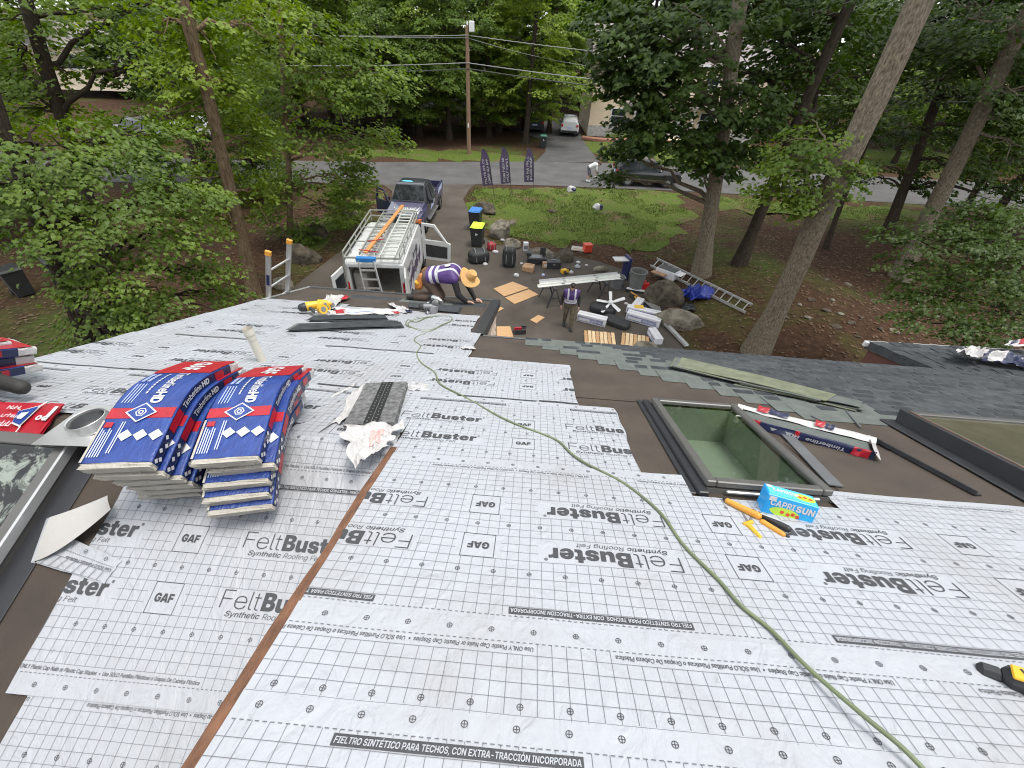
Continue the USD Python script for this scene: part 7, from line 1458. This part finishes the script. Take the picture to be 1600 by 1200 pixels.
m = MB(); m.box((.0, .055, .035), (.05, .07, .05), rotm(0, 0, 0), bev=.014); obj(pt, 'battery', m, 'tool_black', smooth=30)

# opened bundle on the dark membrane
e0, e1 = R(1149, 650, .0), R(1357, 706, .0); ang = math.degrees(math.atan2(e1[1] - e0[1], e1[0] - e0[0])); Lb = np.linalg.norm((e1 - e0)[:2])
ob = thing('opened_bundle', 'grey shingles in a torn white and navy wrapper lying between the two skylights', 'bundle', (e0 + e1) / 2 + [0, 0, .0], (0, 0, ang))
tilt = lambda x, y: -math.tan(TH) * (x * math.sin(math.radians(ang)) + y * math.cos(math.radians(ang)))
def obp(x, y, z): 
    x, y, z = np.broadcast_arrays(np.asarray(x, float), np.asarray(y, float), np.asarray(z, float)); return np.stack([x, y, z + tilt(x, y)], -1)
def obq(m, x0, x1, y0, y1, z0, z1):
    P = obp(*np.array([(x, y, z) for x in (x0, x1) for y in (y0, y1) for z in (z0, z1)]).T); m.add(P, [[0, 1, 3, 2], [4, 6, 7, 5], [0, 4, 5, 1], [2, 3, 7, 6], [0, 2, 6, 4], [1, 5, 7, 3]])
for k in range(4):
    m = MB(); obq(m, -Lb / 2 + .01 + .006 * (k % 2), Lb / 2 - .02, -.12, .13, .006 + .013 * k, .017 + .013 * k); obj(ob, 'shingle', m, 'shingle_plain' if k == 3 else 'shingle_3')
def rag(x0, x1, y0, y1, zf, seed, n=26, amp=.016, taper=None):
    u, v = np.meshgrid(np.linspace(0, 1, n), np.linspace(0, 1, 8), indexing='ij'); x = x0 + (x1 - x0) * u
    ya = np.interp(u, [0, 1], y0 if np.ndim(y0) else [y0, y0]); yb = np.interp(u, [0, 1], y1 if np.ndim(y1) else [y1, y1]); y = ya + (yb - ya) * v + .02 * (meshkit.noise(np.stack([u * 7, v * 2, u * 0 + seed], -1), seed) - .5)
    z = zf(u, v) + amp * meshkit.fbm(np.stack([u * 9, v * 2.5, u * 0 + seed], -1), 3, seed); return obp(x, y, z)
m = MB(); m.grid(rag(-Lb / 2 - .02, Lb / 2 + .02, [.045, .055], [.16, .21], lambda u, v: .058 + .03 * np.sin(np.pi * v) - .05 * v ** 3, 3)); w = obj(ob, 'wrapper_flap', m, 'white_wrap', smooth=40)
m = MB(); m.grid(rag(-Lb / 2 - .0, Lb / 2 + .01, [-.152, -.150], [-.118, -.112], lambda u, v: .002 + .062 * np.minimum(1, v * 1.6), 4, amp=.004)); w2 = obj(ob, 'wrapper_side', m, 'wrap_navy', smooth=40)
for x0, x1, mtl, nm in ((-Lb / 2 + .0, -Lb / 2 + .12, 'white_wrap', 'side_white_end'), (-Lb / 2 + .12, -Lb / 2 + .18, 'wrap_red', 'side_red_block'), (Lb / 2 - .12, Lb / 2 - .02, 'wrap_red', 'side_red_block'), (-.03, -.0, 'wrap_red', 'side_red_block')):
    m = MB(); m.grid(rag(x0, x1, -.1565, -.122, lambda u, v: .004 + .0625 * np.minimum(1, v * 1.6), 4, n=6, amp=.004)); obj(w2, nm, m, mtl, smooth=40)
m = MB(); m.grid(rag(Lb / 2 - .02, Lb / 2 + .045, -.15, .18, lambda u, v: .075 - .06 * u, 7, n=6)); obj(ob, 'white_end', m, 'white_wrap', smooth=40)
m = MB(); m.grid(rag(-Lb / 2 - .05, -Lb / 2 + .03, -.02, .15, lambda u, v: .03 + .04 * u, 8, n=6)); obj(ob, 'white_end', m, 'white_wrap', smooth=40)
m = MB()
V, F_ = lettering('Timberline', 700); X = Lb / 2 - .16 - V[:, 0] / V[:, 0].max() * .24; Z = .046 - V[:, 1] * .030; m.add(obp(X, -.153 + .0 * X - .006 + (Z - .002) / .062 * .0, Z), F_[:, ::-1])
V, F_ = lettering('HD', 900); X = Lb / 2 - .44 - V[:, 0] / V[:, 0].max() * .065; Z = .046 - V[:, 1] * .030; m.add(obp(X, -.159 + 0 * X, Z), F_[:, ::-1]); 
for k in range(2):
    x = -Lb / 2 + .25 + .10 * k; m.add(obp(np.array([x, x + .05, x + .025]), np.array([-.158] * 3), np.array([.05, .05, .02])), [[0, 1, 2]])
obj(w2, 'lettering', m, 'print_white')
m = MB()
for x0, x1, mt_ in ((-.32, -.24, 0), (.08, .14, 0)): m.grid(rag(x0, x1, .06, .12, lambda u, v: .078 + .03 * np.sin(np.pi * (v * .5)), 3, n=6))
obj(w, 'red_print', m, 'wrap_red', smooth=40)
m = MB()
for x0, x1 in ((-.235, -.10), (.145, .20)): m.grid(rag(x0, x1, .058, .10, lambda u, v: .079 + .03 * np.sin(np.pi * (v * .4)), 3, n=6))
obj(w, 'navy_print', m, 'wrap_navy', smooth=40)

# lengths of flashing
def fl_bar(name, pa, pb, w, hgt, material, label, prof=True):
    p = thing(name, label, 'flashing'); a, b = R(*pa, .01), R(*pb, .01)
    m = MB(); m.bar(a + NR * hgt / 2, b + NR * hgt / 2, .012 if prof else w, hgt, up=NR); obj(p, 'upright_leg', m, material)
    if prof:
        d = (b - a) / np.linalg.norm(b - a); s = np.cross(NR, d); m = MB(); m.bar(a + s * w / 2, b + s * w / 2, w - .013, .005, up=NR); obj(p, 'flat_leg', m, material)
    return p
fl_bar('flashing_bar', (1366, 689), (1524, 774), .055, .03, 'black_metal', 'long thin black flashing bar lying between open bundle and wide skylight')
fl_bar('flashing_strip', (1222, 672), (1306, 760), .085, .008, 'flashing_grey', 'grey flashing strip lying beside the small skylight, under the open bundle', prof=False)
for k, (pa, pb) in enumerate((((1268, 650), (1325, 678)), ((1320, 640), (1345, 668)))):
    fl_bar('nail_strip', pa, pb, .012, .006, 'flashing_grey', ['long thin seam strip behind the open bundle on membrane', 'short thin seam strip below the loose shingles on membrane'][k], prof=False)

# loose shingles lying across the finished courses
def loose(name, corners, n, seed, label, plane=R, cat='shingles', hbase=.025, mt2=('shingle_olive', 'shingle_plain')):
    p = thing(name, label, cat); r = np.random.default_rng(seed); c = [np.asarray(q) for q in corners]
    up = NR
    for k in range(n):
        off = np.array([r.uniform(-.05, .05), r.uniform(-.01, .02), 0]); u = np.linspace(0, 1, 14); v = np.linspace(0, 1, 4); U, V = np.meshgrid(u, v, indexing='ij')
        P = (c[0] * (1 - U)[..., None] + c[1] * U[..., None]) * (1 - V)[..., None] + (c[3] * (1 - U)[..., None] + c[2] * U[..., None]) * V[..., None]
        P = P + off + up * (hbase * 0 + .006 + .011 * k + .010 * np.sin(U * 3 + k)[..., None] ** 2)
        m = MB(); m.grid(P[::-1]); m.grid((P - up * .006)); 
        for e in (P[:, 0], P[:, -1], P[0], P[-1]): m.grid(np.stack([e, e - up * .006], 0))
        obj(p, 'shingle', m, mt2[(k + 1) % 2 if k < n - 1 else 0], smooth=False)
    return p
loose('loose_shingles', [R(1052, 577, .02), R(1283, 632, .02), R(1300, 622, .03), R(1060, 563, .03)], 4, 1, 'loose olive shingles lying in a long heap across the grey courses, upper heap')
loose('loose_shingles', [R(1150, 602, .016), R(1342, 643, .02), R(1345, 634, .02), R(1158, 592, .02)], 3, 2, 'thin pale shingles lying just below the upper olive heap on the courses', mt2=('shingle_plain', 'shingle_olive'))
loose('loose_shingles', [R(452, 520, .01), R(628, 514, .01), R(622, 505, .03), R(470, 510, .03)], 4, 3, 'flat heap of loose grey shingles on felt, the nearer of the two far heaps', mt2=('shingle_tab', 'shingle_plain'))
loose('loose_shingles', [R(478, 504, .01), R(602, 501, .01), R(598, 496, .04), R(490, 497, .04)], 4, 4, 'narrow heap of dark shingles on felt behind the nearer far heap', mt2=('shingle_tab', 'shingle_3'))
loose('loose_shingles', [R(640, 482, .01), R(716, 490, .01), R(722, 480, .02), R(640, 474, .02)], 2, 6, 'two dark shingles on the membrane in front of the kneeling roofer', mt2=('shingle_1', 'shingle_tab'))
# white wrappers on the far felt
def scrap(name, pxs, label, seed, amp=.05, material='white_wrap', plane=R, hh=.01, n=18, parts=(), freq=4.5):
    q = [plane(a, b, hh) for a, b in pxs]; P = patch_quad(*q, n=n, amp=amp, seed=seed, ragged=.25, freq=freq)
    p = obj(None, name, MB().grid(P[::-1]), material, smooth=35); tag(p, label, 'wrapper')
    for nm, mt_, (u0, u1, v0, v1) in parts:
        i0, i1, j0, j1 = [int(t * (n - 1)) for t in (u0, u1, v0, v1)]
        m = MB(); m.grid(P[i0:i1 + 1, j0:j1 + 1][::-1] + [0, 0, .006]); obj(p, nm, m, mt_, smooth=35)
    return p
scrap('white_wrapper', [(489, 487), (520, 486), (545, 466), (512, 464)], 'crumpled white wrapper behind the yellow nail gun on the far felt', 11, .07, parts=(('navy_print', 'wrap_navy', (.5, .9, .1, .35)), ('red_print', 'wrap_red', (.85, 1, .75, 1))))
scrap('white_wrapper', [(520, 494), (628, 492), (628, 486), (522, 483)], 'long flattened white and red wrapper in front of grey shingles near the far eave', 12, .04, n=30, parts=(('red_print', 'wrap_red', (.08, .2, .2, .8)), ('navy_print', 'print_pale', (.22, .62, .25, .7)), ('red_print', 'wrap_red', (.92, 1, .1, .6))))
scrap('white_wrapper', [(622, 490), (645, 491), (636, 482), (610, 477)], 'white wrapper flap with a dark end left of the hose coil', 13, .05, parts=(('navy_print', 'wrap_navy', (.6, 1, 0, .35)),))
scrap('white_wrapper', [(722, 547), (742, 547), (743, 543), (722, 543)], 'small white scrap lying at the notch corner of the felt', 14, .03)
# wrappers on the lower side roof
def SP(a, b, h): return at(a, b, SIDE_Z + .10 + h)
scrap('white_wrapper', [(1478, 566), (1528, 570), (1535, 553), (1500, 549)], 'big crumpled white wrapper on the lower roof at the right edge', 15, .16, plane=SP, n=26, freq=2.4)
scrap('navy_wrapper', [(1525, 567), (1612, 580), (1612, 566), (1535, 556)], 'crumpled navy wrapper with white ends on the lower roof at the right edge', 16, .12, material='wrap_navy', plane=SP, n=26, freq=2.4, parts=(('white_flap', 'white_wrap', (.15, .42, .1, .95)),))
scrap('white_wrapper', [(1567, 545), (1612, 546), (1612, 533), (1575, 535)], 'white and red wrapper lying on the far side of the lower roof', 17, .08, plane=SP, freq=2.4, parts=(('red_print', 'wrap_red', (.45, .7, .3, .95)), ('navy_print', 'wrap_navy', (.15, .4, .4, .9))))

# pneumatic nailers
def nailer(label, o, rz, body='tool_yellow', scale=1.0):
    p = thing('nail_gun', label, 'nail gun', o, (-19, 0, rz), scale)
    obj(p, 'body', MB().tm(smooth_man(union([bone((0, 0, .10), .055, (.10, 0, .10), .048), bone((.10, 0, .10), .04, (.16, 0, .09), .03)]), .02, 4)), body, smooth=60)
    m = MB(); m.tm(bone((-.055, 0, .10), .050, (-.02, 0, .10), .054)); obj(p, 'cap', m, 'tool_black', smooth=50)
    obj(p, 'handle', MB().tm(smooth_man(bone((.02, 0, .09), .024, (.05, -.20, .05), .021), .02, 3)), 'tool_black', smooth=60)
    m = MB(); m.box((.19, 0, .06), (.05, .03, .09), bev=.008); obj(p, 'nose', m, 'tool_grey')
    m = MB(); m.tm(trimesh.creation.cylinder(.055, .06, sections=18), rotm(90, 0, 20), (.14, -.13, .055)); obj(p, 'magazine', m, body, smooth=40)
    m = MB(); m.tm(trimesh.creation.cylinder(.03, .066, sections=14), rotm(90, 0, 20), (.14, -.13, .055)); obj(p, 'magazine_cover', m, 'tool_grey', smooth=40)
    m = MB(); m.box((.06, -.22, .05), (.03, .05, .03), bev=.008); obj(p, 'fitting', m, 'aluminium')
    return p
nailer('yellow nail gun lying on the far felt left of the white wrappers', R(484, 492, .0), 35, scale=1.2)
nailer('yellow nail gun tail beside the crumpled wrapper, close behind the first yellow gun', R(500, 484, .0), 10, scale=1.0)
nailer('grey nail gun with hose lying beside the hose coil', R(664, 489, .0), 10, 'tool_grey', .95)
nailer('grey and black nail gun at the kneeling roofer\'s knee', R(676, 474, .0), -25, 'aluminium', 1.0)
# ------------------------------------------------------------------ people
mat('skin', (0.46, 0.27, 0.19), rough=0.5, var=0.08); mat('skin_dark', (0.20, 0.115, 0.075), rough=0.5, var=0.08); mat('hair_dark', (0.018, 0.013, 0.010), rough=0.6, var=0.3, scale=40); mat('vest_purple', (0.060, 0.026, 0.135), rough=0.6, var=0.15, scale=12, bump=.3, bscale=25); mat('reflective', (0.46, 0.46, 0.49), rough=0.4, var=0.04); mat('shirt_black', (0.014, 0.013, 0.015), rough=0.8, var=0.3, scale=12, bump=.3, bscale=20); mat('trousers_brown', (0.085, 0.055, 0.042), rough=0.85, var=0.2, scale=10, bump=.3, bscale=20); mat('trousers_camo', (0.045, 0.040, 0.022), rough=0.85, scale=9, col2=(0.14, 0.115, 0.07), bump=.3, bscale=20); mat('boot', (0.020, 0.019, 0.018), rough=0.7, var=0.3); mat('straw', (0.50, 0.29, 0.10), rough=0.75, var=0.18, scale=30, bump=.4, bscale=60); mat('leather', (0.36, 0.13, 0.03), rough=0.6, var=0.3, scale=10); mat('shirt_white', (0.62, 0.62, 0.63), rough=0.8, var=0.05); mat('shorts_grey', (0.10, 0.10, 0.12), rough=0.8, var=0.1)
def hand_man(wrist, fwd, up, s=1.0, spread=1.0, curl=.35, thumb=1):
    """palm, four fingers and a thumb, as one Manifold"""
    f = np.asarray(fwd, float); f /= np.linalg.norm(f); u = np.asarray(up, float); u = u - f * (u @ f); u /= np.linalg.norm(u); r = np.cross(f, u) * thumb; w = np.asarray(wrist, float)
    P = lambda a, b, c: w + (f * a + r * b + u * c) * s
    parts = [manifold3d.Manifold.batch_hull([ball(P(0, 0, 0), .026 * s, 8), ball(P(.075, .028, 0), .013 * s, 8), ball(P(.082, -.030, 0), .012 * s, 8)])]
    for k, (b, L) in enumerate(((.028, .078), (.010, .088), (-.010, .082), (-.029, .064))):
        base = P(.078, b, 0); mid = P(.078 + L * .5, b * 1.15 * spread, -curl * .25 * L); tip = P(.078 + L * (.95 - .3 * curl), b * 1.25 * spread, -curl * .95 * L); parts += [bone(base, .0095 * s, mid, .0088 * s, 8), bone(mid, .0088 * s, tip, .0075 * s, 8)]
    parts += [bone(P(.02, .022, -.004), .013 * s, P(.050, .058, -.012), .011 * s, 8), bone(P(.050, .058, -.012), .011 * s, P(.085, .066, -.02), .009 * s, 8)]
    return union(parts)
def head_man(c, fwd, up, s=1.0):
    f = np.asarray(fwd, float); f /= np.linalg.norm(f); u = np.asarray(up, float); u = u - f * (u @ f); u /= np.linalg.norm(u); r = np.cross(f, u); c = np.asarray(c, float); P = lambda a, b, h: c + (f * a + r * b + u * h) * s
    return union([manifold3d.Manifold.batch_hull([ball(P(-.02, 0, .03), .090 * s), ball(P(.02, 0, .025), .080 * s), ball(P(.035, 0, -.065), .048 * s), ball(P(.055, 0, -.095), .026 * s)]), bone(P(.095, 0, .0), .010 * s, P(.112, 0, -.028), .014 * s, 8), ball(P(-.0, .082, -.015), .022 * s, 8), ball(P(-.0, -.082, -.015), .022 * s, 8), bone(P(.088, .022, -.062), .008 * s, P(.088, -.022, -.062), .008 * s, 8), ball(P(.085, .033, .012), .012 * s, 8), ball(P(.085, -.033, .012), .012 * s, 8)])
def J(d, k): return np.asarray(d[k], float)
def figure(name, label, loc, rz, d, look, skin='skin', top='shirt_black', legs='trousers_brown', vest=None, feet='boot', sleeves=True, short=False, headup=(0, 0, 1), hair='hair_dark', hand_fwd=None, s=1.0, cat='person', hat=False, head_s=1.0):
    """a person from named joints (local metres): one body, with clothes, boots and hair as children"""
    p = thing(name, label, cat, loc, (0, 0, rz), s); b = []
    tor = lambda g: union([manifold3d.Manifold.batch_hull([ball(J(d, 'pelvis') + np.asarray(d['side']) * k * .085, .105 + g) for k in (-1, 1)] + [ball((J(d, 'pelvis') * .55 + J(d, 'chest') * .45) + np.asarray(d['side']) * k * .07, .10 + g) for k in (-1, 1)]), manifold3d.Manifold.batch_hull([ball((J(d, 'pelvis') * .55 + J(d, 'chest') * .45) + np.asarray(d['side']) * k * .07, .10 + g) for k in (-1, 1)] + [ball(J(d, 'chest') + np.asarray(d['side']) * k * .10, .105 + g) for k in (-1, 1)] + [ball(J(d, 'sh' + q), .058 + g) for q in 'lr'])])
    neck = J(d, 'chest') * .25 + (J(d, 'shl') + J(d, 'shr')) * .375; b += [tor(0.0), bone(neck, .060, J(d, 'head') - np.asarray(headup) * .08, .052), head_man(J(d, 'head'), look, headup, head_s)]
    arm = lambda q, g, lo=True: [bone(J(d, 'sh' + q), .056 + g, J(d, 'el' + q), .044 + g)] + ([bone(J(d, 'el' + q), .044 + g, J(d, 'wr' + q), .029 + g)] if lo else [])
    leg = lambda q, g, lo=True: [bone(J(d, 'hip' + q), .092 + g, J(d, 'kn' + q), .062 + g)] + ([bone(J(d, 'kn' + q), .062 + g, J(d, 'an' + q), .040 + g)] if lo else [])
    for q in 'lr':
        b += arm(q, 0) + leg(q, 0); hf = (hand_fwd or {}).get(q); hf = hf if hf is not None else J(d, 'wr' + q) - J(d, 'el' + q); b.append(hand_man(J(d, 'wr' + q), hf, d.get('hup' + q, (0, .3, 1)), 1.0, 1.1, .45, 1 if q == 'l' else -1)); b.append(bone(J(d, 'an' + q), .042, J(d, 'toe' + q), .034))
    body = obj(p, 'body', MB().tm(smooth_man(union(b), .022, 6)), skin, smooth=60)
    sh = [tor(.014)] + sum([arm(q, .012, sleeves) for q in 'lr'], []); obj(p, 'shirt', MB().tm(smooth_man(union(sh), .03, 6)), top, smooth=60)
    lg = [manifold3d.Manifold.batch_hull([ball(J(d, 'pelvis') + np.asarray(d['side']) * k * .085, .122) for k in (-1, 1)] + [ball(J(d, 'hip' + q), .108) for q in 'lr'])] + sum([leg(q, .018, not short) for q in 'lr'], []); obj(p, 'trousers', MB().tm(smooth_man(union(lg), .03, 6)), legs, smooth=60)
    for q in 'lr':
        t_ = J(d, 'toe' + q); a_ = J(d, 'an' + q); obj(p, 'boot', MB().tm(smooth_man(union([bone(a_ + (a_ - t_) * .35 * np.array([1, 1, 0]) * .6, .05, t_, .048), bone(a_, .052, a_ * .8 + J(d, 'kn' + q) * .2, .050)]), .025, 4)), feet, smooth=60)
    if vest:
        ax = J(d, 'chest') - J(d, 'pelvis'); L = np.linalg.norm(ax); ax /= L; vm = tor(.026); v_ = obj(p, 'vest', MB().tm(smooth_man(vm.trim_by_plane(tuple(ax), float(J(d, 'pelvis') @ ax + .02)), .03, 5)), vest, smooth=60)
        big = tor(.031)
        for k, f in enumerate((.18, .42)):
            c0 = float(J(d, 'pelvis') @ ax + L * f); band = big.trim_by_plane(tuple(ax), c0).trim_by_plane(tuple(-ax), -(c0 + .055)); obj(v_, 'reflective_band', MB().tm(smooth_man(band, .04, 0)), 'reflective', smooth=30)
        sd = np.asarray(d['side'], float)
        for k in (-1, 1):
            c1 = float(J(d, 'chest') @ sd + k * .115); st_ = big.trim_by_plane(tuple(sd), c1 - .027).trim_by_plane(tuple(-sd), -(c1 + .027)).trim_by_plane(tuple(ax), float(J(d, 'pelvis') @ ax + L * .50))
            if st_.num_tri() > 0: obj(v_, 'reflective_strap', MB().tm(smooth_man(st_, .04, 0)), 'reflective', smooth=30)
    if not hat:
        f = np.asarray(look, float); f /= np.linalg.norm(f); u = np.asarray(headup, float); u = u - f * (u @ f); u /= np.linalg.norm(u); c = J(d, 'head'); hm = manifold3d.Manifold.batch_hull([ball(c + (u * .042 - f * .022) * head_s, .094 * head_s), ball(c + (u * .05 + f * .012) * head_s, .082 * head_s), ball(c - (f * .05 + u * .03) * head_s, .07 * head_s)]).trim_by_plane(tuple(u - f * .55), float((c + u * .008) @ (u - f * .55) / 1.0) / float(np.linalg.norm(u - f * .55))); obj(p, 'hair', MB().tm(smooth_man(hm, .02, 3)), hair, smooth=60)
    return p
# the roofer on hands and knees at the far eave
o = R(676, 469, .0); sl = lambda y: -math.tan(TH) * y
d = dict(side=(0, 1, 0), pelvis=(-.05, 0, .50), chest=(.40, -.02, .60), shl=(.48, .19, .58), shr=(.47, -.21, .56), head=(.70, -.10, .55), ell=(.62, .24, .30), wrl=(.80, .12, .065 + sl(.1)), elr=(.55, -.27, .29), wrr=(.68, -.22, .07 + sl(-.2)), hipl=(-.05, .10, .45), hipr=(-.05, -.10, .45), knl=(.14, .15, .085 + sl(.15)), knr=(.18, -.16, .085 + sl(-.16)), anl=(-.30, .17, .08 + sl(.17)), anr=(-.27, -.18, .08 + sl(-.18)), toel=(-.42, .17, .07 + sl(.17)), toer=(-.40, -.18, .07 + sl(-.18)), hupl=(0, .3, 1), hupr=(0, .3, 1))
k1 = figure('person', 'roofer in purple vest and straw hat kneeling on hands and knees at the far eave', o, 0, d, (.55, -.25, -.8), top='shirt_black', legs='trousers_brown', vest='vest_purple', headup=(.8, 0, .55), hat=True, hand_fwd={'l': np.array([1, -.15, -.12]), 'r': np.array([1, .25, -.05])}, s=.96)
Rh = rotm(0, 38, 0) @ rotm(14, 0, 0); m = MB(); rr = np.linspace(.09, .205, 7); aa = np.linspace(0, 2 * np.pi, 33); P = np.array([[(r_ * math.cos(a), r_ * math.sin(a), -.02 - .20 * max(0, (r_ - .095)) + .045 * math.cos(2 * a) * (r_ - .095) / .12) for a in aa] for r_ in rr]); m.grid(P); P2 = P - [0, 0, .006]; m.grid(P2[::-1]); m.xf(Rh, (.755, -.10, .60)); ht = obj(k1, 'straw_hat_brim', m, 'straw', smooth=60)
m = MB(); m.lathe([(.098, -.03), (.098, .02), (.090, .075), (.068, .105), (.03, .100), (0, .092)], (0, 0, 0), 24); m.xf(Rh, (.755, -.10, .60)); obj(ht, 'hat_crown', m, 'straw', smooth=60)
m = MB(); m.tm(smooth_man(union([bone((-.14, -.10, .52), .07, (-.20, -.16, .36), .08), bone((-.12, .14, .52), .07, (-.18, .17, .40), .07)]), .03, 3)); obj(k1, 'tool_belt', m, 'leather', smooth=60); m = MB(); m.lathe([(0, .02), (.045, .02), (.05, 0), (.045, -.02), (0, -.02)], (-.215, -.20, .44), 16, rotm(0, 60, 30)); obj(k1, 'tape_measure', m, 'tool_yellow', smooth=40)
m = MB(); m.tm(trimesh.creation.cylinder(.055, .004, sections=20), rotm(0, -12, 0), (.33, -.03, .742)); obj(k1, 'vest_badge', m, 'print_white')
# the man walking on the drive towards the house
o = G(886, 515); d = dict(side=(1, 0, 0), pelvis=(0, 0, .93), chest=(0, -.03, 1.24), shl=(.20, -.02, 1.36), shr=(-.20, -.02, 1.36), head=(.0, -.08, 1.57), ell=(.27, .04, 1.10), wrl=(.29, -.06, .86), elr=(-.27, .05, 1.10), wrr=(-.30, -.03, .86), hipl=(.10, 0, .88), hipr=(-.10, 0, .88), knl=(.11, -.12, .50), knr=(-.11, .02, .49), anl=(.11, -.16, .09), anr=(-.11, .16, .12), toel=(.12, -.33, .05), toer=(-.12, .0, .05), hupl=(1, 0, 0), hupr=(-1, 0, 0))
figure('person', 'dark-haired man in a purple vest walking towards the house between boards and cartons', o + [0, .15, .035], 0, d, (0, -.8, -.6), skin='skin', top='shirt_black', legs='trousers_camo', vest='vest_purple', headup=(0, -.5, .85), s=1.03)
# someone bending down at the road edge
o = G(921, 285); d = dict(side=(0, 1, 0), pelvis=(-.12, 0, .90), chest=(.25, 0, 1.12), shl=(.36, .18, 1.12), shr=(.36, -.18, 1.12), head=(.55, 0, 1.12), ell=(.38, .2, .82), wrl=(.42, .1, .56), elr=(.38, -.2, .82), wrr=(.42, -.08, .56), hipl=(-.12, .10, .86), hipr=(-.12, -.10, .86), knl=(.0, .12, .48), knr=(-.08, -.12, .48), anl=(-.06, .13, .09), anr=(-.15, -.13, .09), toel=(.10, .13, .05), toer=(.02, -.13, .05), hupl=(1, 0, 0), hupr=(1, 0, 0))
figure('person', 'person in white shirt and grey shorts bending down at the road edge', o + [-.05, 0, .035], 0, d, (.6, 0, -.8), skin='skin', top='shirt_white', legs='shorts_grey', feet='shirt_white', sleeves=False, short=True, headup=(.8, 0, .6), s=1.05)
P = G(930, 283); p = obj(None, 'white_bundle', rock((.38, .28, .2), 301, 2), 'white_wrap', smooth=30); x = UsdGeom.Mesh(stage.GetPrimAtPath(p)); x.AddTranslateOp().Set(Gf.Vec3d(float(P[0]), float(P[1]), .2)); tag(p, 'white bundle on the ground at the bending person\'s hands', 'bundle')
# a roofer standing at the left edge, only a boot in the picture
o = R(-24, 634, .0); d = dict(side=(0, 1, 0), pelvis=(0, 0, .92), chest=(.04, 0, 1.24), shl=(.05, .20, 1.36), shr=(.05, -.20, 1.36), head=(.08, 0, 1.58), ell=(.08, .27, 1.08), wrl=(.20, .25, .88), elr=(.08, -.27, 1.08), wrr=(.2, -.25, .88), hipl=(0, .10, .88), hipr=(0, -.10, .88), knl=(.03, .12, .48), knr=(.05, -.12, .48), anl=(-.02, .13, .10), anr=(0, -.13, .14), toel=(.17, .14, .05), toer=(.19, -.13, .08), hupl=(0, 1, 0), hupr=(0, -1, 0))
figure('person', 'roofer at the left picture edge, only a dark boot and trouser leg in view', o + [0, 0, .03], -8, d, (1, 0, -.3), top='shirt_black', legs='shirt_black', s=1.05)
